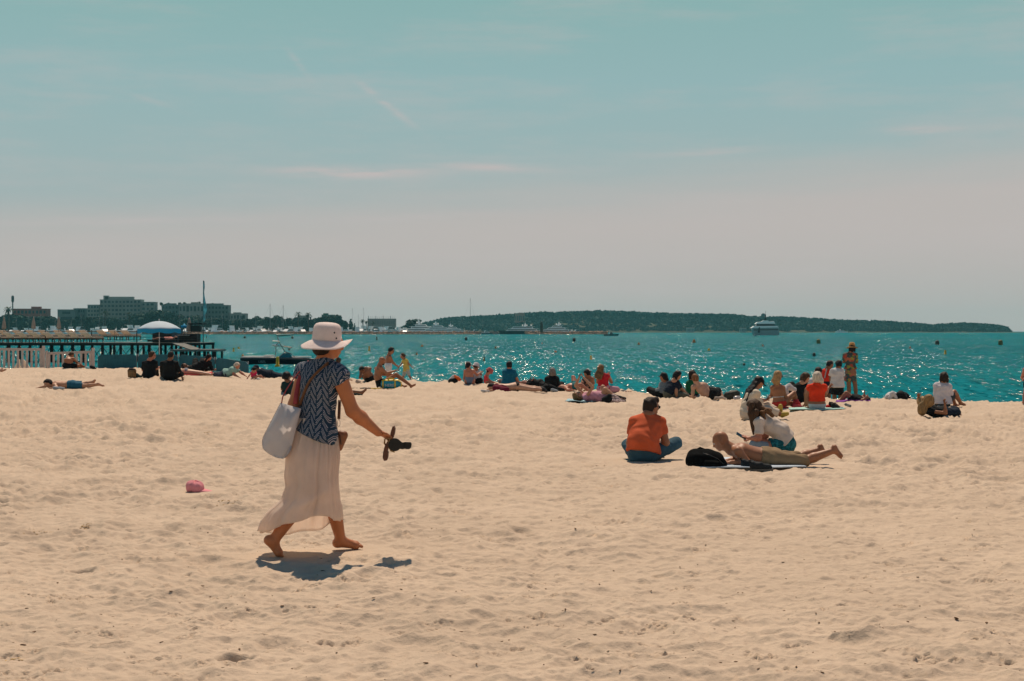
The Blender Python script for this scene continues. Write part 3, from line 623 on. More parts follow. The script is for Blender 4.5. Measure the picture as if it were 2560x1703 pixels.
# hat
def hat():
    mb = MB(); n = 64; c = P(817, 851, D+.035); rows_ = []
    M_ = Matrix.Rotation(R(3), 3, 'Y')
    def add_ring(fn): rows_.append([M_ @ Vector(fn(2*math.pi*k/n)) for k in range(n)])
    for i, q in enumerate(np.linspace(1, 0, 12)):      # brim from its edge to the crown
        def fn(a, q=q):
            ca, sa = math.cos(a), math.sin(a); r = .106+(.182-.106)*q; dz = -.055*ca*(ca < 0)*-1*-1 if False else 0
            z = q**1.25*(-.035*(1-ca)/2*1.0+.012*(1+ca)/2-.060*max(0, -sa)**1.2-.012*max(0, sa)+.010*math.sin(3*a+.8))
            return (r*ca*1.03, r*sa*(1.0+.12*q), z)
        add_ring(fn)
    for z, r in [(.006, .1065), (.012, .105), (.016, .106), (.05, .104), (.085, .100), (.105, .094), (.119, .081), (.127, .058), (.130, .030), (.131, .004)]:
        add_ring(lambda a, z=z, r=r: (r*math.cos(a)*1.02, r*math.sin(a)*1.08, z+.003*math.sin(2*a+1)))
    vs = [v+c-wm.o for r in rows_ for v in r]; fs = [(i*n+k, i*n+(k+1) % n, (i+1)*n+(k+1) % n, (i+1)*n+k) for i in range(len(rows_)-1) for k in range(n)]
    fs.append(tuple((len(rows_)-1)*n+k for k in range(n))); mb.add(vs, fs, 0, True)
    o = ho = mb.build('sun_hat', mat('cream_linen', (.88, .77, .74), .9, .04, 30., .5, 220., spec=.1, trans=.25), wm.root); s_ = o.modifiers.new('t', 'SOLIDIFY'); s_.thickness = .004
    for px, py, dd in ((836, 832, -.083), (841, 846, -.075)):
        e = MB(); p = P(px, py, D+.03+dd)-wm.o; e.ball(p, (.0065, .006, .0065), 8); e.build('eyelet', mat('dark_metal', (.03, .03, .03), .4, metal=.6), ho)
hat()
# white tote bag
def tote():
    o = empty('tote_bag', P(700, 1080, D)); tag(o, 'pale grey tote bag with red straps hanging from the walking woman\'s shoulder', 'bag'); B = o.location
    C = [P(701, 1007, D-.02), P(753, 1022, D-.10), P(722, 1147, D-.12), P(647, 1112, D-.04)]; n = 16; V = []; F_ = []
    for sd_ in (-1, 1):
        for i in range(n+1):
            for k in range(n+1):
                u, v = k/n, i/n; p = C[0]*(1-u)*(1-v)+C[1]*u*(1-v)+C[2]*u*v+C[3]*(1-u)*v
                b = .062*(max(0, math.sin(math.pi*u))**.6)*(max(0, math.sin(math.pi*min(1, v*.93+.02)))**.5+.25*(1-v))*(1 if v > .0 else .5)
                w_ = .05*(float(vnoise(np.array(u*3.2+v*1.5), np.array(v*2.6-u), 71))-.5)+.03*(float(vnoise(np.array(u*8+v*4), np.array(v*5.), 72))-.5); sag = .035*math.sin(math.pi*u)*v; cr = max(0, abs(u-.5)*2-.7)/.3*max(0, v-.8)/.2; p = p+(C[0]*.5+C[1]*.5-p)*.10*cr
                V.append(p+Vector((0, sd_*(b+w_*(b > .01)), -sag))-B)
    m_ = (n+1)**2
    for s_ in range(2):
        for i in range(n):
            for k in range(n):
                a = s_*m_+i*(n+1)+k; q = (a, a+1, a+n+2, a+n+1); F_.append(q if s_ == 0 else q[::-1])
    ed = [i*(n+1) for i in range(n+1)]+[n*(n+1)+k for k in range(1, n+1)]+[i*(n+1)+n for i in range(n-1, -1, -1)]
    for a, b in zip(ed, ed[1:]): F_.append((a, b, b+m_, a+m_))
    me = bpy.data.meshes.new('pouch'); me.from_pydata([tuple(v) for v in V], [], F_); me.polygons.foreach_set('use_smooth', [True]*len(F_)); me.materials.append(mat('white_nylon', (.62, .60, .62), .5, .04, 6., .3, 30., trans=.38)); link('pouch', me, o)
    s = MB(); pts = [P(738, 1010, D-.07), P(741, 985, D-.02), P(745, 960, D+.01), P(752, 935, D+.03), P(763, 912, D+.05), P(772, 903, D+.12), P(768, 915, D+.2)]
    s.tube([p-B for p in pts], [.017, .017, .016, .013, .011, .010, .010], 8, 0, True, .35, Vector((0, 1, 0))); s.build('strap', mat('red_strap', (.32, .045, .05), .6), o)
    s = MB(); pts = [P(704, 1008, D-.03), P(707, 992, D-.05), P(716, 975, D-.03), P(732, 950, D+.0), P(748, 930, D+.02), P(760, 915, D+.03)]
    s.tube([p-B for p in pts], .0045, 6); s.build('strap', mat('red_strap', (.32, .045, .05), .6), o)
tote()
# brown shoulder bag
def pouch():
    o = empty('shoulder_bag', P(853, 1105, D)); tag(o, 'small brown leather bag on a long strap at the walking woman\'s front hip', 'bag'); B = o.location
    mb = MB(); out = [(839, 1077), (848, 1072), (860, 1075), (870, 1084), (870, 1096), (862, 1115), (852, 1134), (845, 1140), (839, 1126)]
    pr = [cap(P(847, 1086, D+.03)-B, P(846, 1122, D+.03)-B, .024, .016), cap(P(858, 1090, D+.04)-B, P(850, 1120, D+.04)-B, .034, .020), cap(P(848, 1082, D+.04)-B, P(862, 1085, D+.04)-B, .020, .016)]
    V, Q = snet(pr, .006, .02); link('leather_body', npmesh('leather_body', V, Q, [mat('tan_leather', (.20, .070, .025), .45, .15, 14., .2, 80., spec=.5)]), o)
    z = MB(); z.tube([P(843, 1078, D-.0)-B, P(850, 1090, D+.0)-B, P(853, 1112, D+.005)-B], .0035, 6); z.build('zip', mat('dark_zip', (.03, .02, .015), .4), o)
    br = mat('brown_strap', (.11, .055, .028), .6); s = MB()
    pts = [on_back(*q) for q in ((824, 908), (815, 915), (804, 925), (793, 936), (783, 948), (774, 962), (767, 978), (760, 995), (755, 1008))]
    s.tube([p-B for p in [pts[0]+Vector((.012, .05, .0))]+pts+[pts[-1]+Vector((-.01, .06, -.02))]], .0135, 8, 0, True, .25, Vector((0, 1, 0))); s.build('strap', br, o)
    s = MB(); s.tube([P(849, 1000, D+.06)-B, P(848, 1030, D+.05)-B, P(847, 1048, D+.05)-B], .011, 8, 0, True, .3, Vector((0, 1, 0))); s.build('strap', br, o)
    s = MB()
    for k in range(12):
        a, b = 2*math.pi*k/12, 2*math.pi*(k+1)/12; c = P(847, 1058, D+.05)-B; s.tube([c+Vector((.010*math.cos(a), 0, .026*math.sin(a))), c+Vector((.010*math.cos(b), 0, .026*math.sin(b)))], .0022, 5)
    s.build('buckle', mat('steel', (.55, .55, .55), .25, metal=1), o)
pouch()
# the two sandals in her hand
def sandal(kind):
    lab = 'brown leather sandal held upright, seen edge on, in the walking woman\'s hand' if kind == 0 else 'dark sandal hanging sole outwards from the walking woman\'s fingers'
    c = P(975, 1105, D+.10) if kind == 0 else P(1000, 1113, D+.06); o = empty('sandal', c); tag(o, lab, 'sandal'); mb = MB(); st = mat('gold_strap', (.30, .19, .08), .5)
    def outl(pts, y0, y1, m, name):
        mb = MB(); pl = [((x-CX)/F*c.y-c.x, CZ-(y-HY)/F*c.y-c.z) for x, y in pts]; mb.prism(pl, y0, y1, 'y'); ob = mb.build(name, m, o)
        bv_ = ob.modifiers.new('b', 'BEVEL'); bv_.width = .004; bv_.segments = 2; bv_.limit_method = 'ANGLE'; return ob
    if kind == 0:
        outl([(982, 1066), (986, 1065), (988.5, 1072), (987, 1084), (983.5, 1094), (979, 1104), (973.5, 1112), (970.5, 1120), (969.5, 1129), (971, 1130), (970.5, 1142), (968, 1150.5), (961, 1151.5), (957.5, 1144), (958.5, 1132), (961, 1120), (964, 1111), (970, 1102), (976, 1092), (977.5, 1080)], -.036, .042, mat('cork_sole', (.115, .050, .030), .7, .2, 40.), 'sole')
        s = MB(); s.tube([P(976, 1096, D+.05)-c, P(962, 1098, D+.07)-c, P(961, 1108, D+.10)-c, P(965, 1114, D+.14)-c], .007, 6, 0, True, .4); s.tube([P(978, 1092, D+.06)-c, P(972, 1104, D+.06)-c, P(971, 1112, D+.07)-c], .006, 6, 0, True, .5); s.build('strap', st, o)
    else:
        a = []
        for k in range(15): th = R(38+k*284/14); a.append((987+16.5*math.cos(th)*1.0, 1112-16.5*math.sin(th)))
        a += [(1006, 1123.5), (1013, 1122), (1024, 1122), (1028, 1118), (1029.5, 1110), (1027, 1105.5), (1013, 1105), (1006, 1106.5)]
        outl(a, -.006, .010, mat('dark_rubber', (.020, .020, .018), .7, .15, 30.), 'sole')
        outl([(1014, 1104.5), (1027, 1105), (1029.8, 1110), (1028.5, 1118), (1024, 1122.5), (1014, 1122.5)], -.026, -.007, mat('dark_rubber', (.020, .020, .018), .7, .15, 30.), 'heel')
        s = MB(); s.tube([P(972, 1108, D+.06)-c, P(972, 1118, D+.09)-c, P(977, 1127, D+.10)-c, P(986, 1130, D+.07)-c], .006, 6, 0, True, .5); s.tube([P(975, 1103, D+.06)-c, P(970, 1098, D+.09)-c, P(977, 1095, D+.09)-c], .006, 6, 0, True, .5); s.build('strap', st, o)
sandal(0); sandal(1)
# ------------------------------------------------------------------ pink cap lying on the sand
def pinkcap():
    g = G(488, 1229); D_ = g.y; o = empty('baseball_cap', Vector((g.x, g.y, gh(g.x, g.y)))); tag(o, 'pink baseball cap lying on the sand left of the walking woman', 'cap'); B = o.location
    s_ = D_/F; mb = MB(); n = 28; rows_ = []
    for i, (r, z) in enumerate([(.088, -.01), (.090, .01), (.089, .03), (.084, .052), (.072, .070), (.052, .082), (.03, .088), (.004, .090)]):
        rows_.append([Vector((r*math.cos(2*math.pi*k/n)*1.04-.12*z, r*math.sin(2*math.pi*k/n)*.95, z*(1+.06*math.sin(2*math.pi*k/n*2))+.006*math.sin(2*math.pi*k/n*6))) for k in range(n)])
    rt = Matrix.Rotation(R(5), 3, 'Y') @ Matrix.Rotation(R(5), 3, 'X'); vs = [rt @ v+Vector((0, 0, .020)) for r in rows_ for v in r]; fs = [(i*n+k, i*n+(k+1) % n, (i+1)*n+(k+1) % n, (i+1)*n+k) for i in range(len(rows_)-1) for k in range(n)]
    mb.add(vs, fs, 0, True); ob = mb.build('crown', mat('pink_cotton', (.82, .32, .36), .8, .08, 25., .4, 120., trans=.2), o); so_ = ob.modifiers.new('s', 'SOLIDIFY'); so_.thickness = .003
    mb = MB(); vs, fs = [], []
    for i in range(9):
        for k in range(13):
            u, v = i/8, (k/12-.5)*2; a = v*R(62); r0 = .086; x = r0*math.cos(a)+u*.10*math.cos(v*1.2); y = r0*math.sin(a)*(1-.12*u); vs.append(rt @ Vector((x, y*.95, .006-.012*u*u-.014*v*v*u))+Vector((0, 0, .020)))
    fs = [(i*13+k, i*13+k+1, (i+1)*13+k+1, (i+1)*13+k) for i in range(8) for k in range(12)]; mb.add(vs, fs, 0, True); ob = mb.build('peak', mat('pink_cotton', (.82, .32, .36)), o); so_ = ob.modifiers.new('s', 'SOLIDIFY'); so_.thickness = .004
    mb = MB(); mb.ball(rt @ Vector((0, 0, .093))+Vector((0, 0, .020)), (.008, .008, .005), 8); mb.build('button', mat('pink_cotton', (.82, .32, .36)), o)
pinkcap()
# ------------------------------------------------------------------ man in the orange shirt
g = G(1607, 1154); D = g.y+.12
om = Person('dark-haired man in orange t-shirt and jeans sitting cross-legged with sunglasses', (g.x, g.y, float(gz(g.x, g.y))),
    PJ(D, head=(1628, 1018, .17), neck=(1620, 1038, .12), shL=(1588, 1056, .10), shR=(1650, 1056, .13), mid=(1606, 1104, -.05), elL=(1575, 1108, .12), wrL=(1600, 1115, .35), elR=(1664, 1106, .10), wrR=(1645, 1116, .33),
       hipL=(1592, 1138, .0), hipR=(1625, 1138, .0), knL=(1570, 1112, .38), anL=(1625, 1138, .55), toL=(1655, 1146, .50), knR=(1690, 1108, .30), anR=(1620, 1141, .42), toR=(1590, 1146, .40)), (.80, .58, -.05), (0, 0, 1), skin_='tan', vox=.011, fat=1.22)
om.hair('dark', 'short', vol=.017, wave=.006)
om.part('hair_quiff', [ell(P(1639, 1001, D+.19)-om.o, (.048, .05, .045)), ell(P(1622, 1004, D+.16)-om.o, (.07, .075, .05)), cap(P(1641, 998, D+.19)-om.o, P(1645, 993, D+.2)-om.o, .022, .010)], hairmat('dark', HAIR['dark']), noise=wrinkle(.006, (70, 70, 60))); om.shades()
om.shirt(cloth('orange_jersey', (.62, .115, .045), trans=.12), .62, .016, loose=.045, amp=.007, length=.80, name='t_shirt')
om.trousers(cloth('blue_denim', (.035, .085, .12), bscale=120.), 1.9, .010, name='jeans')
for c in 'LR': om.shoe(c, mat('dark_shoe', (.02, .02, .022), .7))
# ------------------------------------------------------------------ bald man lying on his front
g = G(1925, 1166); D = g.y+.12; gzb = float(gz(g.x, g.y))
bm_ = Person('bald shirtless man in khaki shorts lying on his front propped on his elbows', (g.x, g.y, gzb),
    PJ(D, head=(1803, 1102, .08), neck=(1829, 1124, .06), shL=(1845, 1128, -.12), shR=(1840, 1124, .22), elL=(1869, 1156, -.14), wrL=(1828, 1156, -.20), elR=(1842, 1150, .30), wrR=(1812, 1154, .18), mid=(1886, 1138, .05),
       hipL=(1938, 1146, -.05), hipR=(1936, 1143, .14), knL=(2012, 1152, -.08), anL=(2085, 1126, -.06), toL=(2105, 1147, -.06), knR=(1998, 1143, .26), anR=(2050, 1124, .30), toR=(2066, 1142, .30)), (-.86, .30, -.42), (-.35, .0, .95), skin_='tan', vox=.011, fat=1.04)
bm_.trousers(cloth('khaki_cotton', (.24, .165, .095)), 1.05, .012, name='shorts', rise=-.1, amp=.006)
def towel(label, quad, m, thick=.012, lift=.006, wav=.010, n=14, cat='towel'):
    """a cloth lying on the sand: quad of photo points (nearest edge first)"""
    pts = [G(*q) for q in quad]; c = (pts[0]+pts[2])/2; o_z = float(gz(c.x, c.y)); c = Vector((c.x, c.y, o_z)); V = []
    for i in range(n+1):
        for k in range(n+1):
            u, v = k/n, i/n; p = pts[0]*(1-u)*(1-v)+pts[1]*u*(1-v)+pts[2]*u*v+pts[3]*(1-u)*v; x = p.x+.02*math.sin(7*v+3*u); y = p.y+.03*math.sin(5*u+1)
            zz = max(gh(x, y), float(gz(x, y)))+lift+wav*(.5+.5*math.sin(8*u+4*v))*(.5+.5*math.sin(5*v*2+u*3)); V.append((x-c.x, y-c.y, zz-c.z))
    F_ = [(i*(n+1)+k, i*(n+1)+k+1, (i+1)*(n+1)+k+1, (i+1)*(n+1)+k) for i in range(n) for k in range(n)]
    me = bpy.data.meshes.new('towel'); me.from_pydata(V, [], F_); me.polygons.foreach_set('use_smooth', [True]*len(F_)); me.materials.append(m); o = link('beach_towel', me, None, c); s_ = o.modifiers.new('s', 'SOLIDIFY'); s_.thickness = thick; s_.offset = 1
    tag(o, label, cat); return o
towel('pale blue beach towel under the bald man', [(1745, 1174), (2015, 1170), (1985, 1144), (1715, 1148)], cloth('pale_blue_terry', (.50, .58, .66), bump=.6, bscale=90.))
# black backpack
def backpack():
    g = G(1768, 1172); s_ = g.y/F; o = empty('backpack', Vector((g.x, g.y, float(gz(g.x, g.y))))); tag(o, 'black backpack lying on the sand in front of the bald man', 'backpack'); B = o.location; D_ = g.y+.12
    q = lambda x, y, d=0.: P(x, y, D_+d)-B
    pr = [cap(q(1742, 1152), q(1790, 1156), .115, .10), cap(q(1738, 1140, .05), q(1765, 1138, .05), .07, .08), cap(q(1728, 1160), q(1740, 1163), .06, .06), cap(q(1795, 1158), q(1806, 1162), .075, .06), cap(q(1738, 1145, .04), q(1785, 1148, .04), .105, .10)]
    V, Q = snet(pr, .012, .05, wrinkle(.006, (18, 18, 22))); m = mat('black_nylon', (.006, .007, .008), .9, .2, 20., .3, 60., spec=.05); link('pack_body', npmesh('pack_body', V, Q, [m]), o)
    V, Q = snet([cap(q(1765, 1160, -.09), q(1792, 1162, -.09), .055, .05)], .012, .03); link('front_pocket', npmesh('front_pocket', V, Q, [m]), o)
    mb = MB(); mb.tube([q(1735, 1128, .03), q(1750, 1119, .03), q(1768, 1126, .03)], .010, 6); mb.build('handle', m, o)
    mb = MB(); mb.tube([q(1758, 1133, -.10), q(1775, 1138, -.12), q(1795, 1147, -.11), q(1808, 1160, -.08)], .007, 6, 0, True, .4); mb.build('zip', mat('grey_zip', (.05, .05, .055), .4), o)
    mb = MB(); mb.tube([q(1800, 1168, -.1), q(1812, 1170, -.12), q(1822, 1171, -.1)], .012, 6, 0, True, .4); mb.build('strap', m, o)
backpack()
def shoes():
    for i, (x, y, a) in enumerate([(1880, 1170, -8), (1902, 1175, 4)]):
        g = G(x, y); o = empty('running_shoe', Vector((g.x, g.y, gh(g.x, g.y))), R(a)); tag(o, ['black running shoe, the rear of the pair beside the bald man', 'black running shoe, the front one of the pair beside the bald man'][i], 'shoe', 'pair of running shoes')
        mb = MB(); mb.prism([(-.135, -.04), (-.11, -.05), (.0, -.045), (.08, -.055), (.13, -.045), (.15, 0), (.13, .04), (.05, .045), (-.1, .04)], 0, .026, 'z'); mb.build('sole', mat('grey_rubber', (.09, .09, .085), .8), o)
        V, Q = snet([cap((-.08, 0, .06), (.09, 0, .045), .042, .036), cap((-.10, 0, .05), (-.10, 0, .085), .036, .034), cap((.08, 0, .04), (.11, 0, .038), .036, .028), cap((-.05, 0, .07), (.0, 0, .085), .03, .024)], .008, .02, hs=[((0, 0, .022), (0, 0, -1))]); link('upper', npmesh('upper', V, Q, [mat('black_mesh', (.012, .016, .02), .8, .2, 60.)]), o)
        mb = MB(); mb.tube([(-.125, 0, .09), (-.145, 0, .125), (-.12, 0, .13)], .008, 6); mb.build('laces', mat('black_lace', (.01, .01, .012), .8), o)
shoes()
# ------------------------------------------------------------------ woman with the phone
g = G(1968, 1129); D = g.y+.15
pw = Person('woman with long brown hair in white t-shirt and teal shorts bent over a phone', (g.x, g.y, float(gz(g.x, g.y))),
    PJ(D, head=(1887, 1022, .05), neck=(1907, 1042, .02), shL=(1898, 1056, -.16), shR=(1924, 1050, .18), elL=(1897, 1096, -.22), wrL=(1872, 1096, -.12), haL=(1860, 1091, -.10), elR=(1915, 1090, .30), wrR=(1880, 1096, .22), mid=(1952, 1078, 0),
       hipL=(1965, 1114, -.08), hipR=(1968, 1110, .12), knL=(1892, 1118, -.12), anL=(1940, 1128, -.05), toL=(1965, 1130, -.10), knR=(1885, 1112, .30), anR=(1925, 1126, .35), toR=(1950, 1128, .35)), (-.72, .42, -.55), (-.55, .05, .83), sex='f', skin_='red', vox=.011, fat=1.12)
pw.hair('brown', 'long', vol=.026, length=.30, dirn=(-.10, -.25, -1), wave=.004, spread=.06)
pw.part('hair_lock', [cap(P(1880, 1012, D-.08)-pw.o, P(1876, 1035, D-.10)-pw.o, .045, .04), cap(P(1878, 1035, D-.10)-pw.o, P(1884, 1085, D-.10)-pw.o, .045, .018), cap(P(1890, 1030, D-.14)-pw.o, P(1887, 1070, D-.13)-pw.o, .045, .02)], hairmat('brown', HAIR['brown']), k=.02, noise=wrinkle(.003, (50, 50, 10)))
pw.part('hair_tuft', [cap(P(1898, 1020, D)-pw.o, P(1925, 1027, D-.05)-pw.o, .045, .03), cap(P(1918, 1027, D-.08)-pw.o, P(1931, 1040, D-.12)-pw.o, .040, .026), cap(P(1905, 1032, D-.10)-pw.o, P(1912, 1046, D-.15)-pw.o, .036, .020)], hairmat('auburn', (.16, .075, .03)), k=.02, noise=wrinkle(.005, (50, 50, 30)))
pw.shirt(cloth('white_jersey', (.56, .48, .42)), .75, .015, loose=.035, amp=.008, length=.75, name='t_shirt')
pw.trousers(cloth('teal_print', (.015, .13, .15), var=.6, scale=30.), .55, .012, name='shorts')
pw.part('lap_cloth', [cap(P(1885, 1112, D-.15)-pw.o, P(1922, 1116, D-.12)-pw.o, .07, .06)], cloth('light_denim', (.22, .28, .34)), noise=wrinkle(.006))
mb = MB(); c_ = P(1853, 1090, D-.10); mb.box((0, 0, 0), (.155, .075, .009), 0, Matrix.Rotation(R(31), 3, 'Y') @ Matrix.Rotation(R(25), 3, 'X')); ph = mb.build('phone_case', mat('teal_case', (.02, .10, .11), .4))
pho = empty('smartphone', c_); tag(pho, 'phone in a dark teal case held by the woman in the white t-shirt', 'phone'); ph.parent = pho
mb = MB(); rt_ = Matrix.Rotation(R(31), 3, 'Y') @ Matrix.Rotation(R(25), 3, 'X'); mb.box(rt_ @ Vector((0, 0, .0055)), (.145, .066, .002), 0, rt_); sc_ = mb.build('screen', mat('phone_glass', (.01, .012, .015), .1, spec=.6), pho)
# ------------------------------------------------------------------ everyone else on the beach
def fig(label, base, J, face, up=None, legs=None, dd=.12, auto=True, **kw):
    """base: photo point where the body meets the sand. Missing joints are filled in for a seated figure seen from behind."""
    g = G(*base); D = g.y+dd; sc = kw.get('sc', 1.0); gz_ = float(gz(g.x, g.y)); W = {k: P(v[0], v[1], D+(v[2] if len(v) > 2 else 0)) for k, v in J.items()}
    V3 = lambda *a: Vector(a)*sc
    if 'shL' not in W: W['shL'] = W['neck']+V3(-.155, .0, -.075); W['shR'] = W['neck']+V3(.155, 0, -.075)
    if 'hipL' not in W:
        pv = W.pop('pel', None)
        if pv is None: pv = Vector((g.x, D, gz_+.10*sc))
        W['hipL'] = pv+V3(-.09, .02, 0); W['hipR'] = pv+V3(.09, .02, 0)
    W.pop('pel', None)
    for c, s in (('L', -1), ('R', 1)):
        if 'el'+c not in W: W['el'+c] = W['sh'+c]+V3(s*.045, .10, -.25)
        if 'wr'+c not in W: W['wr'+c] = W['el'+c]+V3(-s*.10, .20, -.06)
        h = W['hip'+c]; z0 = gz_
        if 'kn'+c not in W:
            if legs == 'cross': W['kn'+c] = Vector((h.x+s*.20*sc, h.y+.30*sc, z0+.16*sc)); W['an'+c] = Vector((h.x-s*.06*sc, h.y+.42*sc, z0+.06*sc)); W['to'+c] = W['an'+c]+V3(-s*.14, .02, -.01)
            elif legs == 'up': W['kn'+c] = Vector((h.x+s*.04*sc, h.y+.34*sc, z0+.42*sc)); W['an'+c] = Vector((h.x+s*.03*sc, h.y+.62*sc, z0+.08*sc)); W['to'+c] = W['an'+c]+V3(0, .16, -.03)
            else: W['kn'+c] = Vector((h.x+s*.03*sc, h.y+.40*sc, z0+.13*sc)); W['an'+c] = Vector((h.x+s*.03*sc, h.y+.80*sc, z0+.06*sc)); W['to'+c] = W['an'+c]+V3(0, .08, .14)
        if 'an'+c not in W: W['an'+c] = W['kn'+c]+V3(0, .1, -.36)
        if 'to'+c not in W: W['to'+c] = W['an'+c]+V3(.15, .02, -.02)
    kw.setdefault('vox', .018 if D > 28 else .014)
    p = Person(label, (g.x, g.y, gz_), W, face, up, **kw); p.D = D; return p
blk = cloth('black_cotton', (.010, .012, .014)); wht = cloth('white_cotton', (.62, .60, .60), trans=.15); navy = cloth('navy_cotton', (.012, .020, .035))
AWAY = (0, 1, -.05)
# --- far left
p = fig('shirtless man bent forward sitting against the white fence', (172, 922), dict(head=(178, 888, .25), neck=(170, 895, .12), shL=(164, 900, 0), shR=(184, 897, .12), elR=(194, 908, .25), wrR=(206, 914, .3), elL=(170, 912, .3), wrL=(185, 915, .35), pel=(168, 914),
    knL=(190, 916, .25), anL=(205, 917, .35), toL=(212, 918, .35), knR=(196, 914, .1), anR=(180, 919, .2), toR=(190, 919, .2)), (.7, .4, -.75), (.3, .2, .6), skin_='tan', fat=1.1); p.hair('brown'); p.trousers(blk, .9, name='shorts')
p = fig('man in blue shorts lying face down on the bare sand at far left', (165, 972), dict(head=(121, 961, -.05), neck=(130, 961), shL=(137, 964, -.16), shR=(137, 959, .2), elL=(143, 969, -.25), wrL=(125, 971, -.3), elR=(118, 966, .35), wrR=(99, 969, .25), mid=(160, 963),
    hipL=(183, 963, -.06), hipR=(183, 961, .12), knL=(215, 965, -.08), anL=(246, 961, -.1), toL=(261, 966, -.1), knR=(212, 960, .2), anR=(233, 955, .22), toR=(238, 949, .22)), (-.6, -.5, -.55), (-.5, 0, .6), skin_='fair'); p.hair('black', vol=.03); p.trousers(cloth('blue_cotton', (.02, .10, .16)), .75, .016, name='shorts')
p = fig('barefoot person lying at the left edge of the beach, only the lower leg showing', (-60, 932), dict(head=(-150, 920), neck=(-135, 921), shL=(-128, 926, -.1), shR=(-128, 921, .2), pel=(-78, 925), hipL=(-78, 926, -.06), hipR=(-78, 924, .1), knL=(-35, 924, -.08), anL=(5, 927, -.1), toL=(17, 923, -.1), knR=(-35, 922, .2), anR=(0, 925, .2), toR=(8, 921, .2)), (-.2, 0, 1), (-1, 0, .1)); p.hair('brown'); p.trousers(navy, .6, name='shorts')
# --- two men in black
p = fig('man in black shirt and sunglasses sitting beside the wicker bag', (372, 947), dict(head=(381, 889, .02), neck=(374, 901), shL=(361, 909, 0), shR=(388, 907, .05), elR=(391, 921, .15), wrR=(400, 918, .3), pel=(372, 940), elL=(358, 925, .1), wrL=(375, 925, .35)), (.9, .4, -.15), (0, 0, 1), 'up', skin_='red', fat=1.2)
p.hair('brown', vol=.022); p.shades(); p.shirt(blk, .9, .014, loose=.06, length=1.1); p.trousers(blk, 2)
p = fig('man in black long-sleeved shirt, back turned, right of the man in sunglasses', (424, 949), dict(head=(428, 889, .03), neck=(424, 901), shL=(406, 910), shR=(440, 909), elR=(448, 927, .05), wrR=(455, 943, -.02), elL=(405, 928, .12), wrL=(415, 932, .35), pel=(424, 941)), (.45, .85, -.1), (0, 0, 1), 'cross', skin_='brown', fat=1.28)
p.hair('black', vol=.018); p.shirt(blk, 1.95, .014, loose=.06, length=1.1); p.trousers(blk, 2)
# --- group by the blue windbreak
p = fig('woman in black dress with long dark hair leaning beside the blue windbreak', (505, 930), dict(head=(522, 894, .05), neck=(515, 901), shL=(503, 907, .0), shR=(524, 907, .1), elL=(500, 920, .1), wrL=(510, 927, .2), elR=(528, 918, .1), wrR=(530, 928, .0), mid=(503, 915), pel=(492, 924)), (.7, .5, -.5), (.3, 0, .9), 'up', sex='f', skin_='red', fat=1.25)
p.hair('black', 'long', vol=.024, length=.25); p.shirt(blk, 1.9, .02, loose=.08, length=1.15, name='dress'); p.trousers(blk, 2, .03, name='dress_skirt')
p = fig('dark-haired person lying behind the sunbather on the red towel', (472, 928), dict(head=(462, 916), neck=(470, 919), shL=(474, 921, -.1), shR=(474, 919, .1), hipL=(500, 924, -.05), hipR=(500, 923, .1), knL=(520, 924, 0), anL=(535, 926), toL=(540, 923), knR=(520, 923, .1), anR=(535, 925, .15), toR=(540, 922, .15), elL=(478, 926, -.1), elR=(478, 925, .2), wrL=(470, 926, -.1), wrR=(470, 925, .2)), (.5, -.2, .7), (-.8, 0, .4), skin_='brown', dd=.6); p.hair('black', vol=.025); p.shirt(blk, .5); p.trousers(blk, 2)
p = fig('sunbather in grey swimsuit lying on a red towel behind the men in black', (470, 938), dict(head=(425, 933, .1), neck=(433, 932, .1), shL=(437, 934, -.1), shR=(437, 932, .2), mid=(452, 931), hipL=(466, 930, -.06), hipR=(466, 928, .12), knL=(495, 932, -.05), anL=(520, 935, -.05), toL=(530, 937, -.05), knR=(495, 931, .15), anR=(520, 934, .15), toR=(529, 936, .15), elL=(432, 936, -.2), wrL=(422, 936, -.2), elR=(432, 935, .25), wrR=(422, 935, .25)), (-.3, 0, -.9), (-.9, 0, .2), sex='f', skin_='pale', fat=1.1, dd=.3); p.hair('brown'); p.briefs(cloth('grey_lycra', (.16, .18, .22)))
towel('red beach towel under the sunbather in grey', [(400, 941), (535, 939), (535, 931), (410, 933)], cloth('red_terry', (.48, .05, .06), bump=.6, bscale=90.))
p = fig('white-haired woman in pale green top kneeling forward and reaching over the sand', (592, 944), dict(head=(592, 915, -.02), neck=(586, 921), shL=(582, 924, -.12), shR=(592, 924, .14), elL=(584, 936, -.1), wrL=(596, 942, -.12), elR=(603, 932, .1), wrR=(613, 939, .05), mid=(574, 932), hipL=(562, 935, -.06), hipR=(562, 933, .12), knL=(548, 938, -.1), anL=(533, 936, -.05), toL=(526, 938, -.05), knR=(546, 937, .2), anR=(533, 935, .2), toR=(526, 937, .2)), (.75, .2, -.6), (.3, 0, .9), sex='f', skin_='red', fat=1.15, dd=0)
p.hair('white', vol=.016); p.shirt(cloth('pale_green_cotton', (.24, .40, .36)), .6, loose=.04); p.trousers(cloth('dark_print', (.04, .045, .07), var=.9, scale=30.), 1.9, .02)
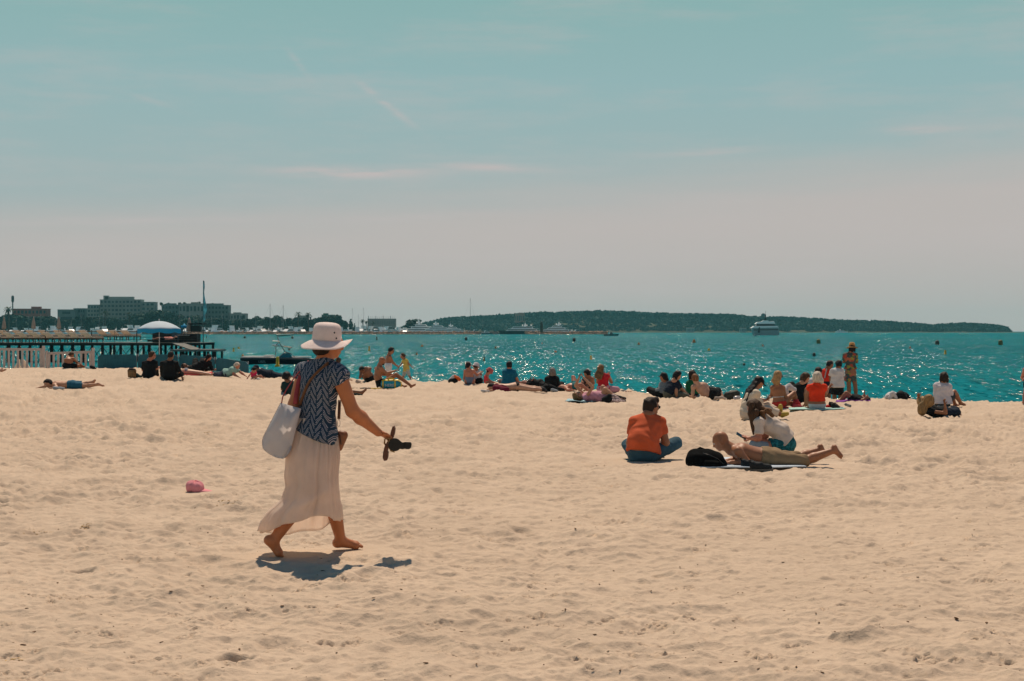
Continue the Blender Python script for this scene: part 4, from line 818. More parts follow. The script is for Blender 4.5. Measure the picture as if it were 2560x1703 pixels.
p = fig('small dark-haired child in bright pink top sitting on the sand', (640, 949), dict(head=(635, 925), neck=(634, 930.5), shL=(629, 932.5, .0), shR=(639, 932, .05), elL=(624, 938, -.05), wrL=(620, 944, -.05), pel=(634, 941), hipL=(632, 942, 0), hipR=(637, 942, .05), knL=(640, 942, -.1), anL=(630, 947, -.15), toL=(627, 948, -.1), knR=(652, 939.5, 0), anR=(659, 946, 0), toR=(664, 947, 0)), (.3, .4, -.5), (.1, .1, 1), sc=.55, skin_='red', dd=-.1, vox=.012); p.hair('black', vol=.02); p.shirt(cloth('hot_pink', (.65, .03, .10)), .3, .01); p.briefs(cloth('grey_lycra', (.16, .18, .22)))
p = fig('person in navy clothes and dark cap reclining at the waterline behind the child in pink', (690, 945), dict(head=(640, 921, .3), neck=(646, 927, .3), shL=(648, 930, .2), shR=(652, 928, .45), elL=(650, 940, .2), wrL=(660, 943, .1), elR=(655, 938, .5), wrR=(662, 942, .5), mid=(664, 934, .3), hipL=(678, 938, .25), hipR=(680, 936, .4), knL=(704, 942, .3), anL=(728, 945, .3), toL=(736, 941, .3), knR=(706, 940, .5), anR=(730, 943, .5), toR=(738, 939, .5)), (.7, -.1, -.2), (-.3, .1, .9), skin_='brown', dd=.5, fat=1.1); p.cap_hat(navy); p.shirt(navy, 1.9, .02, loose=.05); p.trousers(navy, 2, .02)
# --- behind the walking woman
p = fig('black-haired person in dark green top sitting on the sand behind the walking woman', (722, 989), dict(head=(717, 943, .05), neck=(720, 954), shL=(710, 961, 0), shR=(735, 960, .08), pel=(722, 981), elL=(706, 973, .1), wrL=(720, 975, .35), hipL=(716, 982, 0), hipR=(730, 981, .1), knL=(780, 976, .2), anL=(832, 986, .25), toL=(850, 982, .2), knR=(800, 972, .4), anR=(905, 981, .4), toR=(917, 971, .4)), (.6, .75, -.2), (0, 0, 1), skin_='brown', sex='f', fat=1.1); p.hair('black', vol=.035, wave=.006); p.shirt(cloth('bottle_green', (.012, .035, .036)), .8, loose=.05); p.trousers(blk, .6)
p = fig('bare-backed woman with a hair bun sitting just right of the walking woman', (850, 955), dict(head=(846, 903), neck=(847, 914), shL=(835, 921), shR=(861, 920), elR=(868, 936, -.05), wrR=(872, 950, -.05), haR=(881, 950, 0), pel=(848, 948)), (.2, .95, 0), (0, 0, 1), sex='f', skin_='fair'); p.hair('brown', 'bun', vol=.012); p.band(cloth('dark_lycra', (.02, .02, .03)), .5, .022); p.briefs(cloth('dark_lycra', (.02, .02, .03)))
p = fig('tanned man hunched forward with his dark head in his hands at the waterline', (918, 954), dict(head=(905, 925, .05), neck=(914, 922, .1), shL=(903, 928, .0), shR=(925, 922, .2), elL=(900, 944, -.1), wrL=(906, 932, -.1), elR=(910, 945, .1), wrR=(910, 934, .0), mid=(922, 938, .2), pel=(926, 948, .2)), (-.25, -.30, -.9), (-.35, -.85, .35), 'cross', skin_='brown', fat=1.05, dd=.3); p.hair('black', vol=.018); p.trousers(blk, .9)
p = fig('bald bearded man with tattooed arm sitting beside the yellow and blue bag', (950, 972), dict(head=(955, 902, 0), neck=(949, 914), shL=(941, 922, .12), shR=(954, 921, -.14), elR=(966, 934, -.12), haR=(1000, 924, 0), wrR=(987, 927, 0), elL=(958, 936, .25), wrL=(978, 936, .3), mid=(944, 942), hipL=(951, 962, .08), hipR=(952, 963, -.08), knR=(975, 951, -.15), anR=(1008, 966, -.1), toR=(1018, 964, -.1), knL=(991, 937, .15), anL=(1028, 965, .1), toL=(1040, 960, .1)), (.9, .1, -.2), (0, 0, 1), skin_='tan', fat=1.1); p.trousers(blk, .35)
p.part('beard', [ell(p.j['head']+p.f*.045-p.up*.085, (.05, .05, .045))], hairmat('black', HAIR['black']), hs=[(p.j['head']-p.up*.05, p.up)]); p.part('tattoo', [clip(cap(p.A['R'][0][0], p.A['R'][0][1], .053, .045), p.A['R'][0][0]+(p.A['R'][0][1]-p.A['R'][0][0])*.85, _u(p.A['R'][0][1]-p.A['R'][0][0]))], mat('tattoo_ink', (.05, .035, .035), .6, .5, 40.))
p = fig('dark-haired shirtless man in white shorts standing behind the bald man', (972, 955), dict(head=(978, 877, .02), neck=(973, 887), shL=(967, 893, .12), shR=(976, 893, -.12), elR=(983, 907, -.08), wrR=(992, 915, .0), elL=(980, 906, .2), wrL=(990, 912, .2), mid=(971, 903), hipL=(970, 916, .08), hipR=(972, 916, -.08), knL=(970, 938, .1), anL=(969, 965, .12), toL=(979, 967, .12), knR=(974, 938, -.05), anR=(972, 966, -.1), toR=(982, 968, -.1)), (.85, .25, -.45), (.2, 0, .95), skin_='tan', dd=3., fat=.98); p.hair('black', vol=.018); p.shades(); p.trousers(cloth('white_swim', (.60, .60, .62)), .75, .022, name='shorts')
p = fig('toddler in grey cap, yellow t-shirt and striped shorts stepping towards the bald man', (1017, 955), dict(head=(1007, 890.5), neck=(1011, 898), shL=(1009, 901, .08), shR=(1017, 901, -.08), elL=(1002, 912, .06), wrL=(995, 920, 0), elR=(1022, 909, -.08), wrR=(1030, 918, -.08), mid=(1015, 913), hipL=(1013, 926, .05), hipR=(1019, 926, -.05), knL=(1008, 942, .06), anL=(1006, 957, .08), toL=(999, 959, .08), knR=(1024, 941, -.04), anR=(1034, 956, -.06), toR=(1030, 960, -.06)), (-.85, .1, -.35), (-.15, 0, .95), sc=.62, skin_='tan', dd=1.4, vox=.013, curl=.3); p.hair('brown'); p.cap_hat(cloth('grey_cotton', (.42, .42, .44)), brim=(.6, .3, 0)); p.shirt(cloth('yellow_cotton', (.60, .47, .12), trans=.15), .5, .014, loose=.04, length=1.3, name='t_shirt'); p.trousers(cloth('striped_cotton', (.36, .40, .38), var=.35, scale=60.), .85, .018, name='shorts')
# --- mother and children
p = fig('woman in grey cap and low-backed grey swimsuit sitting with her child at the waterline', (1172, 962), dict(head=(1170.5, 914), neck=(1172, 922), shL=(1163, 928), shR=(1184, 928), elR=(1193, 938, .1), wrR=(1200, 932, .2), pel=(1174, 954)), (.5, .8, -.25), (0, 0, 1), sex='f', skin_='red', dd=.3); p.hair('black', 'tail', length=.18); p.cap_hat(cloth('grey_cotton', (.42, .42, .44))); p.part('swimsuit', [p._p(p.T[1], .009), p._p(p.T[0], .006)], cloth('slate_lycra', (.14, .18, .25)), hs=[(p.T[1][1], -_u(p.dn))])
p = fig('child in pale sun hat and grey shirt sitting beside the woman in grey cap', (1194, 962), dict(head=(1190, 917), neck=(1191, 925), shL=(1185, 929, .0), shR=(1198, 929, .05), pel=(1196, 952), elR=(1203, 936), wrR=(1200, 942, .2)), (.5, .7, -.35), (0, 0, 1), sc=.68, skin_='tan', dd=.9, vox=.013); p.hair('dark'); p.sun_hat(cloth('pale_hat', (.55, .50, .50)), .13, tall=.11); p.shirt(cloth('grey_cotton', (.42, .42, .44)), .6, length=.6); p.trousers(blk, 1.9, .03)
p = fig('toddler in red sun hat and red swimsuit looking down at the sand', (1216, 962), dict(head=(1223, 929), neck=(1218, 937), shL=(1213, 940, .05), shR=(1219, 941, -.06), pel=(1216, 954), elR=(1222, 948, -.06), wrR=(1228, 953, 0), hipL=(1214, 954, .05), hipR=(1217, 955, -.05), knR=(1230, 955, -.05), anR=(1240, 959, -.05), knL=(1228, 954, .1), anL=(1238, 958, .1)), (.75, .2, -.6), (.3, 0, .8), sc=.6, skin_='red', dd=.3, vox=.012); p.hair('dark'); p.sun_hat(cloth('red_hat', (.42, .10, .10)), .125, tall=.10); p.part('swimsuit', [p._p(q, .008) for q in p.T[:2]], cloth('red_lycra', (.60, .05, .06)))
p = fig('man in blue polo shirt sitting with his back turned behind the face-down sunbather', (1272, 968), dict(head=(1273, 914), neck=(1273, 922), shL=(1262, 930), shR=(1284, 930), elR=(1291, 946, .05), wrR=(1296, 955, .15), elL=(1261, 946, .12), wrL=(1270, 950, .35), pel=(1271, 960), hipL=(1266, 960), hipR=(1277, 960), knR=(1298, 958, .25), anR=(1300, 965, .55), toR=(1308, 963, .5)), AWAY, (0, 0, 1), 'cross', skin_='red', fat=1.2, dd=.5); p.hair('black', vol=.016); p.shirt(cloth('blue_polo', (.010, .12, .20), trans=.1), .8, .016, loose=.05, length=1.0, name='polo_shirt'); p.trousers(cloth('grey_shorts', (.10, .10, .11)), .9)
p = fig('sunbather in black bikini lying face down with a maroon cloth over her shoulders', (1290, 979), dict(head=(1230, 969), neck=(1239, 969), shL=(1244, 971, -.14), shR=(1244, 967, .2), elL=(1240, 976, -.3), wrL=(1226, 976, -.2), elR=(1238, 973, .35), wrR=(1226, 973, .25), mid=(1268, 969), hipL=(1293, 968, -.07), hipR=(1293, 965, .12), knL=(1330, 973, -.08), anL=(1357, 974, -.08), toL=(1366, 979, -.08), knR=(1328, 970, .16), anR=(1355, 971, .16), toR=(1364, 976, .16)), (-.5, -.3, -.75), (-.8, 0, .3), sex='f', skin_='pale', fat=1.12, dd=.1); p.hair('black', vol=.025); p.briefs(blk, w=.045)
p.shoe('L', mat('dark_shoe', (.02, .02, .022), .7)); p.shoe('R', mat('dark_shoe', (.02, .02, .022), .7))
def drape(label, prims, m, base, cat='towel', name='towel', vox=.02, k=.03, amp=.010, f=(22, 22, 24), group=None):
    """a crumpled cloth or soft bag: smooth union of primitives given in photo points"""
    g = G(*base); D = g.y+.1; B = Vector((g.x, g.y, float(gz(g.x, g.y)))); pr = []
    for q in prims: pr.append(cap(P(q[0], q[1], D+q[2])-B, P(q[3], q[4], D+q[5])-B, q[6], q[7]))
    V, Q = snet(pr, vox, k, wrinkle(amp, f, len(_mats)), hs=[((0, 0, -.03), (0, 0, -1))]); o = link(name, npmesh(name, V, Q, [m]), None, B); tag(o, label, cat, group); return o
drape('maroon cloth over the shoulders of the sunbather in black bikini', [(1238, 971, -.12, 1268, 973, -.12, .085, .06), (1240, 968, .0, 1262, 969, .0, .10, .07), (1250, 975, -.18, 1274, 977, -.16, .05, .035)], cloth('maroon', (.13, .012, .03)), (1255, 979), name='beach_cloth')
# --- black-shirted man and the couple
p = fig('grey-haired person in black cap and black shirt sitting with back turned', (1380, 976), dict(head=(1381, 931), neck=(1380, 940), shL=(1369, 947), shR=(1391, 947), elL=(1366, 962, .1), elR=(1394, 961, .1), pel=(1380, 967)), (-.1, 1, -.1), (0, 0, 1), 'cross', fat=1.25, skin_='fair'); p.hair('grey', 'bob', vol=.016); p.cap_hat(blk); p.shirt(blk, .8, .016, loose=.06, length=1.1); p.trousers(blk, 2)
drape('heap of black bags and clothes in front of the person in black cap', [(1358, 972, -.2, 1372, 973, -.2, .10, .09), (1372, 966, -.25, 1388, 972, -.25, .08, .06), (1366, 964, -.15, 1376, 968, -.15, .06, .07)], blk, (1370, 978), 'bag', 'bag', amp=.02)
drape('small pale cloth beside the heap of black bags', [(1380, 975, -.3, 1392, 977, -.3, .045, .035)], cloth('grey_blue', (.30, .34, .38)), (1386, 979), name='cloth')
p = fig('shirtless man in teal trunks lying on his back with one knee raised', (1415, 979), dict(head=(1405, 971), neck=(1411, 970), shL=(1416, 972, -.14), shR=(1416, 968, .18), mid=(1426, 967), hipL=(1436, 967, -.06), hipR=(1436, 965, .1), knR=(1433, 943, .3), anR=(1446, 970, .45), toR=(1452, 972, .5), knL=(1452, 962, -.1), anL=(1468, 974, -.1), elL=(1420, 976, -.25), wrL=(1432, 975, -.2), elR=(1420, 974, .3), wrR=(1430, 970, .3)), (-.2, .1, .95), (-.9, 0, .3), skin_='red', dd=.35); p.hair('black', vol=.03); p.trousers(cloth('teal_trunks', (.02, .14, .15)), .45)
p = fig('shirtless man in black cap with dark legs sitting behind the woman in pink', (1470, 978), dict(head=(1468, 934), neck=(1471, 942), shL=(1463, 948), shR=(1481, 947), elR=(1484, 958, .05), elL=(1460, 958, .1), wrL=(1456, 964, -.1), wrR=(1476, 962, -.1), pel=(1474, 968, .1), hipL=(1468, 968, .1), hipR=(1478, 968, .1), knL=(1458, 952, -.25), anL=(1452, 972, -.45), toL=(1447, 975, -.5), knR=(1470, 955, -.25), anR=(1466, 974, -.4), toR=(1460, 976, -.5)), (-.7, .5, -.2), (0, 0, 1), skin_='tan', dd=.8); p.hair('black'); p.cap_hat(blk, bk=True); p.trousers(cloth('tattoo_dark', (.05, .045, .045)), 1.6, .004, name='dark_shorts')
p = fig('woman with long light brown hair in red tank top sitting at the waterline', (1506, 985), dict(head=(1502, 923), neck=(1506, 935), shL=(1495, 941), shR=(1519, 940), elR=(1529, 956, .05), wrR=(1523, 938, .2), pel=(1508, 972), elL=(1494, 956, .12), wrL=(1505, 958, .35), hipL=(1503, 973), hipR=(1514, 973), knR=(1542, 974, .15), anR=(1530, 984, .5), toR=(1540, 985, .5), knL=(1518, 976, .4), anL=(1530, 984, .7)), (.35, .9, -.05), (0, 0, 1), sex='f', skin_='tan', fat=1.08); p.hair('dirty', 'long', vol=.022, length=.34, dirn=(-.25, -.35, -1), spread=.10); p.shirt(cloth('red_tank', (.45, .02, .03)), 0, .012, length=1.1, name='tank_top'); p.trousers(cloth('pink_trousers', (.50, .26, .32)), 1.9, .02)
p = fig('woman in pink dress lying on a blue towel holding a phone up', (1475, 1007), dict(head=(1446, 990, 0), neck=(1457, 992), shL=(1464, 994, -.14), shR=(1462, 989, .16), elL=(1482, 968, -.14), wrL=(1460, 945, -.05), haL=(1454, 938, 0), elR=(1439, 964, .16), wrR=(1447, 946, .08), haR=(1450, 938, .04), mid=(1482, 990), hipL=(1505, 994, -.07), hipR=(1505, 991, .11), knR=(1507, 968, .2), anR=(1535, 990, .3), knL=(1512, 974, -.1), anL=(1542, 998, -.1), toL=(1562, 1003, -.1), toR=(1562, 996, .3)), (.25, -.1, .95), (-.95, 0, .25), sex='f', skin_='fair', vox=.014, dd=.1); p.hair('dirty', 'bob', vol=.03, wave=.012)
p.shirt(cloth('pink_cotton2', (.52, .26, .34), trans=.1), .2, .014, loose=.03, length=1.1, name='dress'); p.trousers(cloth('pink_cotton2', (.52, .26, .34)), .45, .03, name='dress_skirt'); p.shades()
for c in 'LR': p.shoe(c, mat('dark_shoe', (.02, .02, .022), .7))
c_ = P(1451, 936, p.D+.03); o = empty('smartphone', c_); tag(o, 'dark phone held up by the woman lying in the pink dress', 'phone'); rt_ = Matrix.Rotation(R(-40), 3, 'Y'); mb = MB(); mb.box((0, 0, 0), (.15, .075, .009), 0, rt_); mb.build('phone_case', mat('dark_plastic', (.012, .012, .013)), o); mb = MB(); mb.box(rt_ @ Vector((0, 0, -.0055)), (.14, .066, .002), 0, rt_); mb.build('screen', mat('phone_glass', (.01, .012, .015)), o)
towel('pale blue patterned towel under the woman in the pink dress', [(1412, 1008), (1500, 1007), (1492, 998), (1424, 999)], cloth('blue_pattern', (.28, .44, .50), var=.6, scale=14.), wav=.05)
drape('black handbag beside the legs of the woman in the pink dress', [(1512, 1001, -.25, 1524, 990, -.25, .085, .06), (1518, 1002, -.25, 1524, 999, -.25, .07, .06)], blk, (1518, 1008), 'bag', 'handbag', amp=.008)
drape('floral white and pink cloth heaped beside the black handbag', [(1530, 992, -.1, 1550, 1001, -.1, .08, .05), (1530, 1003, -.2, 1560, 1004, -.2, .05, .03)], cloth('floral', (.50, .38, .36), var=.7, scale=25.), (1540, 1008), name='cloth')
p = fig('bare feet of a person lying beyond the beach crest behind the red tank top', (1560, 986), dict(head=(1545, 985, 1.6), neck=(1547, 986, 1.45), shL=(1544, 987, 1.4), shR=(1554, 987, 1.4), hipL=(1556, 986, .85), hipR=(1562, 986, .85), knL=(1562, 985, .4), anL=(1570, 984, .0), toL=(1570, 978, 0), knR=(1568, 985, .4), anR=(1578, 984, .0), toR=(1579, 978, 0), elL=(1542, 988, 1.1), elR=(1558, 988, 1.1), wrL=(1545, 988, .9), wrR=(1560, 988, .9)), (0, .1, 1), (0, 1, .1), skin_='fair', dd=.3); p.hair('brown'); p.trousers(navy, .5)
# --- four friends
p = fig('person in grey top and dark peaked cap, leftmost of the four friends', (1655, 992), dict(head=(1659, 943), neck=(1661, 955), shL=(1654, 960, .08), shR=(1670, 960, .0), pel=(1653, 984), elL=(1652, 972, .1), mid=(1660, 974)), (-.8, .5, -.1), (0, 0, 1), 'cross', sex='f', skin_='tan', dd=.4); p.hair('black', 'tail', length=.22, vol=.02); p.cap_hat(cloth('dark_cap', (.04, .035, .035))); p.shirt(cloth('mid_grey', (.19, .21, .22)), .8, loose=.04); p.trousers(blk, 2, .03)
p = fig('dark-haired person in black t-shirt and grey trousers leaning on one arm', (1680, 994), dict(head=(1693, 940, .05), neck=(1685, 953), shL=(1676, 961, .05), shR=(1694, 958, .05), elR=(1704, 973, .1), wrR=(1716, 985, .1), elL=(1690, 975, -.1), wrL=(1691, 990, -.1), mid=(1678, 974), pel=(1672, 985), hipL=(1668, 985), hipR=(1677, 986, .1), knR=(1708, 981, .25), anR=(1720, 990, .3), knL=(1705, 988, .0), anL=(1722, 992, .1)), (.75, .3, -.55), (.2, 0, .9), skin_='fair', fat=1.1); p.hair('black', 'bob', vol=.026); p.shirt(navy, .75, .016, loose=.05, length=.9, name='t_shirt'); p.trousers(cloth('olive_grey', (.10, .105, .085)), 1.9, .02)
p = fig('person with dark bobbed hair in green t-shirt, behind the shirtless ginger man', (1730, 992), dict(head=(1731, 938), neck=(1730, 951), shL=(1721, 958), shR=(1740, 958), pel=(1728, 982), elL=(1718, 971, .1), wrL=(1722, 983, .1)), (.2, 1, -.1), (0, 0, 1), 'cross', sex='f', skin_='red', dd=.5, fat=1.1); p.hair('dark', 'bob', vol=.03); p.shirt(cloth('green_cotton', (.012, .11, .045)), .7, loose=.04, name='t_shirt'); p.trousers(navy, 1.9)
p = fig('shirtless ginger-haired man reclining on one arm', (1757, 998), dict(head=(1738, 947), neck=(1742, 959), shL=(1733, 968, -.05), shR=(1763, 963, .05), elL=(1732, 980, -.05), wrL=(1731, 992, -.08), haL=(1736, 996, -.05), elR=(1778, 976, .2), wrR=(1785, 985, .4), mid=(1762, 980), hipL=(1777, 988, .0), hipR=(1784, 980, .1), knL=(1798, 985, .35), anL=(1808, 992, .7), knR=(1797, 976, .45), anR=(1806, 991, .8)), (-.05, 1, -.05), (-.1, 0, 1), skin_='pale', fat=1.1); p.hair('ginger', vol=.014); p.trousers(blk, .9, .02, name='shorts')
drape('olive and black backpack lying right of the four friends', [(1820, 990, 0, 1840, 985, 0, .12, .10), (1828, 982, .05, 1845, 992, 0, .08, .07)], mat('olive_nylon', (.035, .038, .03), .7, .4, 12.), (1832, 999), 'backpack', 'backpack', amp=.012)
drape('pale crumpled clothes lying beside the ginger-haired man', [(1790, 996, -.1, 1806, 994, -.1, .045, .04), (1806, 994, -.1, 1815, 998, -.1, .04, .03)], cloth('beige_cloth', (.44, .36, .30), var=.4), (1802, 1000), name='clothes')
drape('small clear plastic bag beside the olive backpack', [(1838, 995, -.2, 1848, 994, -.2, .05, .04)], mat('clear_plastic', (.45, .45, .47), .2, .3, 20.), (1843, 1000), 'bag', 'plastic_bag', amp=.01)
p = fig('dark-clad person lying behind the black bags at the waterline', (1326, 968), dict(head=(1310, 960), neck=(1316, 959), shL=(1321, 961, -.1), shR=(1321, 957, .15), mid=(1332, 958), hipL=(1340, 961, -.05), hipR=(1340, 958, .1), knL=(1352, 956, 0), anL=(1362, 964), knR=(1352, 954, .2), anR=(1362, 963, .2), elL=(1325, 964, -.1), wrL=(1330, 952, -.1), elR=(1325, 960, .2), wrR=(1326, 950, .1)), (.1, -.1, 1), (-1, 0, .2), skin_='red', dd=.4); p.hair('dirty', vol=.02); p.shirt(blk, .9, loose=.06); p.trousers(blk, 2, .02)
# --- woman in cream with yellow clogs, blonde, white-haired woman
p = fig('woman in cream outfit with black cap, very long black hair and yellow clogs', (1872, 1049), dict(head=(1896, 957, .08), neck=(1887, 974, .03), shL=(1874, 985, .14), shR=(1892, 984, -.13), elR=(1899, 1004, -.12), wrR=(1914, 1000, .0), haR=(1922, 994, .0), elL=(1885, 1006, .25), wrL=(1908, 1002, .2), mid=(1870, 1012), hipL=(1868, 1034, .09), hipR=(1870, 1035, -.09), knR=(1918, 1026, -.08), anR=(1956, 1036, -.04), toR=(1967, 1034, -.10), knL=(1918, 1018, .22), anL=(1948, 1030, .1), toL=(1950, 1014, .05)), (.80, .25, -.55), (.25, 0, .95), sex='f', skin_='tan', fat=1.15, vox=.012)
p.hair('black', 'long', vol=.016, length=.50, dirn=(-.62, -.25, -.9), spread=.08); p.cap_hat(blk, brim=(.75, .2, -.5)); p.shirt(cloth('cream_knit', (.62, .53, .42), trans=.1), 1.3, .014, loose=.05, length=1.0, name='blouse'); p.trousers(cloth('cream_linen2', (.56, .47, .38)), 1.7, .03)
for c in 'LR': p.shoe(c, mat('yellow_foam', (.42, .30, .05), .6), 'clog', .016)
c_ = P(1916, 996, p.D-.02); o = empty('smartphone', c_); tag(o, 'grey phone held by the woman in the cream outfit', 'phone'); rt_ = Matrix.Rotation(R(-50), 3, 'Y'); mb = MB(); mb.box((0, 0, 0), (.15, .075, .010), 0, rt_); mb.build('phone_case', mat('grey_case', (.16, .19, .2), .3), o); mb = MB(); mb.box(rt_ @ Vector((0, 0, .006)), (.14, .066, .002), 0, rt_); mb.build('screen', mat('phone_glass', (.01, .012, .015)), o)
p = fig('blonde woman in bikini with white strap and sunglasses sitting and reading', (1948, 1021), dict(head=(1945, 941), neck=(1943, 960), shL=(1931, 970), shR=(1957, 970), elL=(1929, 988, .1), wrL=(1920, 996, .05), elR=(1963, 990, .05), wrR=(1962, 998, .25), mid=(1946, 996), hipL=(1942, 1010), hipR=(1954, 1010), knR=(1984, 984, .25), anR=(1992, 1014, .35), toR=(2002, 1016, .35), knL=(1975, 1008, .35), anL=(1995, 1016, .5)), (.75, .62, -.1), (0, 0, 1), sex='f', skin_='tan', fat=1.06, vox=.014); p.hair('blond', 'long', vol=.022, length=.20, spread=.04); p.shades()
p.band(wht, .80, .013, which=0); p.briefs(cloth('red_lycra2', (.52, .04, .03)), w=.07)
drape('white cloth held over the raised knee of the blonde woman', [(1962, 968, .2, 1974, 964, .2, .045, .05), (1972, 968, .2, 1986, 974, .2, .07, .05), (1965, 975, .15, 1972, 998, .1, .06, .03)], wht, (1970, 1018), name='cloth')
drape('red towel bunched beside the blonde woman', [(1985, 1014, .1, 2000, 1017, .1, .06, .04), (1990, 1004, .25, 1998, 1012, .25, .07, .05), (1958, 1020, -.1, 1985, 1020, -.1, .03, .03)], cloth('red_terry', (.48, .05, .06)), (1985, 1021))
towel('pale turquoise towel under the woman in the orange-red wrap', [(1972, 1026), (2115, 1025), (2105, 1019), (1975, 1020)], cloth('turquoise_terry', (.36, .58, .54), bump=.6, bscale=90.))
p = fig('white-haired woman in orange-red wrap sitting with her back turned on a turquoise towel', (2042, 1024), dict(head=(2043, 944), neck=(2042, 961), shL=(2025, 970), shR=(2059, 970), elL=(2018, 990, .05), wrL=(2020, 1014, .0), haL=(2022, 1022, 0), elR=(2063, 985, .1), wrR=(2072, 968, .25), haR=(2078, 962, .25), pel=(2042, 1012), mid=(2042, 996)), (.3, .95, -.05), (0, 0, 1), 'up', sex='f', skin_='tan', fat=1.28, vox=.014); p.hair('white', 'long', vol=.030, length=.14, dirn=(.35, 0, -1), spread=.12, wave=.006); p.briefs(wht, w=.045)
p.part('wrap', [p._p(p.T[0], .022), p._p(p.T[2], .02), p._p(p.T[3], .02), p._p(p.T[1], .03)], cloth('orange_red', (.80, .055, .02), trans=.15), hs=[(p.T[1][1]+_u(p.dn)*.06, _u(p.dn))], noise=wrinkle(.010, (20, 20, 16)))
drape('red ball-shaped bundle on the turquoise towel', [(2069, 1018, -.1, 2073, 1018, -.1, .055, .05)], cloth('red_bundle', (.55, .02, .02)), (2071, 1022), 'bundle', 'bundle')
drape('black mesh bag on the turquoise towel', [(2084, 1014, 0, 2094, 1018, 0, .06, .05), (2076, 1010, .1, 2088, 1012, .1, .05, .04)], mat('black_net', (.02, .018, .016), .8, .6, 40.), (2088, 1023), 'bag', 'mesh_bag', amp=.02, f=(60, 60, 60))
drape('crumpled white tissue beside the black mesh bag', [(2099, 1019, 0, 2106, 1019, 0, .03, .025)], wht, (2102, 1023), 'tissue', 'tissue')
p = fig('curly brown-haired person in black top sitting behind the blonde woman', (2003, 1006), dict(head=(2013, 946, .05), neck=(2006, 958), shL=(1994, 965, .1), shR=(2011, 965, 0), pel=(2000, 995), elR=(2014, 978, .0), wrR=(2022, 984, .1)), (.8, .2, -.5), (.25, 0, .9), 'up', skin_='fair', dd=.3, fat=1.15); p.hair('brown', 'bob', vol=.034, wave=.009); p.shirt(blk, .9, loose=.05); p.trousers(blk, 2)
drape('teal and black bag with a rolled white towel behind the blonde woman', [(2000, 996, 0, 2014, 998, 0, .09, .08)], mat('teal_bag', (.02, .10, .13), .7, .7, 8.), (2007, 1004), 'bag', 'beach_bag')
p = fig('person in black cap and white top hidden behind the white-haired woman', (2038, 1004), dict(head=(2046, 930), neck=(2041, 943), shL=(2028, 952), shR=(2052, 950), pel=(2036, 990)), (.5, .8, -.2), (0, 0, 1), 'up', skin_='tan', dd=.8); p.hair('black'); p.cap_hat(blk, bk=True); p.shirt(wht, .6, loose=.04); p.trousers(blk, 1.5)
p = fig('boy in red top with grey straps looking down, left of the boy in white', (2066, 1000), dict(head=(2075, 912, .02), neck=(2069, 921), shL=(2061, 927, .05), shR=(2076, 927, -.02), elR=(2078, 942, .0), wrR=(2080, 955, .1), pel=(2068, 963), mid=(2067, 945), hipL=(2065, 964), hipR=(2072, 964), knL=(2064, 986), anL=(2064, 1006), knR=(2073, 986), anR=(2073, 1006), toL=(2070, 1009), toR=(2080, 1009)), (.85, .2, -.4), (0, 0, 1), skin_='brown', sc=.86, dd=4.5); p.hair('black', vol=.02); p.shirt(cloth('red_vest', (.58, .035, .02)), .5, .014, loose=.03, length=.4); p.trousers(navy, .9)
p.part('strap', [cap(p.j['neck']+A_((-.05, -.09, -.02)), p.T[1][1]+A_((-.09, -.12, .0)), .018, .018)], cloth('grey_strap', (.35, .35, .38)))
p = fig('boy in white t-shirt and black shorts standing at the water with his back turned', (2093, 1001), dict(head=(2097, 912), neck=(2094, 922), shL=(2081, 928), shR=(2104, 928), elL=(2076, 944, .03), wrL=(2077, 958, .08), elR=(2108, 944, .03), wrR=(2107, 958, .1), mid=(2093, 948), hipL=(2088, 967), hipR=(2098, 967), knL=(2086, 988), anL=(2086, 1008), toL=(2084, 1011, .12), knR=(2101, 988), anR=(2101, 1008), toR=(2103, 1011, .12)), (.1, 1, -.25), (0, 0, 1), skin_='brown', sc=.92, dd=4., fat=1.15); p.hair('black', vol=.02); p.shirt(wht, .75, .02, loose=.06, length=1.1, name='t_shirt'); p.trousers(blk, .95, .03, name='shorts')
p = fig('woman in straw sun hat and short floral dress standing at the edge of the water', (2128, 1001), dict(head=(2130, 870), neck=(2126, 882), shL=(2113, 888), shR=(2138, 888), elL=(2109, 905, .08), wrL=(2118, 902, .25), elR=(2142, 905, .08), wrR=(2134, 902, .25), mid=(2126, 912), hipL=(2121, 932), hipR=(2132, 932), knL=(2122, 966), anL=(2123, 1000), toL=(2121, 1004, .12), knR=(2138, 965), anR=(2141, 1000), toR=(2143, 1004, .12)), (.15, 1, -.1), (0, 0, 1), sex='f', skin_='tan', dd=6.5, fat=1.1, vox=.016); p.hair('black', 'bob', vol=.02)
p.sun_hat(cloth('straw', (.50, .26, .09), bscale=150.), .185, tall=.14)
fm = bpy.data.materials.new('floral_print'); fm.use_nodes = True; t = NT(fm.node_tree); co = t.node('ShaderNodeTexCoord').outputs['Object']; vo = t.node('ShaderNodeTexVoronoi'); vo.inputs['Scale'].default_value = 11; t.put(vo.inputs['Vector'], t.vm('ADD', co, t.vm('MULTIPLY', t.noise(co, 8., 2, .5, True), (.1, .1, .1)))); t.put(t.n['Principled BSDF'].inputs['Base Color'], t.ramp(t.sep(vo.outputs['Color'])[0], [(0, (.05, .07, .06)), (.32, (.40, .06, .03)), (.5, (.30, .27, .04)), (.68, (.06, .09, .07)), (.85, (.45, .12, .06))], 'CONSTANT')); t.n['Principled BSDF'].inputs['Roughness'].default_value = .8
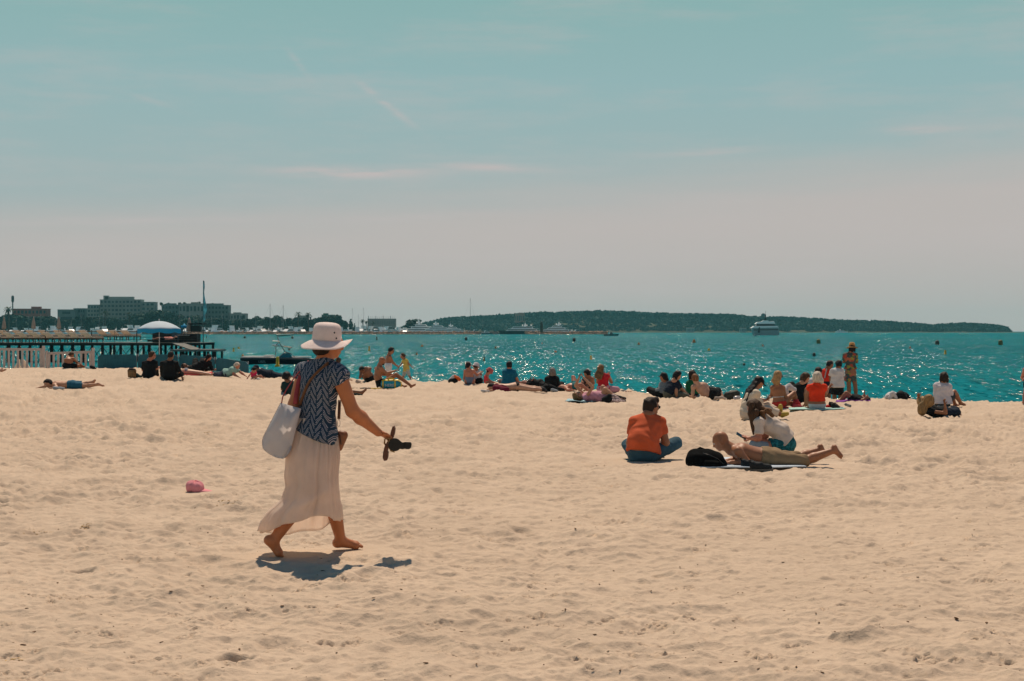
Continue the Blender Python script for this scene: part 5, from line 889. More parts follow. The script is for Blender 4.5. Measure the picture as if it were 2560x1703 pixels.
p.shirt(fm, .8, .016, loose=.02, length=.5, name='dress'); p.part('dress_skirt', [flat(p.T[1][1], p.pel+A_((0, 0, -.30)), p.ss, .125, .185, .11, .14)], fm, noise=wrinkle(.012, (24, 24, 5)), hs=[(p.pel+A_((0, 0, -.27)), (0, 0, -1)), (p.T[1][1]+A_((0, 0, .03)), (0, 0, 1))]); p.part('belt', [flat(p.T[1][1]+A_((0, 0, -.01)), p.T[1][1]+A_((0, 0, -.03)), p.ss, .142, .142, .12, .12)], cloth('dark_belt', (.04, .03, .03)), hs=[(p.T[1][1]+A_((0, 0, .02)), (0, 0, 1)), (p.T[1][1]+A_((0, 0, -.04)), (0, 0, -1))])
p = fig('person in black lying on their back on a purple towel with knees bent', (2120, 1004), dict(head=(2163, 998, .1), neck=(2154, 998), shL=(2150, 1000, -.12), shR=(2150, 996, .16), elL=(2156, 1002, -.2), wrL=(2162, 996, -.2), elR=(2160, 998, .1), wrR=(2160, 988, .1), haR=(2161, 982, .1), mid=(2143, 998), hipL=(2133, 1000, -.06), hipR=(2133, 998, .1), knL=(2116, 983, -.05), anL=(2101, 1001, -.05), toL=(2094, 1003, -.05), knR=(2118, 985, .15), anR=(2105, 1001, .2), toR=(2098, 1003, .2)), (.1, 0, 1), (1, 0, .1), skin_='tan', dd=.3); p.hair('black'); p.shirt(blk, .5, length=1); p.trousers(blk, .5, .02)
towel('purple towel under the person in black', [(2088, 1007), (2180, 1006), (2172, 1000), (2095, 1001)], cloth('purple_terry', (.22, .06, .30), bump=.6, bscale=90.))
drape('small grey drinks carton standing on the sand right of the turquoise towel', [(2114, 1011, 0, 2125, 1015, 0, .035, .035)], mat('grey_carton', (.20, .22, .22), .6, .6, 14.), (2119, 1019), 'carton', 'carton', amp=.004)
# --- right group
p = fig('dark-haired person in white shirt sitting with knees up near the right', (2355, 1020), dict(head=(2360, 944), neck=(2357, 957), shL=(2342, 965), shR=(2371, 966), elR=(2376, 985, .1), wrR=(2380, 992, .35), elL=(2340, 985, .12), wrL=(2352, 990, .4), pel=(2355, 1008), mid=(2354, 988), hipL=(2350, 1008), hipR=(2362, 1008), knR=(2385, 981, .25), anR=(2402, 1008, .35), toR=(2414, 1012, .35), knL=(2375, 985, .45), anL=(2388, 1012, .55), toL=(2398, 1014, .5)), (.25, .9, -.35), (0, 0, 1), skin_='tan', vox=.014, fat=1.15); p.hair('dark', 'bob', vol=.018); p.cap_hat(cloth('beige_cap', (.40, .32, .26))); p.shirt(cloth('white_linen', (.66, .62, .66), trans=.2), 1.5, .018, loose=.06, length=1.1); p.trousers(cloth('dark_stripe', (.04, .05, .055)), .8, .02, name='shorts')
p = fig('curly blonde woman in black lying back on one elbow with a hand raised', (2345, 1041), dict(head=(2310, 1008, .05), neck=(2318, 1020), shL=(2318, 1028, -.10), shR=(2327, 1021, .18), elR=(2296, 1002, .25), wrR=(2296, 992, .1), elL=(2364, 1033, -.18), wrL=(2362, 1012, -.18), haL=(2360, 1000, -.18), mid=(2340, 1031), hipL=(2362, 1033, -.06), hipR=(2362, 1031, .1), knL=(2392, 1030, .0), anL=(2388, 1036, .35), knR=(2390, 1026, .25), anR=(2386, 1034, .5)), (.5, .5, .4), (-.75, -.1, .6), sex='f', skin_='tan', dd=.15, vox=.013); p.hair('blond', 'bob', vol=.04, wave=.007); p.shirt(blk, .4, .014, loose=.03); p.trousers(navy, 1.9, .02)
p.part('hair_mass', [ell(P(2322, 1002, p.D-.12)-p.o, (.115, .09, .14)), ell(P(2306, 1022, p.D-.10)-p.o, (.11, .08, .15))], hairmat('honey', (.26, .16, .07)), noise=wrinkle(.009, (45, 45, 14)), k=.05)
for i, (x, lab, m) in enumerate([(2231, 'person resting under a white cloth at the waterline', wht), (2256, 'dark-haired person in black lying at the waterline beside the white cloth', blk)]):
    p = fig(lab, (x, 1001), dict(head=(x, 990, -.2), neck=(x, 992, .0), shL=(x-11, 993, .05), shR=(x+11, 993, .05), hipL=(x-6, 995, .65), hipR=(x+6, 995, .65), knL=(x-6, 993, 1.05), anL=(x-6, 997, 1.45), toL=(x-6, 992, 1.5), knR=(x+6, 993, 1.05), anR=(x+6, 997, 1.45), toR=(x+6, 992, 1.5), elL=(x-15, 996, .3), elR=(x+15, 996, .3), wrL=(x-9, 996, .5), wrR=(x+9, 996, .5)), (0, .1, 1), (0, -1, .1), dd=.4, skin_='tan'); p.hair('black', vol=.025); p.shirt(m, .9, loose=.06); p.trousers(blk, 1)
drape('white cloth tented over the head of the person at the waterline', [(2224, 997, -.1, 2231, 984, -.1, .05, .06), (2231, 984, -.1, 2240, 994, -.1, .06, .05)], wht, (2231, 1001), name='cloth')
drape('black cloth covering the head of the person lying beside the white cloth', [(2245, 993, -.1, 2252, 988, -.1, .09, .11), (2252, 988, -.1, 2264, 995, -.1, .11, .06)], blk, (2254, 1001), name='cloth')
p = fig('person in dark shorts standing cut off by the right edge', (2572, 1012), dict(head=(2572, 905), neck=(2572, 917), shL=(2561, 924), shR=(2583, 924), hipL=(2567, 962), hipR=(2577, 962), knL=(2562, 985), anL=(2559, 1004), toL=(2557, 1007, .12), knR=(2576, 985), anR=(2577, 1004), toR=(2579, 1007, .12), mid=(2572, 944)), AWAY, (0, 0, 1), skin_='red', dd=.2, sc=.8); p.hair('brown'); p.trousers(blk, .35)
# --- bags and bits
def wicker():
    g = G(330, 946); o = empty('wicker_basket', Vector((g.x, g.y, gh(g.x, g.y)))); tag(o, 'tan wicker basket standing on the sand beside the men in black', 'basket')
    mb = MB(); mb.lathe([(.11, 0), (.13, .02), (.14, .15), (.145, .24), (.13, .24), (.12, .18), (.01, .18)], 20, sx=1., sy=.7); mb.build('basket_body', mat('wicker', (.20, .12, .055), .8, .35, 40., .8, 60.), o)
    mb = MB(); mb.ball((0, 0, .25), (.13, .09, .05), 10); mb.build('contents', blk, o)
    mb = MB(); mb.tube([(-.10, -.08, .22), (-.06, -.1, .30), (.06, -.1, .30), (.10, -.08, .22)], .008, 6); mb.build('handle', mat('brown_strap', (.11, .055, .028)), o)
wicker()
drape('dark jacket lying between the wicker basket and the man in sunglasses', [(340, 940, 0, 350, 943, 0, .10, .07)], cloth('dark_green', (.012, .03, .03)), (345, 946), 'jacket', 'jacket')
def beachbag():
    g = G(978, 973); D = g.y; o = empty('cooler_bag', Vector((g.x, g.y, gh(g.x, g.y)))); tag(o, 'bright turquoise and yellow bag with white lettering beside the bald man', 'bag'); s_ = D/F
    tq = mat('turquoise_vinyl', (.01, .26, .36), .4, .25, 12.); ye = mat('yellow_vinyl', (.62, .42, .01), .4, .1)
    V, Q = snet([flat((-.22, 0, .14), (.20, 0, .14), (0, 0, 1), .13, .13, .09, .09)], .014, .03, wrinkle(.005)); link('bag_body', npmesh('bag_body', V, Q, [tq]), o)
    for x in (-.24, .12):
        V, Q = snet([clip(clip(flat((-.3, 0, .14), (.3, 0, .14), (0, 0, 1), .136, .136, .096, .096), (x-.02, 0, 0), (-1, 0, 0)), (x+.025, 0, 0), (1, 0, 0))], .012, .01); link('yellow_band', npmesh('yellow_band', V, Q, [ye]), o)
    V, Q = snet([clip(flat((-.22, 0, .145), (.20, 0, .145), (0, 0, 1), .136, .136, .092, .092), (0, 0, .235), (0, 0, -1))], .012, .01); link('yellow_top', npmesh('yellow_top', V, Q, [ye]), o)
    mb = MB(); mb.tube([(-.1, -.02, .27), (-.05, -.03, .32), (.05, -.03, .31), (.12, -.02, .26)], .014, 8); mb.tube([(.22, -.05, .24), (.30, -.07, .20), (.31, -.08, .10), (.27, -.08, .05)], .016, 8); mb.build('handle', ye, o)
    fc = bpy.data.curves.new('lettering', 'FONT'); fc.body = 'HERE'; fc.size = .12; fc.extrude = .003; fc.align_x = 'CENTER'; fo = bpy.data.objects.new('lettering', fc); me = bpy.data.meshes.new_from_object(fo); me.materials.append(mat('white_print', (.5, .52, .55), .5)); lo = link('lettering', me, o, (-.04, -.104, .07)); lo.rotation_euler = (R(90), 0, 0)
beachbag()
def paddle():
    g = G(910, 974); o = empty('paddle', Vector((g.x, g.y, gh(g.x, g.y)+.03))); tag(o, 'yellow and black paddle lying on the sand left of the turquoise bag', 'paddle')
    mb = MB(); mb.prism([(-.52, -.05), (-.38, -.06), (-.34, -.02), (-.34, .02), (-.38, .06), (-.52, .05)], 0, .03, 'z'); mb.build('blade', mat('yellow_vinyl', (.62, .42, .01)), o)
    mb = MB(); mb.tube([(-.34, 0, .015), (.0, .02, .015), (.2, 0, .015)], .014, 8); mb.build('shaft', mat('dark_plastic', (.012, .012, .013)), o)
    mb = MB(); mb.tube([(-.1, -.03, .02), (.0, .05, .03), (.1, -.04, .03), (.2, .05, .02)], .010, 6); mb.build('leash', mat('dark_plastic', (.012, .012, .013)), o)
    mb = MB(); mb.tube([(.2, 0, .015), (.52, 0, .015)], .013, 8); mb.build('grip', mat('yellow_vinyl', (.62, .42, .01)), o)
paddle()
def striped_bag():
    g = G(1134, 959); o = empty('beach_bag', Vector((g.x, g.y+.3, float(gz(g.x, g.y+.3))))); tag(o, 'black, white and orange beach bag at the waterline left of the woman in grey cap', 'bag')
    for nm, pr, m in [('bag_body', [cap((-.10, 0, .06), (.05, 0, .08), .10, .09)], blk), ('white_flap', [cap((-.16, .02, .08), (-.02, .03, .21), .05, .07)], wht), ('orange_top', [cap((.0, .03, .22), (.10, .03, .17), .06, .06), cap((.12, 0, .16), (.18, 0, .12), .07, .06)], cloth('orange_cotton', (.60, .12, .03)))]:
        V, Q = snet(pr, .015, .03, wrinkle(.008)); link(nm, npmesh(nm, V, Q, [m]), o)
striped_bag()
drape('pale blue cloth between the seated man and the fence post', [(216, 919, 0, 224, 920, 0, .05, .04)], cloth('light_blue', (.28, .50, .55)), (220, 924), name='cloth')
drape('black bag at the foot of the white fence post', [(228, 918, 0, 238, 920, 0, .07, .05)], blk, (233, 924), 'bag', 'bag')
drape('grey-blue cloth under the face-down man at far left', [(135, 970, -.25, 150, 971, -.25, .04, .035), (150, 971, -.25, 160, 971, -.2, .035, .03)], cloth('grey_blue', (.30, .34, .38)), (147, 974), name='cloth')
drape('clothes heap behind the white-haired woman', [(535, 933, .1, 545, 934, .1, .08, .06), (548, 932, .1, 560, 934, .1, .06, .05)], cloth('teal_heap', (.03, .12, .14), var=.6), (545, 941), 'clothes', 'clothes_heap', amp=.02)
drape('white plastic bag on the sand in front of the child in pink', [(644, 947, -.2, 649, 948, -.2, .04, .03)], wht, (647, 951), 'bag', 'plastic_bag')
drape('pale bag on the sand left of the hunched man', [(893, 954, 0, 900, 955, 0, .06, .045)], cloth('beige_cloth', (.44, .36, .30)), (897, 958), 'bag', 'bag')
drape('dark flip-flops and cloth on the sand behind the walking woman\'s arm', [(884, 985, -.1, 905, 987, -.1, .035, .03)], cloth('dark_green', (.012, .03, .03)), (893, 992), 'cloth', 'cloth')
drape('white and grey clothes beside the head of the face-down sunbather', [(1205, 977, 0, 1222, 978, 0, .035, .03)], cloth('white_grey', (.48, .46, .46), var=.4), (1214, 981), 'clothes', 'clothes')
# dry yellow seaweed and dark scraps on the sand
def litter(name, label, n, fn, m, cat):
    rg = np.random.RandomState(len(name)); mb = MB(); c = Vector((0, 20, 0))
    for i in range(n):
        px, py, r, fl = fn(rg)
        if py > 1700 or px < -60 or px > 2620: continue
        g = G(px, py); a = rg.rand()*6.28; z = gh(g.x, g.y); rot = Matrix.Rotation(a, 3, 'Z') @ Matrix.Rotation(rg.uniform(-.5, .5), 3, 'X')
        mb.ball(Vector((g.x, g.y, z+r*.25))-c, (r*rg.uniform(1, 2.6), r*rg.uniform(.5, 1), r*fl), 5, 0, rot)
    o = mb.build(name, m, None, c); tag(o, label, cat, kind='stuff')
litter('beach_scraps', 'dark scraps, twigs and pebbles scattered over the sand', 900, lambda r: (r.uniform(0, 2560), 960+745*r.rand()**1.1, r.uniform(.002, .0075)*(1.9 if r.rand() < .03 else 1), .4), mat('dark_scraps', (.15, .085, .045), .9, .5, 30.), 'beach litter')
_cl = [(575, 1262, 26), (100, 1325, 40), (215, 1320, 14), (2412, 1031, 14), (40, 1635, 18), (560, 1250, 12), (520, 1080, 12)]
def _sw(r):
    c = _cl[r.randint(len(_cl))]; return (c[0]+r.randn()*c[2]*.5, c[1]+r.randn()*c[2]*.16, r.uniform(.003, .008), .35)
litter('dry_seaweed', 'tufts of dry yellow seaweed lying in patches on the sand', 420, _sw, mat('dry_seaweed', (.42, .28, .12), .9, .4, 30.), 'seaweed')
# ------------------------------------------------------------------ fence, windbreak and jetty on the left
def zat(py, d): return CZ-(py-HY)/F*d
def fence():
    wm_ = mat('white_painted_wood', (.50, .42, .38), .7, .08, 12.)
    for lab, x0, x1, yl, yr, yb, post in [('white picket fence panel at the left edge of the beach', -40, 105, 870, 871, 921, (109, 865)), ('shorter white picket fence panel behind the shirtless man', 118, 229, 881, 877, 922, (233, 870))]:
        d = 58.2 if x0 < 0 else 57.8; o = empty('picket_fence', P((x0+x1)/2, 922, d)); tag(o, lab, 'fence'); B = o.location; n = int((x1-x0)/11.7)
        mb = MB(); mb.bar(P(x0, yl+3, d)-B, P(x1, yr+3, d)-B, .04, .10); mb.build('top_rail', wm_, o); zb = float(gz(B.x, d))-.1
        for i in range(n+1):
            x = x0+5+(x1-x0-8)*i/n; t = (x-x0)/(x1-x0); top = P(x, yl+(yr-yl)*t+4, d-.04); mb = MB(); mb.box(((top.x-B.x), top.y-B.y, (top.z+zb)/2-B.z), (.085, .022, top.z-zb)); mb.build('slat', wm_, o)
        for px, py in [post]+([(117, 877)] if x0 > 0 else []):
            top = P(px, py, d); mb = MB(); mb.box((top.x-B.x, 0, (top.z+zb)/2-B.z), (.10 if px != 117 else .07, .10, top.z-zb)); mb.build('post', wm_, o)
fence()
def windbreak():
    bm = mat('blue_fabric', (.018, .115, .155), .7, .12, 3., .15, 30., trans=.08); pts = [(243, 887, 58.6), (343, 886, 58.6), (446, 886.5, 58.2), (538, 894, 57), (622, 905, 55)]
    for i in range(4):
        (xa, ya, da), (xb, yb, db) = pts[i], pts[i+1]; xa += 2; xb -= 2; a, b = P(xa, ya, da), P(xb, yb, db); c = (a+b)/2; za, zb = float(gz(a.x, a.y))-.15, float(gz(b.x, b.y))-.15
        o = empty('windbreak', Vector((c.x, c.y, min(za, zb)+.15))); tag(o, ['blue fabric windbreak panel beside the end post of the white fence', 'blue fabric windbreak panel behind the two men in black', 'blue fabric windbreak panel behind the woman in the black dress', 'blue fabric windbreak panel with a rounded end beside the dark speedboat'][i], 'windbreak', 'blue windbreak panels'); B = o.location
        n = 14; V = []
        for j in range(n+1):
            t = j/n; top = a.lerp(b, t); ed = min(t, 1-t)*(b-a).length; r = .10; drop = r-math.sqrt(max(0, r*r-max(0, r-ed)**2)); low_ = za+(zb-za)*t
            for k in range(5): z = low_+(top.z-drop-low_)*k/4; V.append((top.x-B.x, top.y-B.y+.015*math.sin(t*9+k), z-B.z))
        F_ = [(j*5+k, (j+1)*5+k, (j+1)*5+k+1, j*5+k+1) for j in range(n) for k in range(4)]
        me = bpy.data.meshes.new('panel'); me.from_pydata(V, [], F_); me.materials.append(bm); ob = link('panel', me, o); s_ = ob.modifiers.new('s', 'SOLIDIFY'); s_.thickness = .03
        for q_, z_ in ((a, za), (b, zb)): mb = MB(); mb.tube([(q_.x-B.x, q_.y-B.y+.03, z_-B.z), (q_.x-B.x, q_.y-B.y+.03, q_.z+.02-B.z)], .018, 8); mb.build('pole', mat('grey_pole', (.22, .24, .25), .5), o)
windbreak()
def parasol():
    d = 64; o = empty('parasol', Vector(((399-CX)/F*d, d, float(gz((399-CX)/F*57, 57))-.3))); tag(o, 'open parasol, pale on top with a bright blue rim, behind the two men in black', 'parasol'); B = o.location
    top = P(398, 802, d)-B; r = 54.5/F*d; mb = MB(); mb.tube([(0, 0, 0), (top.x, 0, top.z+.03)], .018, 8); mb.build('pole', mat('white_pole', (.5, .5, .5), .4), o)
    hz = top.z-zat(822.5, d)+B.z; n = 48; rows_ = [0, .15, .3, .45, .6, .75, .88, 1.0]; V = []
    for i, q in enumerate(rows_):
        for k in range(n):
            a = 2*math.pi*k/n; sc_ = abs(math.sin(4*a+.3)); rr = r*q*(1-.035*sc_*q); z = top.z-hz*(q**1.9)*1.0+.045*sc_*(q**2)*.5-.02; V.append((top.x+rr*math.cos(a), rr*math.sin(a), z))
    F_ = [(i*n+k, i*n+(k+1) % n, (i+1)*n+(k+1) % n, (i+1)*n+k) for i in range(len(rows_)-1) for k in range(n)]
    me = bpy.data.meshes.new('canopy'); me.from_pydata(V, [], F_); me.polygons.foreach_set('use_smooth', [True]*len(F_)); me.materials.append(mat('parasol_white', (.62, .72, .80), .7, .04, 3., trans=.35)); c_ = link('canopy', me, o); s_ = c_.modifiers.new('s', 'SOLIDIFY'); s_.thickness = .006
    V = []; base_ = (len(rows_)-1)*n
    for j, dz in enumerate((.008, -.16)):
        for k in range(n):
            a = 2*math.pi*k/n; sc_ = abs(math.sin(4*a+.3)); rr = r*(1-.035*sc_)*(1.004+.0*j); z = top.z-hz+.0225*sc_-.02+dz*(1 if j == 0 else (1.25-.35*sc_)); V.append((top.x+rr*math.cos(a), rr*math.sin(a), z))
    me = bpy.data.meshes.new('valance'); me.from_pydata(V, [], [(k, (k+1) % n, n+(k+1) % n, n+k) for k in range(n)]); me.materials.append(mat('parasol_blue', (.02, .36, .62), .7, .05, 3., trans=.35)); v_ = link('valance', me, c_); s_ = v_.modifiers.new('s', 'SOLIDIFY'); s_.thickness = .004
    mb = MB(); mb.ball((top.x, 0, top.z+.04), (.03, .03, .04), 8); mb.build('finial', mat('white_pole', (.5, .5, .5)), o)
parasol()
DJ = 101.
def jx(px, d=DJ): return (px-CX)/F*d
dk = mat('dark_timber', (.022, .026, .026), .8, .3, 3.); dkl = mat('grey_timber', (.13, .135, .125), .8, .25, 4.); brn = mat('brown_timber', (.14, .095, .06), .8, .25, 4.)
def jetty():
    o = empty('jetty', Vector((jx(250), DJ+2, SEA))); tag(o, 'long dark timber jetty on cross-braced posts running out from the left edge', 'jetty'); B = o.location; zt, zb = zat(856.5, DJ), zat(864, DJ); x0, x1 = jx(-160), jx(504)
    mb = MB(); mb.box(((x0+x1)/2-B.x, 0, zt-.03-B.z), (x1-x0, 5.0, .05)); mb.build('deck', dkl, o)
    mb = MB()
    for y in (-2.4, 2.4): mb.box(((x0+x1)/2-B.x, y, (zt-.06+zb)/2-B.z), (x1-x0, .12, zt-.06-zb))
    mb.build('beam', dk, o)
    xs = [-140, -113, -85, -58, -30, -3, 24, 52, 79, 106, 134, 159, 186, 212, 234, 260, 289, 305, 334, 362, 377, 405, 432, 455, 478, 501]
    for i, px in enumerate(xs):
        for y in (-2.3, 2.3):
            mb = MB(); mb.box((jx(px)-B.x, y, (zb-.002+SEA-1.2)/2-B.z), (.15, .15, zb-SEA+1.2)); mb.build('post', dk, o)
        if i+1 < len(xs) and i % 1 == 0:
            mb = MB(); a, b = jx(px)-B.x, jx(xs[i+1])-B.x; zz0, zz1 = zb-.05-B.z, .05
            mb.bar((a, -2.42, zz0), (b, -2.42, zz1), .05, .03); mb.bar((a, -2.47, zz1), (b, -2.47, zz0), .05, .03); mb.build('cross_brace', dk, o)
    for px in (-110, 2, 117, 232, 345):
        mb = MB(); mb.tube([(jx(px)-B.x, -2.3, zt-B.z), (jx(px)-B.x, -2.3, zat(826, DJ)-B.z)], .035, 6); mb.build('rail_post', dk, o)
    for px in (-60, 60, 174, 290, 400, 462, 472, 500):
        mb = MB(); mb.tube([(jx(px)-B.x, -2.3, zt-B.z), (jx(px)-B.x, -2.3, zat(828, DJ)-B.z)], .015, 6); mb.build('rail_post', dk, o)
    mb = MB(); mb.box(((x0+jx(345))/2-B.x, 2.3, zat(829.5, DJ+4)-B.z), (jx(345)-x0, .06, .07)); mb.build('hand_rail', brn, o)
    for yy in (836, 843, 849):
        mb = MB(); mb.tube([(jx(232)-B.x, -2.3, zat(yy, DJ)-B.z), (x1-B.x, -2.3, zat(yy, DJ)-B.z)], .012, 5); mb.build('rail_wire', dk, o)
    mb = MB(); mb.box(((x0+jx(236))/2-B.x, -1.9, zat(848, DJ)-B.z), (jx(236)-x0, .9, .05)); mb.build('bench_deck', dk, o)
    # low landing stage and gangway
    z2 = zat(876, 97); mb = MB(); mb.box(((jx(434, 97)+jx(550, 97))/2-B.x, -5.5, z2-B.z), (jx(550, 97)-jx(434, 97), 3., .14)); mb.build('landing_stage', dkl, o)
    for px in (445, 463, 500, 525, 543):
        for y in (-6.6, -4.4): mb = MB(); mb.box((jx(px, 97)-B.x, y, (z2-.075+SEA-1)/2-B.z), (.13, .13, z2-SEA+.9)); mb.build('post', dk, o)
    mb = MB(); a, b = P(446, 859, 98.4)-B, P(492, 875, 96.5)-B; mb.bar(a, b, .9, .06); mb.build('gangway', dkl, o)
jetty()
cvs = mat('cream_canvas', (.82, .70, .58), .85, .08, 8., .2, 30., trans=.35)
def lounger():
    o = empty('sun_lounger', (0, 0, 0)); mb = MB(); mb.box((0, .55, .30), (.62, 1.25, .05))
    for x in (-.27, .27):
        for y in (-.6, 1.1): mb.box((x, y, .14), (.05, .05, .28))
        mb.box((x, .25, .265), (.05, 1.9, .04))
    mb.build('frame', brn, o)
    mb = MB(); mb.box((0, .55, .38), (.56, 1.2, .09)); mb.build('cushion', cvs, o)
    mb = MB(); rt = Matrix.Rotation(R(-30), 3, 'X'); mb.box(Vector((0, -.05, .37))+rt @ Vector((0, -.30, .02)), (.56, .62, .08), 0, rt); mb.build('backrest', cvs, o); return o
def kids(o): return [c for c in SC.objects if c.parent == o]
def copy_tree(o, loc, rz, label=None, scale=None):
    r = o.copy(); COL.objects.link(r); r.location = loc; r.rotation_euler = (0, 0, rz)
    if label: r['label'] = label
    if scale is not None: r.scale = (scale,)*3
    def rec(s, d):
        for ch in kids(s):
            c = ch.copy(); COL.objects.link(c); c.parent = d; rec(ch, c)
    rec(o, r); return r
_o = ['leftmost', 'second from left', 'third from left', 'fourth from left', 'fifth from left', 'sixth from left', 'seventh from left', 'eighth from left', 'ninth from left', 'tenth from left', 'rightmost']
L0 = lounger(); tag(L0, 'cream sun lounger in the near row along the jetty rail', 'sun lounger', 'sun loungers in the near row on the jetty'); first = True
zt = zat(856.5, DJ); zbk = zat(848, DJ)+.03
for ii, px in enumerate((-48, -15, 18, 51, 85, 117, 148, 180, 214)):
    lb = f'{"rightmost" if ii == 8 else _o[ii]} cream sun lounger in the near row on the jetty'
    l_ = Vector((jx(px, 99.9)+.08, 100.6, zt)); 
    if first: L0['label'] = lb; L0.location = l_; L0.rotation_euler = (0, 0, R(-24)); first = False
    else: copy_tree(L0, l_, R(-24), lb)
L1 = copy_tree(L0, Vector((jx(13, 103), 103.3, zt+.16)), R(-20), 'second from left cream sun lounger in the far row on the jetty'); L1['group'] = 'sun loungers in the far row on the jetty'
for ii, px in enumerate((-20, 48, 82, 113, 150, 182, 213, 258, 288, 318)): copy_tree(L1, Vector((jx(px, 103), 103.3, zt+.16)), R(-20), f'{_o[ii if ii == 0 else ii+1]} cream sun lounger in the far row on the jetty')
def folded(px, ytop, ybot, lab, d=102.5, m=None, w=.16):
    o = empty('folded_parasol', Vector((jx(px, d), d, zt))); tag(o, lab, 'parasol'); B = o.location; za, zb_ = zat(ytop, d)-B.z, zat(ybot, d)-B.z
    mb = MB(); mb.tube([(0, 0, 0), (0, 0, za)], .022, 6); mb.build('pole', mat('grey_pole', (.22, .24, .25)), o)
    mb = MB(); mb.lathe([(w, zb_), (w*.95, zb_+.15), (w*.7, (za+zb_)/2), (w*.35, za-.15), (.01, za)], 12); mb.build('folded_canopy', m or mat('beige_canvas', (.36, .29, .24), .85), o)
for px, lab in ((10, 'folded beige parasol nearest the left edge of the jetty'), (84, 'folded beige parasol above the left picket fence panel'), (147, 'folded beige parasol above the shirtless man by the fence')): folded(px, 791, 822, lab)
folded(473, 794, 828, 'folded beige parasol beside the bar at the end of the jetty', w=.22)
folded(461, 808, 819, 'folded bright blue parasol behind the bar at the end of the jetty', 103.5, mat('parasol_blue', (.02, .36, .62)), .26)
def bar_hut():
    d = 102; o = empty('jetty_bar', Vector((jx(475, d), d, zt))); tag(o, 'dark bar with counter and flat roof at the end of the jetty', 'bar'); B = o.location
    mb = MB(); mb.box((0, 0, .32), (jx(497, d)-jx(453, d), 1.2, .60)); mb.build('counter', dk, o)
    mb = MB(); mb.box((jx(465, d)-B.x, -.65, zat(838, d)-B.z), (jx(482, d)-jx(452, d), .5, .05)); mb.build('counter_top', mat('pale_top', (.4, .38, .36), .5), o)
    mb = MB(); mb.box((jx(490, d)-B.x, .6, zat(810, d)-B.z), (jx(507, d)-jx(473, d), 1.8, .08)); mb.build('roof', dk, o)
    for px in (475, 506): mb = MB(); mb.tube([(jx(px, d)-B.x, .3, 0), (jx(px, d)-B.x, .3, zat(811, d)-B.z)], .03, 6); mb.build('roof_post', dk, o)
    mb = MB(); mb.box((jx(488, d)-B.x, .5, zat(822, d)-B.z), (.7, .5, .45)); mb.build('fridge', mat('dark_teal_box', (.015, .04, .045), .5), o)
bar_hut()
def shed():
    d = 102; o = empty('storage_box', Vector((jx(424, d), d+.3, zt))); tag(o, 'grey and blue storage cabinet on the jetty under the open parasol', 'cabinet'); B = o.location
    mb = MB(); mb.box((jx(406, d)-B.x, 0, .5), (jx(430, d)-jx(382, d), .8, 1.0)); mb.build('cabinet', dk, o); mb = MB(); mb.box((jx(442, d)-B.x, -.1, .45), (jx(453, d)-jx(431, d), .8, .9)); mb.build('side_cabinet', mat('blue_grey_panel', (.05, .11, .14), .6), o)
shed()
drx = P(400, 846, 100.2)
p_ = Person('dark-clothed person lying on the jetty under the open parasol', (drx.x, drx.y, zt+.25), PJ(100.2, head=(440, 844), neck=(434, 846), shL=(429, 847, -.12), shR=(429, 845, .2), elL=(420, 849, -.15), wrL=(428, 849, -.1), elR=(420, 848, .2), wrR=(428, 848, .2), hipL=(411, 848, -.07), hipR=(411, 847, .1), knL=(397, 845), anL=(384, 848), toL=(381, 845), knR=(397, 846, .2), anR=(384, 848, .2), toR=(381, 845, .2)), (.3, -.2, .9), (1, 0, .2), skin_='red', vox=.025); p_.hair('black'); p_.shirt(cloth('pink_shirt', (.55, .22, .18)), .5); p_.trousers(blk, .7)
mb = MB(); mb.box((0, 0, 0), (2.1, .7, .12)); rl = mb.build('bench', dk, None, Vector((jx(409, 100.3), 100.3, zt+.13))); tag(rl, 'low dark bench on the jetty under the lying person', 'bench')
def flag():
    d = 99; o = empty('feather_flag', Vector((jx(508, d), d, zt))); tag(o, 'tall thin teal feather flag on a pole at the end of the jetty', 'flag'); B = o.location; za = zat(701, d)-B.z
    mb = MB(); mb.tube([(0, 0, 0), (0, 0, za)], [.03, .012], 8); mb.build('pole', mat('flag_pole', (.08, .13, .14), .5), o)
    ys = [702, 715, 730, 742, 752, 762, 772, 780, 788, 796, 804]; ws = [2.6, 3.0, 2.2, 2.8, 4.5, 7, 8.5, 7, 3, 5, 1]; V = []
    for y, w_ in zip(ys, ws): V += [(.02, 0, zat(y, d)-B.z), (.02+w_/F*d*.5, .05*math.sin(y), zat(y, d)-B.z), (.02+w_/F*d, -.06*math.sin(y*.7), zat(y+1, d)-B.z)]
    F_ = [(i*3+k, i*3+k+1, i*3+k+4, i*3+k+3) for i in range(len(ys)-1) for k in range(2)]; me = bpy.data.meshes.new('banner'); me.from_pydata(V, [], F_); me.materials.append(mat('teal_banner', (.22, .50, .56), .7, .4, 1.5, trans=.5)); b_ = link('banner', me, o); s_ = b_.modifiers.new('s', 'SOLIDIFY'); s_.thickness = .012
flag()
o = link('beach_tent', npmesh('beach_tent', *snet([cap((-.25, 0, 0), (-.15, 0, .42), .14, .05), cap((.05, 0, 0), (.02, 0, .42), .16, .05), cap((.3, 0, 0), (.08, 0, .38), .08, .04)], .03, .06), [cvs]), None, Vector((jx(57, 60), 60, float(gz(jx(57, 60), 60))))); tag(o, 'cream canvas beach tent behind the left picket fence panel', 'tent')
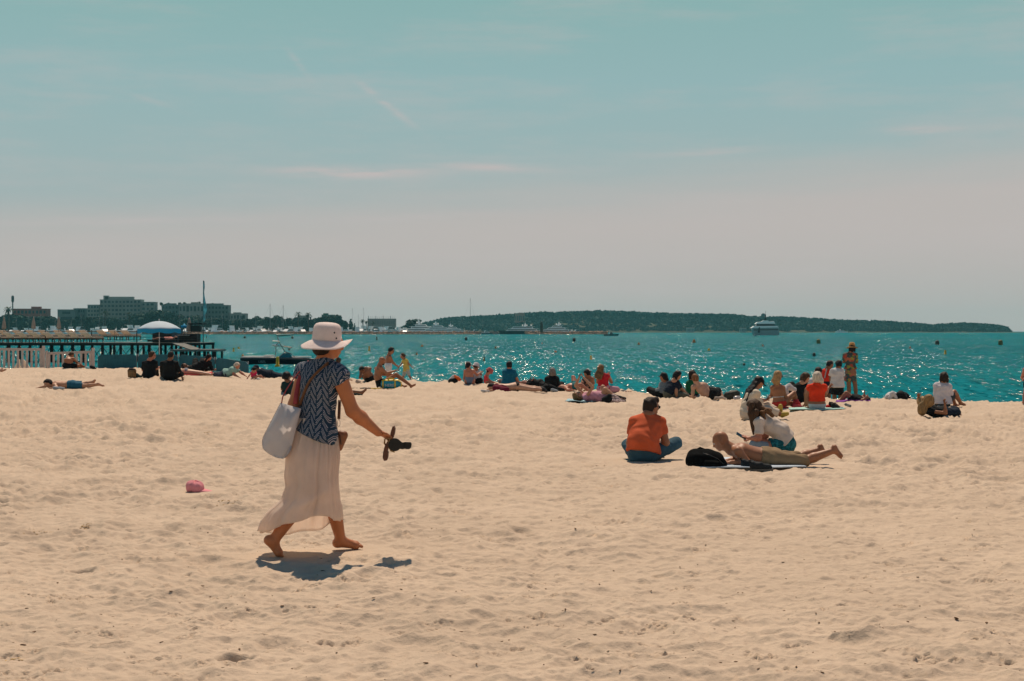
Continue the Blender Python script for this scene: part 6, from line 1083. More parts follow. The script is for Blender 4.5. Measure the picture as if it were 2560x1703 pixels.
# ------------------------------------------------------------------ speedboat
def speedboat():
    d = 95.; o = empty('speedboat', Vector((jx(690, d), d, SEA))); tag(o, 'black speedboat with steel tower and teal canopy moored behind the walking woman', 'boat'); B = o.location; L0_, L1_ = jx(608, d)-B.x, jx(792, d)-B.x
    n = 26; V = []
    for i in range(n):
        t = i/(n-1); x = L0_+(L1_-L0_)*t; w_ = 1.0*(1-max(0, (t-.55)/.45)**2.2)+.02; zt_ = .47-.02*t+(-.10*max(0, (t-.6)/.4)**2); V += [(x, -w_, zt_), (x, -w_*1.02, zt_-.10), (x, -w_*.8, -.05), (x, 0, -.2), (x, w_*.8, -.05), (x, w_*1.02, zt_-.10), (x, w_, zt_)]
    F_ = [(i*7+k, (i+1)*7+k, (i+1)*7+k+1, i*7+k+1) for i in range(n-1) for k in range(6)]+[(6, 5, 4, 3, 2, 1, 0), tuple((n-1)*7+k for k in range(7))]
    me = bpy.data.meshes.new('hull'); me.from_pydata(V, [], F_); me.materials.append(mat('dark_gelcoat', (.008, .022, .028), .25, .1, spec=.5)); link('hull', me, o)
    mb = MB()
    for i in range(n-1):
        t = i/(n-1); a = [V[i*7], V[(i+1)*7], V[(i+1)*7+6], V[i*7+6]]; mb.add([(q[0], q[1]*1.0, q[2]+.004) for q in a], [(0, 1, 2, 3)])
    mb.box((jx(640, d)-B.x, 0, .50), (1.6, 1.6, .10)); mb.box((jx(672, d)-B.x, 0, .54), (.45, 1.3, .16)); mb.box((jx(748, d)-B.x, 0, .49), (1.5, 1.1, .10)); mb.build('deck', mat('white_gelcoat', (.60, .58, .55), .3, .05), o)
    q = lambda x, y, yy=0.: P(x, y, d+yy)-B
    mb = MB(); mb.add([q(696, 894, -.8), q(712, 882, -.6), q(724, 882, -.6), q(731, 894, -.7), q(696, 894, .8), q(712, 882, .6), q(724, 882, .6), q(731, 894, .7)], [(0, 1, 2, 3), (7, 6, 5, 4), (0, 4, 5, 1), (1, 5, 6, 2), (2, 6, 7, 3)]); mb.build('windscreen', mat('tinted_glass', (.02, .16, .19), .1, .2, spec=.6), o)
    st = mat('steel_tube', (.30, .30, .31), .3, metal=.5)
    for s_ in (-.8, .8):
        mb = MB(); mb.tube([q(686, 895, s_), q(690, 879, s_), q(689, 865, s_), q(697, 856, s_)], .028, 6); mb.tube([q(692, 836, s_*.6), q(697, 852, s_*.8), q(704, 866, s_), q(713, 880, s_), q(727, 884, s_), q(738, 893, s_)], .030, 6); mb.tube([q(713, 880, s_), q(696, 894, s_)], .025, 6); mb.build('tower_leg', st, o)
    mb = MB(); mb.tube([q(692, 837, -.5), q(692, 837, .5)], .03, 6); mb.tube([q(704, 866, -.8), q(704, 866, .8)], .03, 6); mb.build('tower_bar', st, o)
    V_, Q_ = snet([flat(q(696, 838.5), q(731, 837), (0, 1, 0), .75, .65, .07, .05)], .03, .02); link('canopy', npmesh('canopy', V_, Q_, [mat('teal_canopy', (.01, .13, .14), .7)]), o)
    for a, b, m_ in ((q(683, 853, -.9), q(699, 854, -.9), mat('white_gelcoat', (.60, .58, .55))), (q(686, 865, -.95), q(693, 866, -.95), mat('white_gelcoat', (.60, .58, .55))), (q(711, 866, -.95), q(729, 869, -.95), mat('dark_plastic', (.012, .012, .013)))):
        V_, Q_ = snet([flat(a, b, (0, 1, 0), .22, .22, .05, .04)], .02, .02); link('wakeboard', npmesh('wakeboard', V_, Q_, [m_]), o)
    mb = MB(); mb.tube([q(680, 863, -.9), q(716, 867, -.9)], .022, 6); mb.build('board_rack', st, o)
    mb = MB(); mb.ball(q(723, 874, -.5), .075, 8); mb.build('speaker', mat('dark_plastic', (.012, .012, .013)), o)
    fc = bpy.data.curves.new('lettering', 'FONT'); fc.body = 'LIBEL'; fc.size = .22; fc.extrude = .004; fo = bpy.data.objects.new('lettering', fc); me = bpy.data.meshes.new_from_object(fo); me.materials.append(mat('grey_lettering', (.13, .22, .23), .5)); lo = link('lettering', me, o, (jx(653, d)-B.x, -1.03, .12)); lo.rotation_euler = (R(90), 0, 0)
speedboat()
# ------------------------------------------------------------------ buoys
def buoy(px, pyb, wpx, hpx, kind, lab):
    b = S(px, pyb); d = b.y; r = wpx/F*d/2; h = hpx/F*d; o = empty('buoy', b); tag(o, lab, 'buoy', 'marker buoys on the bay'); c = {'y': (.55, .34, .015), 'o': (.42, .16, .03), 'd': (.035, .035, .028), 'v': (.12, .12, .035), 'p': (.40, .22, .16)}[kind]; m = mat('buoy_'+kind, c, .5, .15, 4.)
    mb = MB()
    if hpx > wpx*1.25: mb.lathe([(r*1.05, -.1), (r*1.05, h*.16), (r*.62, h*.2), (r*.60, h*.93), (r*.5, h)], 14)
    elif kind in 'dv': mb.lathe([(r*.8, -.2), (r, h*.1), (r, h*.7), (r*.8, h*.9), (r*.4, h)], 14)
    else: mb.lathe([(r*.9, -.1), (r, h*.2), (r*.9, h*.5), (r*.35, h*.9), (r*.2, h)], 12)
    mb.build('float', m, o); mb = MB(); mb.lathe([(r*.18, h*.98), (r*.18, h*1.06), (.01, h*1.08)], 8); mb.build('top_ring', mat('buoy_ring', (.1, .1, .09), .5), o)
for a in [(694, 917, 13, 25, 'y', 'large yellow buoy with a broad base in front of the black speedboat'), (584, 879, 6, 9, 'y', 'yellow buoy right of the jetty landing stage, the lower of two'), (597, 872, 6, 5, 'y', 'small yellow buoy just right of the jetty landing stage, the upper of two'), (607, 892, 7, 6, 'o', 'small orange buoy at the stern of the black speedboat'),
          (516, 845, 3, 6, 'd', 'thin dark buoy beside the feather flag'), (612, 846, 6, 5.5, 'd', 'small dark buoy left of the speedboat tower'), (731, 847, 6, 6, 'd', 'small dark buoy between the speedboat canopy and the sun hat'), (942, 850, 5, 8, 'd', 'dark buoy right of the white sun hat brim'), (923, 877, 6, 11, 'y', 'yellow buoy right of the white sun hat'),
          (1055, 867, 7, 5, 'o', 'orange buoy above the toddler in yellow, the upper of two'), (1042, 887, 5, 6, 'o', 'orange buoy right of the toddler in grey cap'), (1165, 851, 7, 8, 'd', 'dark buoy above the woman in grey cap'), (1239, 872, 5, 6, 'v', 'small olive buoy above the toddler in red hat'), (1210, 904, 7, 12, 'v', 'tall olive buoy between the child in pale hat and the toddler in red'),
          (1389, 882, 7, 5, 'o', 'orange buoy above the person in black cap'), (1477, 901, 7, 12, 'y', 'bright yellow buoy left of the long-haired woman in red'), (1435, 854, 8, 9, 'd', 'dark grey round buoy left of the small motorboat'), (1355, 860, 4, 4, 'p', 'tiny pinkish buoy far out left of the dark grey round one'), (1597, 862, 6, 6, 'o', 'tan buoy above the man in the orange shirt'),
          (1735, 857, 8, 9, 'o', 'orange buoy left of the anchored white yacht'), (1772, 877, 7, 6, 'y', 'small yellow buoy above the reclining ginger man'), (1907, 866, 5, 5, 'p', 'tiny pinkish buoy below the anchored white yacht'), (2046, 859, 10, 11, 'v', 'large grey-green buoy left of the straw hat'), (1860, 914, 7, 6, 'd', 'dark red-brown buoy left of the blonde woman'), (2035, 891, 8, 9, 'd', 'dark buoy above the red vest of the boy'),
          (2343, 862, 10, 11, 'd', 'dark buoy above the person in the white shirt'), (2501, 863, 11, 13, 'v', 'large olive buoy at far right'), (2363, 887, 8, 11, 'y', 'yellow buoy directly above the person in the white shirt'), (2275, 871, 6, 5, 'p', 'small pink buoy between the straw hat and the white shirt')]: buoy(*a)
# ------------------------------------------------------------------ breakwaters
def rocks(name, lab, x0, x1, d, ztop, seed, n):
    rg = np.random.RandomState(seed); mb = MB(); c = P((x0+x1)/2, 833, d); c.z = SEA
    for i in range(n):
        x = rg.uniform(jx(x0, d), jx(x1, d)); k = rg.rand(); y = d+k*6; z = SEA+(ztop-SEA)*k*rg.uniform(.6, 1.0); r = rg.uniform(.5, 1.3); rot = Matrix.Rotation(rg.rand()*6, 3, 'Z') @ Matrix.Rotation(rg.rand()*3, 3, 'X'); mb.box(Vector((x, y, z))-c, (r*1.5, r, r*.9), 0, rot, .7)
    mb.box((0, 4.5, (ztop-SEA)/2-1), (jx(x1, d)-jx(x0, d), 4, ztop-SEA+1.6)); o = mb.build(name, mat('breakwater_rock', (.34, .21, .14), .9, .45, .35), None, c); tag(o, lab, 'breakwater', kind='stuff')
rocks('rock_breakwater', 'long low line of reddish boulders closing the harbour', 380, 1200, 1090, 1.55, 3, 2600)
rocks('rock_breakwater', 'low boulder mole with the small lighthouse in front of the island', 1313, 1520, 1120, 1.6, 4, 800)
mb = MB(); mb.box((0, 0, 0), (jx(1246, 1130)-jx(1183, 1130), 2, 2.2)); o = mb.build('harbour_wall', mat('pinkish_stone', (.28, .19, .16), .9, .2, .5), None, Vector((jx(1214, 1130), 1132, .5))); tag(o, 'low pinkish harbour wall between the tall sailing yacht and the dark-hulled yacht', 'wall')
def lighthouse():
    d = 1122; o = empty('lighthouse', Vector((jx(1354, d), d, 1.4))); tag(o, 'short brown harbour lighthouse on the boulder mole', 'lighthouse'); h = zat(806, d)-1.4; mb = MB(); mb.lathe([(1.25, 0), (1.05, h*.9), (1.3, h*.9), (1.3, h*.93)], 12); mb.build('tower', mat('brown_stone', (.09, .06, .045), .9), o); mb = MB(); mb.lathe([(.7, h*.93), (.7, h*1.03), (.01, h*1.12)], 10); mb.build('lantern', mat('dark_lantern', (.03, .035, .035), .5), o)
lighthouse()
# ------------------------------------------------------------------ boats
hw = mat('boat_white', (.82, .84, .84), .35, .06, .5); hwd = mat('boat_window', (.012, .03, .035), .2, .2, spec=.5); hteal = mat('hull_teal', (.03, .10, .11), .3, .1); hdark = mat('hull_dark', (.012, .03, .035), .3, .1); hbeige = mat('boat_beige', (.36, .30, .25), .6)
def hull_mesh(L, W, H, m, parent, sheer=.25, name='hull'):
    n = 14; V = []
    for i in range(n):
        t = i/(n-1); x = (t-.5)*L; w_ = W/2*(1-max(0, (t-.5)/.5)**2.3)*(1-.12*max(0, (.2-t)/.2))+.02; zt_ = H*(1+sheer*max(0, t-.3)); V += [(x, -w_, zt_), (x-(.06*L*(t > .9)), -w_*.75, -.3), (x-(.06*L*(t > .9)), w_*.75, -.3), (x, w_, zt_)]
    F_ = [(i*4+k, (i+1)*4+k, (i+1)*4+k+1, i*4+k+1) for i in range(n-1) for k in range(3)]+[(i*4+3, (i+1)*4+3, (i+1)*4, i*4) for i in range(n-1)]+[(3, 2, 1, 0), tuple((n-1)*4+k for k in range(4))]
    me = bpy.data.meshes.new(name); me.from_pydata(V, [], F_); me.materials.append(m); return link(name, me, parent)
def yacht(L, decks, hullm, mast=4., domes=2, bow=1):
    o = empty('motor_yacht', (0, 0, 0)); H = max(.9, L*.075); W = L*.24; hull_mesh(L, W, H, hullm, o); z = H*1.05
    for k in range(decks):
        h = max(.8, L*.05)*(1-.1*k); x0, x1 = -L*(.42-.10*k), L*(.26-.12*k); sl = h*1.2; w_ = W*(.8-.14*k)
        mb = MB(); mb.prism([(x0, z), (x1+sl*.9, z), (x1-sl*.1, z+h), (x0+h*.3, z+h)], -w_/2, w_/2, 'y'); mb.build('deck_house', hw, o)
        mb = MB(); mb.prism([(x0+h*.6, z+h*.36), (x1+sl*.28, z+h*.36), (x1, z+h*.72), (x0+h*.7, z+h*.72)], -w_/2-.06, w_/2+.06, 'y'); mb.build('window_band', hwd, o)
        mb = MB(); mb.box(((x0+x1)/2-h*.3, 0, z+h+.06), (x1-x0+h*1.2, w_*1.08, .12)); mb.build('deck_roof', hw, o); z += h+.14
    mb = MB(); mb.prism([(-L*.16, z), (-L*.10, z), (-L*.13, z+mast*.55), (-L*.16, z+mast*.55)], -.15, .15, 'y'); mb.box((-L*.14, 0, z+mast*.45), (.25, W*.4, .12)); mb.tube([(-L*.145, 0, z+mast*.5), (-L*.145, 0, z+mast)], .05, 5); mb.build('mast', hw, o)
    for k in range(domes): mb = MB(); mb.ball((-L*(.08+.10*k), 0, z+.5+.35*mast*.3), .055*mast+.28, 8); mb.build('radar_dome', hw, o)
    return o
def cruiser(L, hullm):
    o = empty('cabin_cruiser', (0, 0, 0)); H = L*.11; hull_mesh(L, L*.32, H, hullm, o)
    mb = MB(); mb.prism([(-L*.30, H), (L*.25, H*1.1), (L*.08, H*2.1), (-L*.25, H*2.1)], -L*.11, L*.11, 'y'); mb.build('cabin', hw, o)
    mb = MB(); mb.prism([(-L*.24, H*1.45), (L*.16, H*1.45), (L*.09, H*1.95), (-L*.22, H*1.95)], -L*.115, L*.115, 'y'); mb.build('window_band', hwd, o)
    mb = MB(); mb.prism([(-L*.28, H*2.12), (-L*.2, H*2.12), (-L*.12, H*3.1), (-L*.22, H*3.1)], -L*.1, L*.1, 'y'); mb.box((-L*.12, 0, H*3.15), (L*.3, L*.2, .08)); mb.build('radar_arch', hw, o); return o
def sailboat(L, mh, hullm=hw):
    o = empty('sailing_yacht', (0, 0, 0)); H = L*.09; hull_mesh(L, L*.26, H, hullm, o); mb = MB(); mb.prism([(-L*.2, H), (L*.2, H*1.1), (L*.12, H*1.6), (-L*.18, H*1.7)], -L*.07, L*.07, 'y'); mb.build('cabin', hw, o)
    al = mat('mast_grey', (.16, .17, .18), .4); mb = MB(); mb.tube([(L*.08, 0, H), (L*.08, 0, mh)], [.16, .09], 6); mb.build('mast', al, o); mb = MB(); mb.tube([(L*.06, 0, H*2.2), (-L*.32, 0, H*2.3)], .16, 6); mb.build('boom', hbeige, o)
    mb = MB(); mb.tube([(L*.08, 0, mh*.98), (L*.48, 0, H*1.2)], .03, 4); mb.tube([(L*.08, 0, mh*.98), (-L*.48, 0, H*1.1)], .03, 4); mb.box((L*.08, 0, mh*.55), (.06, L*.16, .06)); mb.build('rigging', al, o); return o
protos = {'c1': cruiser(11, hw), 'c2': cruiser(9, hteal), 'y1': yacht(19, 2, hw, 3.5, 1), 'y2': yacht(26, 3, hw, 4.5, 2), 's1': sailboat(12, 17), 's2': sailboat(14, 27, hteal), 'y3': yacht(17, 2, hdark, 3.5, 1)}
used_ = set(); NEAR_TREES = 1150
def boat(kind, px, lab, rz=0, d=None, s=1.0, grp='boats moored behind the long breakwater'):
    d = d or NEAR_TREES; l_ = Vector((jx(px, d), d, SEA)); o = protos[kind]
    if kind in used_: o = copy_tree(o, l_, R(rz), lab, s)
    else: o.location = l_; o.rotation_euler = (0, 0, R(rz)); o.scale = (s,)*3; used_.add(kind)
    tag(o, lab, 'sailing boat' if kind[0] == 's' else 'boat', grp); return o
rg = np.random.RandomState(11); todo = []
for px in (32, 60, 95, 130, 178, 205, 232, 262, 318, 345, 470, 520, 545, 577, 632, 655, 690, 706, 742, 778, 838, 905, 945, 990, 1012): todo.append(('c1', px, 'white cabin cruiser', rg.uniform(1.3, 2.0)))
for px in (75, 150, 250, 338, 500, 610, 720, 755, 845, 892, 935, 975): todo.append(('c2', px, 'teal-hulled cabin cruiser', rg.uniform(1.5, 2.1)))
for px in (115, 164, 240, 285, 300, 540, 600, 620, 672, 700, 734, 868, 948, 985, 1030): todo.append(('y1', px, 'white motor yacht', rg.uniform(.85, 1.15)))
for px in (40, 70, 101, 139, 178, 205, 250, 258, 448, 475, 485, 528, 554, 576, 602, 640, 703): todo.append(('s1', px, 'small bare-masted sailing yacht', rg.uniform(.7, 1.1)))
LM = [(-90, 33, 'left of the radio mast'), (33, 118, 'below the pink building'), (118, 215, 'below the plain grey building'), (215, 300, 'below the left half of the hotel'), (300, 392, 'below the right half of the hotel'), (392, 447, 'below the tree-topped grey block'), (447, 512, 'below the white panelled facade'), (512, 575, 'below the stepped grey block'), (575, 640, 'below the pale villa'), (640, 725, 'by the two masts left of the hat'), (725, 790, 'below the two skyline palms'), (790, 858, 'above the sun hat'), (858, 920, 'around the two tall masts'), (920, 1060, 'below the flat grey hall')]
def places(items):
    """items: [(px, phrase)] -> a label for each that says which one it is"""
    out = [None]*len(items); W_ = ['leftmost', 'second from left', 'third from left', 'fourth from left', 'fifth from left', 'sixth from left', 'seventh from left', 'eighth from left']
    for a, b, ph in LM:
        for d_ in sorted(set(p for _, p in items)):
            g_ = sorted([(px, i) for i, (px, p) in enumerate(items) if p == d_ and a <= px < b]); n = len(g_)
            for k, (px, i) in enumerate(g_): out[i] = f'{d_} {ph}' if n == 1 else (f'{["left", "right"][k]} one of two: {d_} {ph}' if n == 2 else f'{"rightmost" if k == n-1 else W_[min(k, 7)]} {d_} of those {ph}')
    return out
for (k_, px, ds, sc_), lab in zip(todo, places([(q[1], q[2]) for q in todo])): boat(k_, px, lab, (90 if rg.rand() < .5 else -90)+rg.uniform(-55, 55), NEAR_TREES+rg.uniform(-30, 60), sc_)
G2 = 'larger yachts moored right of the walking woman'
boat('s2', 878, 'tall sailing yacht with bare mast right of the sun hat, left one of two', 10, 1140, .78); boat('s2', 906, 'tall sailing yacht with bare mast right of the sun hat, right one of two', -14, 1150, .80)
boat('s1', 893, 'lower bare-masted sailing yacht between the two tall masts right of the sun hat', 10, 1150, .95); boat('s1', 671, 'sailing yacht whose mast rises above the trees midway between jetty and sun hat', 0, 1150, 1.45); boat('s1', 704, 'sailing yacht whose mast rises above the trees, just left of the sun hat', 0, 1150, 1.40)
boat('y1', 923, 'small white motor yacht below the flat grey hall', 180, 1130, .75); boat('y3', 968, 'dark-hulled motor yacht below the flat grey hall', 0, 1140, 1.1); boat('y1', 1000, 'white motor yacht right of the dark-hulled one below the grey hall', 180, 1140, .9); boat('y1', 1022, 'white motor yacht left of the three-decked one', 0, 1150, .8)
boat('y2', 1062, 'three-decked white motor yacht with tall mast, left of the island', 0, 1150, 1.35, G2); boat('y2', 1103, 'sleek three-decked white motor yacht at the left foot of the island', 0, 1140, 1.2, G2); boat('y2', 1138, 'white motor yacht with pointed mast, right one of the row left of the tallest mast', 0, 1140, 1.0, G2)
boat('c1', 1090, 'small white boat in front of the sleek white motor yacht', 0, 1120, .9)
sb = sailboat(15, 28.5, hdark); sb.location = (jx(1172, 1110), 1110, SEA); tag(sb, 'dark-hulled sailing yacht with the tallest mast on the bay', 'sailing boat')
boat('c1', 1192, 'small white boat just right of the tallest mast', 0, 1120, 1.0); boat('c2', 1218, 'small teal boat by the pinkish harbour wall', 0, 1120, 1.0); boat('s1', 1205, 'small sailing yacht by the pinkish harbour wall', 20, 1150, .7)
yd = yacht(34, 2, hdark, 4.5, 3); yd.location = (jx(1298, 1135), 1135, SEA); yd.rotation_euler = (0, 0, R(180)); tag(yd, 'long dark-hulled motor yacht with white superstructure left of the lighthouse', 'boat', G2)
boat('y2', 1384, 'tall white motor yacht directly right of the lighthouse', 180, 1140, 1.15, G2); boat('y1', 1340, 'white motor yacht just left of the lighthouse', 0, 1145, .95, G2); boat('y3', 1405, 'dark motor yacht with black mast right of the lighthouse', 0, 1150, 1.15, G2); boat('y1', 1424, 'white motor yacht at the right end of the boulder mole row', 180, 1140, .75, G2); boat('c1', 1445, 'small white boat behind the right end of the boulder mole', 0, 1150, 1.0)
def anchored():
    d = 820.; o = empty('motor_yacht', Vector((jx(1913, d), d, SEA))); tag(o, 'anchored white motor yacht with three decks alone in front of the island', 'boat'); B = o.location; q = lambda x, y: (jx(x, d)-B.x, zat(y, d)-B.z)
    hl = mat('shaded_hull', (.20, .30, .31), .4, .1); W = 2.6  # the teal-grey colour carries the shadow side of the hull
    def slab(pts, w_, m, name): mb = MB(); mb.prism([q(*p) for p in pts], -w_, w_, 'y'); return mb.build(name, m, o)
    slab([(1884, 840), (1880, 824), (1879, 820.5), (1945, 819), (1946, 840)], W, hl, 'hull'); slab([(1882, 824), (1944, 822.5), (1944, 825.5), (1883, 826.5)], W+.05, hwd, 'window_band'); slab([(1876.5, 820.5), (1884, 815.5), (1941, 815), (1944.5, 818.8)], W+.2, hw, 'main_deck')
    slab([(1889, 815.4), (1890, 810), (1934, 809.8), (1937, 815)], W-.5, hwd, 'saloon_windows'); slab([(1887, 810), (1892, 806), (1903, 804.5), (1909, 801.5), (1918, 801.5), (1922, 804.5), (1933, 803), (1936.5, 809.7)], W-.3, hw, 'upper_deck')
    mb = MB(); a, b = q(1913.5, 802), q(1913.5, 786); mb.tube([(a[0], 0, a[1]), (b[0], 0, b[1])], [.45, .3], 8); mb.box((q(1908, 799)[0], 0, q(1908, 799)[1]), (4.2, 1.4, .35)); c = q(1914, 777); mb.tube([(b[0], 0, b[1]), (c[0], 0, c[1])], .08, 5); mb.build('mast', hdark, o)
    mb = MB(); c = q(1908, 788.5); mb.lathe([(1.1, -.3), (1.25, 0), (1.1, .3)], 12, (c[0], 0, c[1]), 0, 1, 1, Matrix.Rotation(R(90), 3, 'X')); mb.build('radar_ring', mat('radar_grey', (.12, .2, .2), .5), o)
    c = q(1895, 825); V_, Q_ = snet([cap((c[0], -W-.1, c[1]-1), (c[0]+.3, -W-.1, c[1]+1.4), .7, .35)], .2, .1); link('anchor_recess', npmesh('anchor_recess', V_, Q_, [hdark]), o)
anchored()
def dinghy(px, pyb, Lpx, lab, d=None):
    b = S(px, pyb); d = b.y; L = Lpx/F*d; o = empty('motorboat', b); tag(o, lab, 'boat'); hull_mesh(L, L*.3, L*.11, hteal, o)
    mb = MB(); mb.prism([(-L*.1, L*.11), (L*.15, L*.12), (L*.02, L*.24), (-L*.06, L*.24)], -L*.07, L*.07, 'y'); mb.build('windscreen', hwd, o); mb = MB(); mb.tube([(-L*.12, 0, L*.1), (-L*.12, 0, L*.38)], .06, 5); mb.box((-L*.1, 0, L*.38), (L*.16, L*.16, .1)); mb.build('canopy', hw, o); return o
dinghy(1528, 840, 38, 'small dark motorboat off the right end of the boulder mole'); dinghy(1888, 841, 12, 'small tender lying off the bow of the anchored white yacht')
b_ = boat('y1', 2104, 'distant pale motor yacht under the right half of the island', 0, 2300, 1.1, 'boats'); b_['group'] = ''; del b_['group']
# ------------------------------------------------------------------ the wooded shore on the left
def leafmat(k, c):
    n_ = 'foliage_'+k
    if n_ in _mats: return _mats[n_]
    m = bpy.data.materials.new(n_); m.use_nodes = True; t = NT(m.node_tree); b = t.n['Principled BSDF']; po = t.node('ShaderNodeNewGeometry').outputs['Position']; nz = t.noise(po, .35, 4, .7)
    t.put(b.inputs['Base Color'], t.mix(t.smooth(nz, .3, .7), tuple(x*.55 for x in c), tuple(x*1.5 for x in c))); b.inputs['Roughness'].default_value = .8; b.inputs['Specular IOR Level'].default_value = .15; _mats[n_] = m; return m
def crown_mesh(name, rx, ry, rz, cz, n, seed, m, size=.9, shape='round'):
    rg = np.random.RandomState(seed); V = []; F_ = []
    nb = 9; bl = [(rg.uniform(-.55, .55)*rx, rg.uniform(-.55, .55)*ry, cz+rg.uniform(-.5, .55)*rz, rg.uniform(.42, .7)) for _ in range(nb)]
    for i in range(n):
        bx, by, bz, br = bl[i % nb]; u = rg.randn(3); u /= np.linalg.norm(u); q = br*rg.uniform(.75, 1.1); p = np.array([bx+u[0]*rx*q, by+u[1]*ry*q, bz+u[2]*rz*q*.8])
        if shape == 'cone': t_ = (p[2]-(cz-rz))/(2.2*rz); p[:2] *= max(.05, 1.15-t_)
        s = size*rg.uniform(.6, 1.5); a = rg.randn(3)*.5+np.cross(u, rg.randn(3)); a /= np.linalg.norm(a); b = np.cross(u+rg.randn(3)*.35, a); b /= np.linalg.norm(b); k = len(V)
        V += [tuple(p+a*s), tuple(p+b*s*.8), tuple(p-a*s*.9), tuple(p-b*s)]; F_.append((k, k+1, k+2, k+3))
    me = bpy.data.meshes.new(name); me.from_pydata(V, [], F_); me.materials.append(m); return me
fol = leafmat('dark', (.012, .040, .032)); fol2 = leafmat('mid', (.018, .056, .042)); fol3 = leafmat('olive', (.045, .060, .030)); bark = mat('bark', (.07, .05, .035), .9)
def tree_proto(kind, seed):
    o = empty('palm_tree' if kind == 'palm' else ('pine_tree' if kind == 'pine' else 'broadleaf_tree'), (0, 0, 0)); rg = np.random.RandomState(seed)
    if kind == 'palm':
        mb = MB(); mb.tube([(0, 0, 0), (.2, 0, 5), (.1, 0, 10)], [.35, .28, .22], 6); mb.build('trunk', bark, o); mb = MB()
        for i in range(26):
            a = rg.rand()*6.28; el = rg.uniform(-.9, 1.1); d = Vector((math.cos(a)*math.cos(el), math.sin(a)*math.cos(el), math.sin(el))); p0 = Vector((.1, 0, 10)); p1 = p0+d*1.3; p2 = p1+(d+Vector((0, 0, -.7)))*1.1; w_ = Vector((-d.y, d.x, 0)).normalized()*.28
            mb.add([p0-w_*.3, p0+w_*.3, p1+w_, p1-w_, p2+w_*.3, p2-w_*.3], [(0, 1, 2, 3), (3, 2, 4, 5)])
        mb.build('crown', fol3, o)
    elif kind == 'pine':
        mb = MB(); mb.tube([(0, 0, 0), (.3, .2, 5), (.1, .1, 9)], [.4, .3, .2], 6); mb.tube([(.3, .2, 5), (2.2, .5, 8.4)], [.2, .1], 5); mb.tube([(.2, .2, 5.6), (-2., -.4, 8.6)], [.2, .1], 5); mb.build('trunk', bark, o); link('crown', crown_mesh('crown', 4.4, 4.2, 1.8, 9.6, 420, seed, fol, .75), o)
    elif kind == 'cypress':
        mb = MB(); mb.tube([(0, 0, 0), (0, 0, 9)], [.3, .1], 6); mb.build('trunk', bark, o); link('crown', crown_mesh('crown', 1.7, 1.7, 6., 6.4, 320, seed, fol, .6, 'cone'), o)
    else:
        mb = MB(); mb.tube([(0, 0, 0), (.1, 0, 3), (0, 0, 7)], [.45, .35, .15], 6); mb.tube([(.1, 0, 3), (1.8, .3, 6.5)], [.22, .1], 5); mb.build('trunk', bark, o); link('crown', crown_mesh('crown', 4.2, 4.0, 4.4, 7.0, 560, seed, fol2 if seed % 2 else fol, .8), o)
    return o
tp = {('palm', 0): tree_proto('palm', 1), ('pine', 0): tree_proto('pine', 2), ('pine', 1): tree_proto('pine', 12), ('cypress', 0): tree_proto('cypress', 3), ('round', 0): tree_proto('round', 4), ('round', 1): tree_proto('round', 5), ('round', 2): tree_proto('round', 8)}
tused = set(); TD = 1380
def tree(kind, var, px, ytop, lab, d=None, w=1.0, grp='trees along the wooded shore'):
    d = d or TD; h = zat(ytop, d)-.5; base_h = {'palm': 11.2, 'pine': 11.3, 'cypress': 13., 'round': 11.6}[kind]; s = h/base_h; pr = tp[(kind, var)]; l_ = Vector((jx(px, d), d, .3)); rz = (px*37 % 360)
    if (kind, var) in tused: o = copy_tree(pr, l_, R(rz), lab)
    else: o = pr; o.location = l_; o.rotation_euler = (0, 0, R(rz)); tused.add((kind, var))
    o.scale = (s*w, s*w, s); tag(o, lab, 'tree', grp); return o
prof_x = [-150, 0, 20, 60, 120, 150, 210, 300, 362, 392, 410, 440, 575, 600, 640, 660, 690, 710, 725, 760, 800, 840, 860, 880, 900, 915, 960, 1000, 1035]
prof_y = [795, 795, 778, 789, 790, 791, 789, 792, 780, 768, 775, 788, 792, 790, 789, 789, 785, 792, 788, 792, 786, 787, 795, 806, 812, 814, 812, 809, 813]
rg = np.random.RandomState(21); x = -60.; tl = []
while x < 900:
    y = float(np.interp(x, prof_x, prof_y))+rg.uniform(-3, 7); k = rg.rand()
    if k < .62: tl.append(('round', rg.randint(3), x, y, TD+rg.uniform(-30, 60), rg.uniform(.8, 1.15), 'dark broadleaf tree'))
    elif k < .85: tl.append(('pine', rg.randint(2), x, y+2, TD+rg.uniform(-30, 40), rg.uniform(.8, 1.1), 'dark umbrella pine'))
    else: tl.append(('cypress', 0, x, y-2, TD+rg.uniform(-30, 40), rg.uniform(.9, 1.3), 'dark conical tree'))
    x += rg.uniform(9, 15)
for q, lab in zip(tl, places([(q[2], q[6]) for q in tl])): tree(q[0], q[1], q[2], q[3], lab, q[4], q[5])
for px, yt, lab in ((22, 765, 'tall palm standing above the trees left of the pink building'), (746, 779, 'slender palm above the tree line left of the green-roofed building'), (771, 780, 'bushy palm above the tree line nearest the green-roofed building'), (907, 797, 'dark palm at the foot of the right tall mast'), (917, 801, 'palm just right of the right tall mast'), (932, 802, 'low palm in front of the flat grey hall'), (262, 776, 'left palm in front of the white terraced hotel'), (322, 780, 'right palm in front of the white terraced hotel'), (495, 786, 'palm in front of the block right of the hotel')): tree('palm', 0, px, yt, lab, TD-40, 1.2)
for px, yt, lab in ((878, 795, 'conical tree between the two tall masts right of the sun hat'), (1032, 797, 'round tree with a thin top left of the three-decked yacht'), (842, 784, 'tallest tree above the sun hat crown')): tree('cypress' if px != 1032 else 'round', 0, px, yt, lab, TD, 1.6)
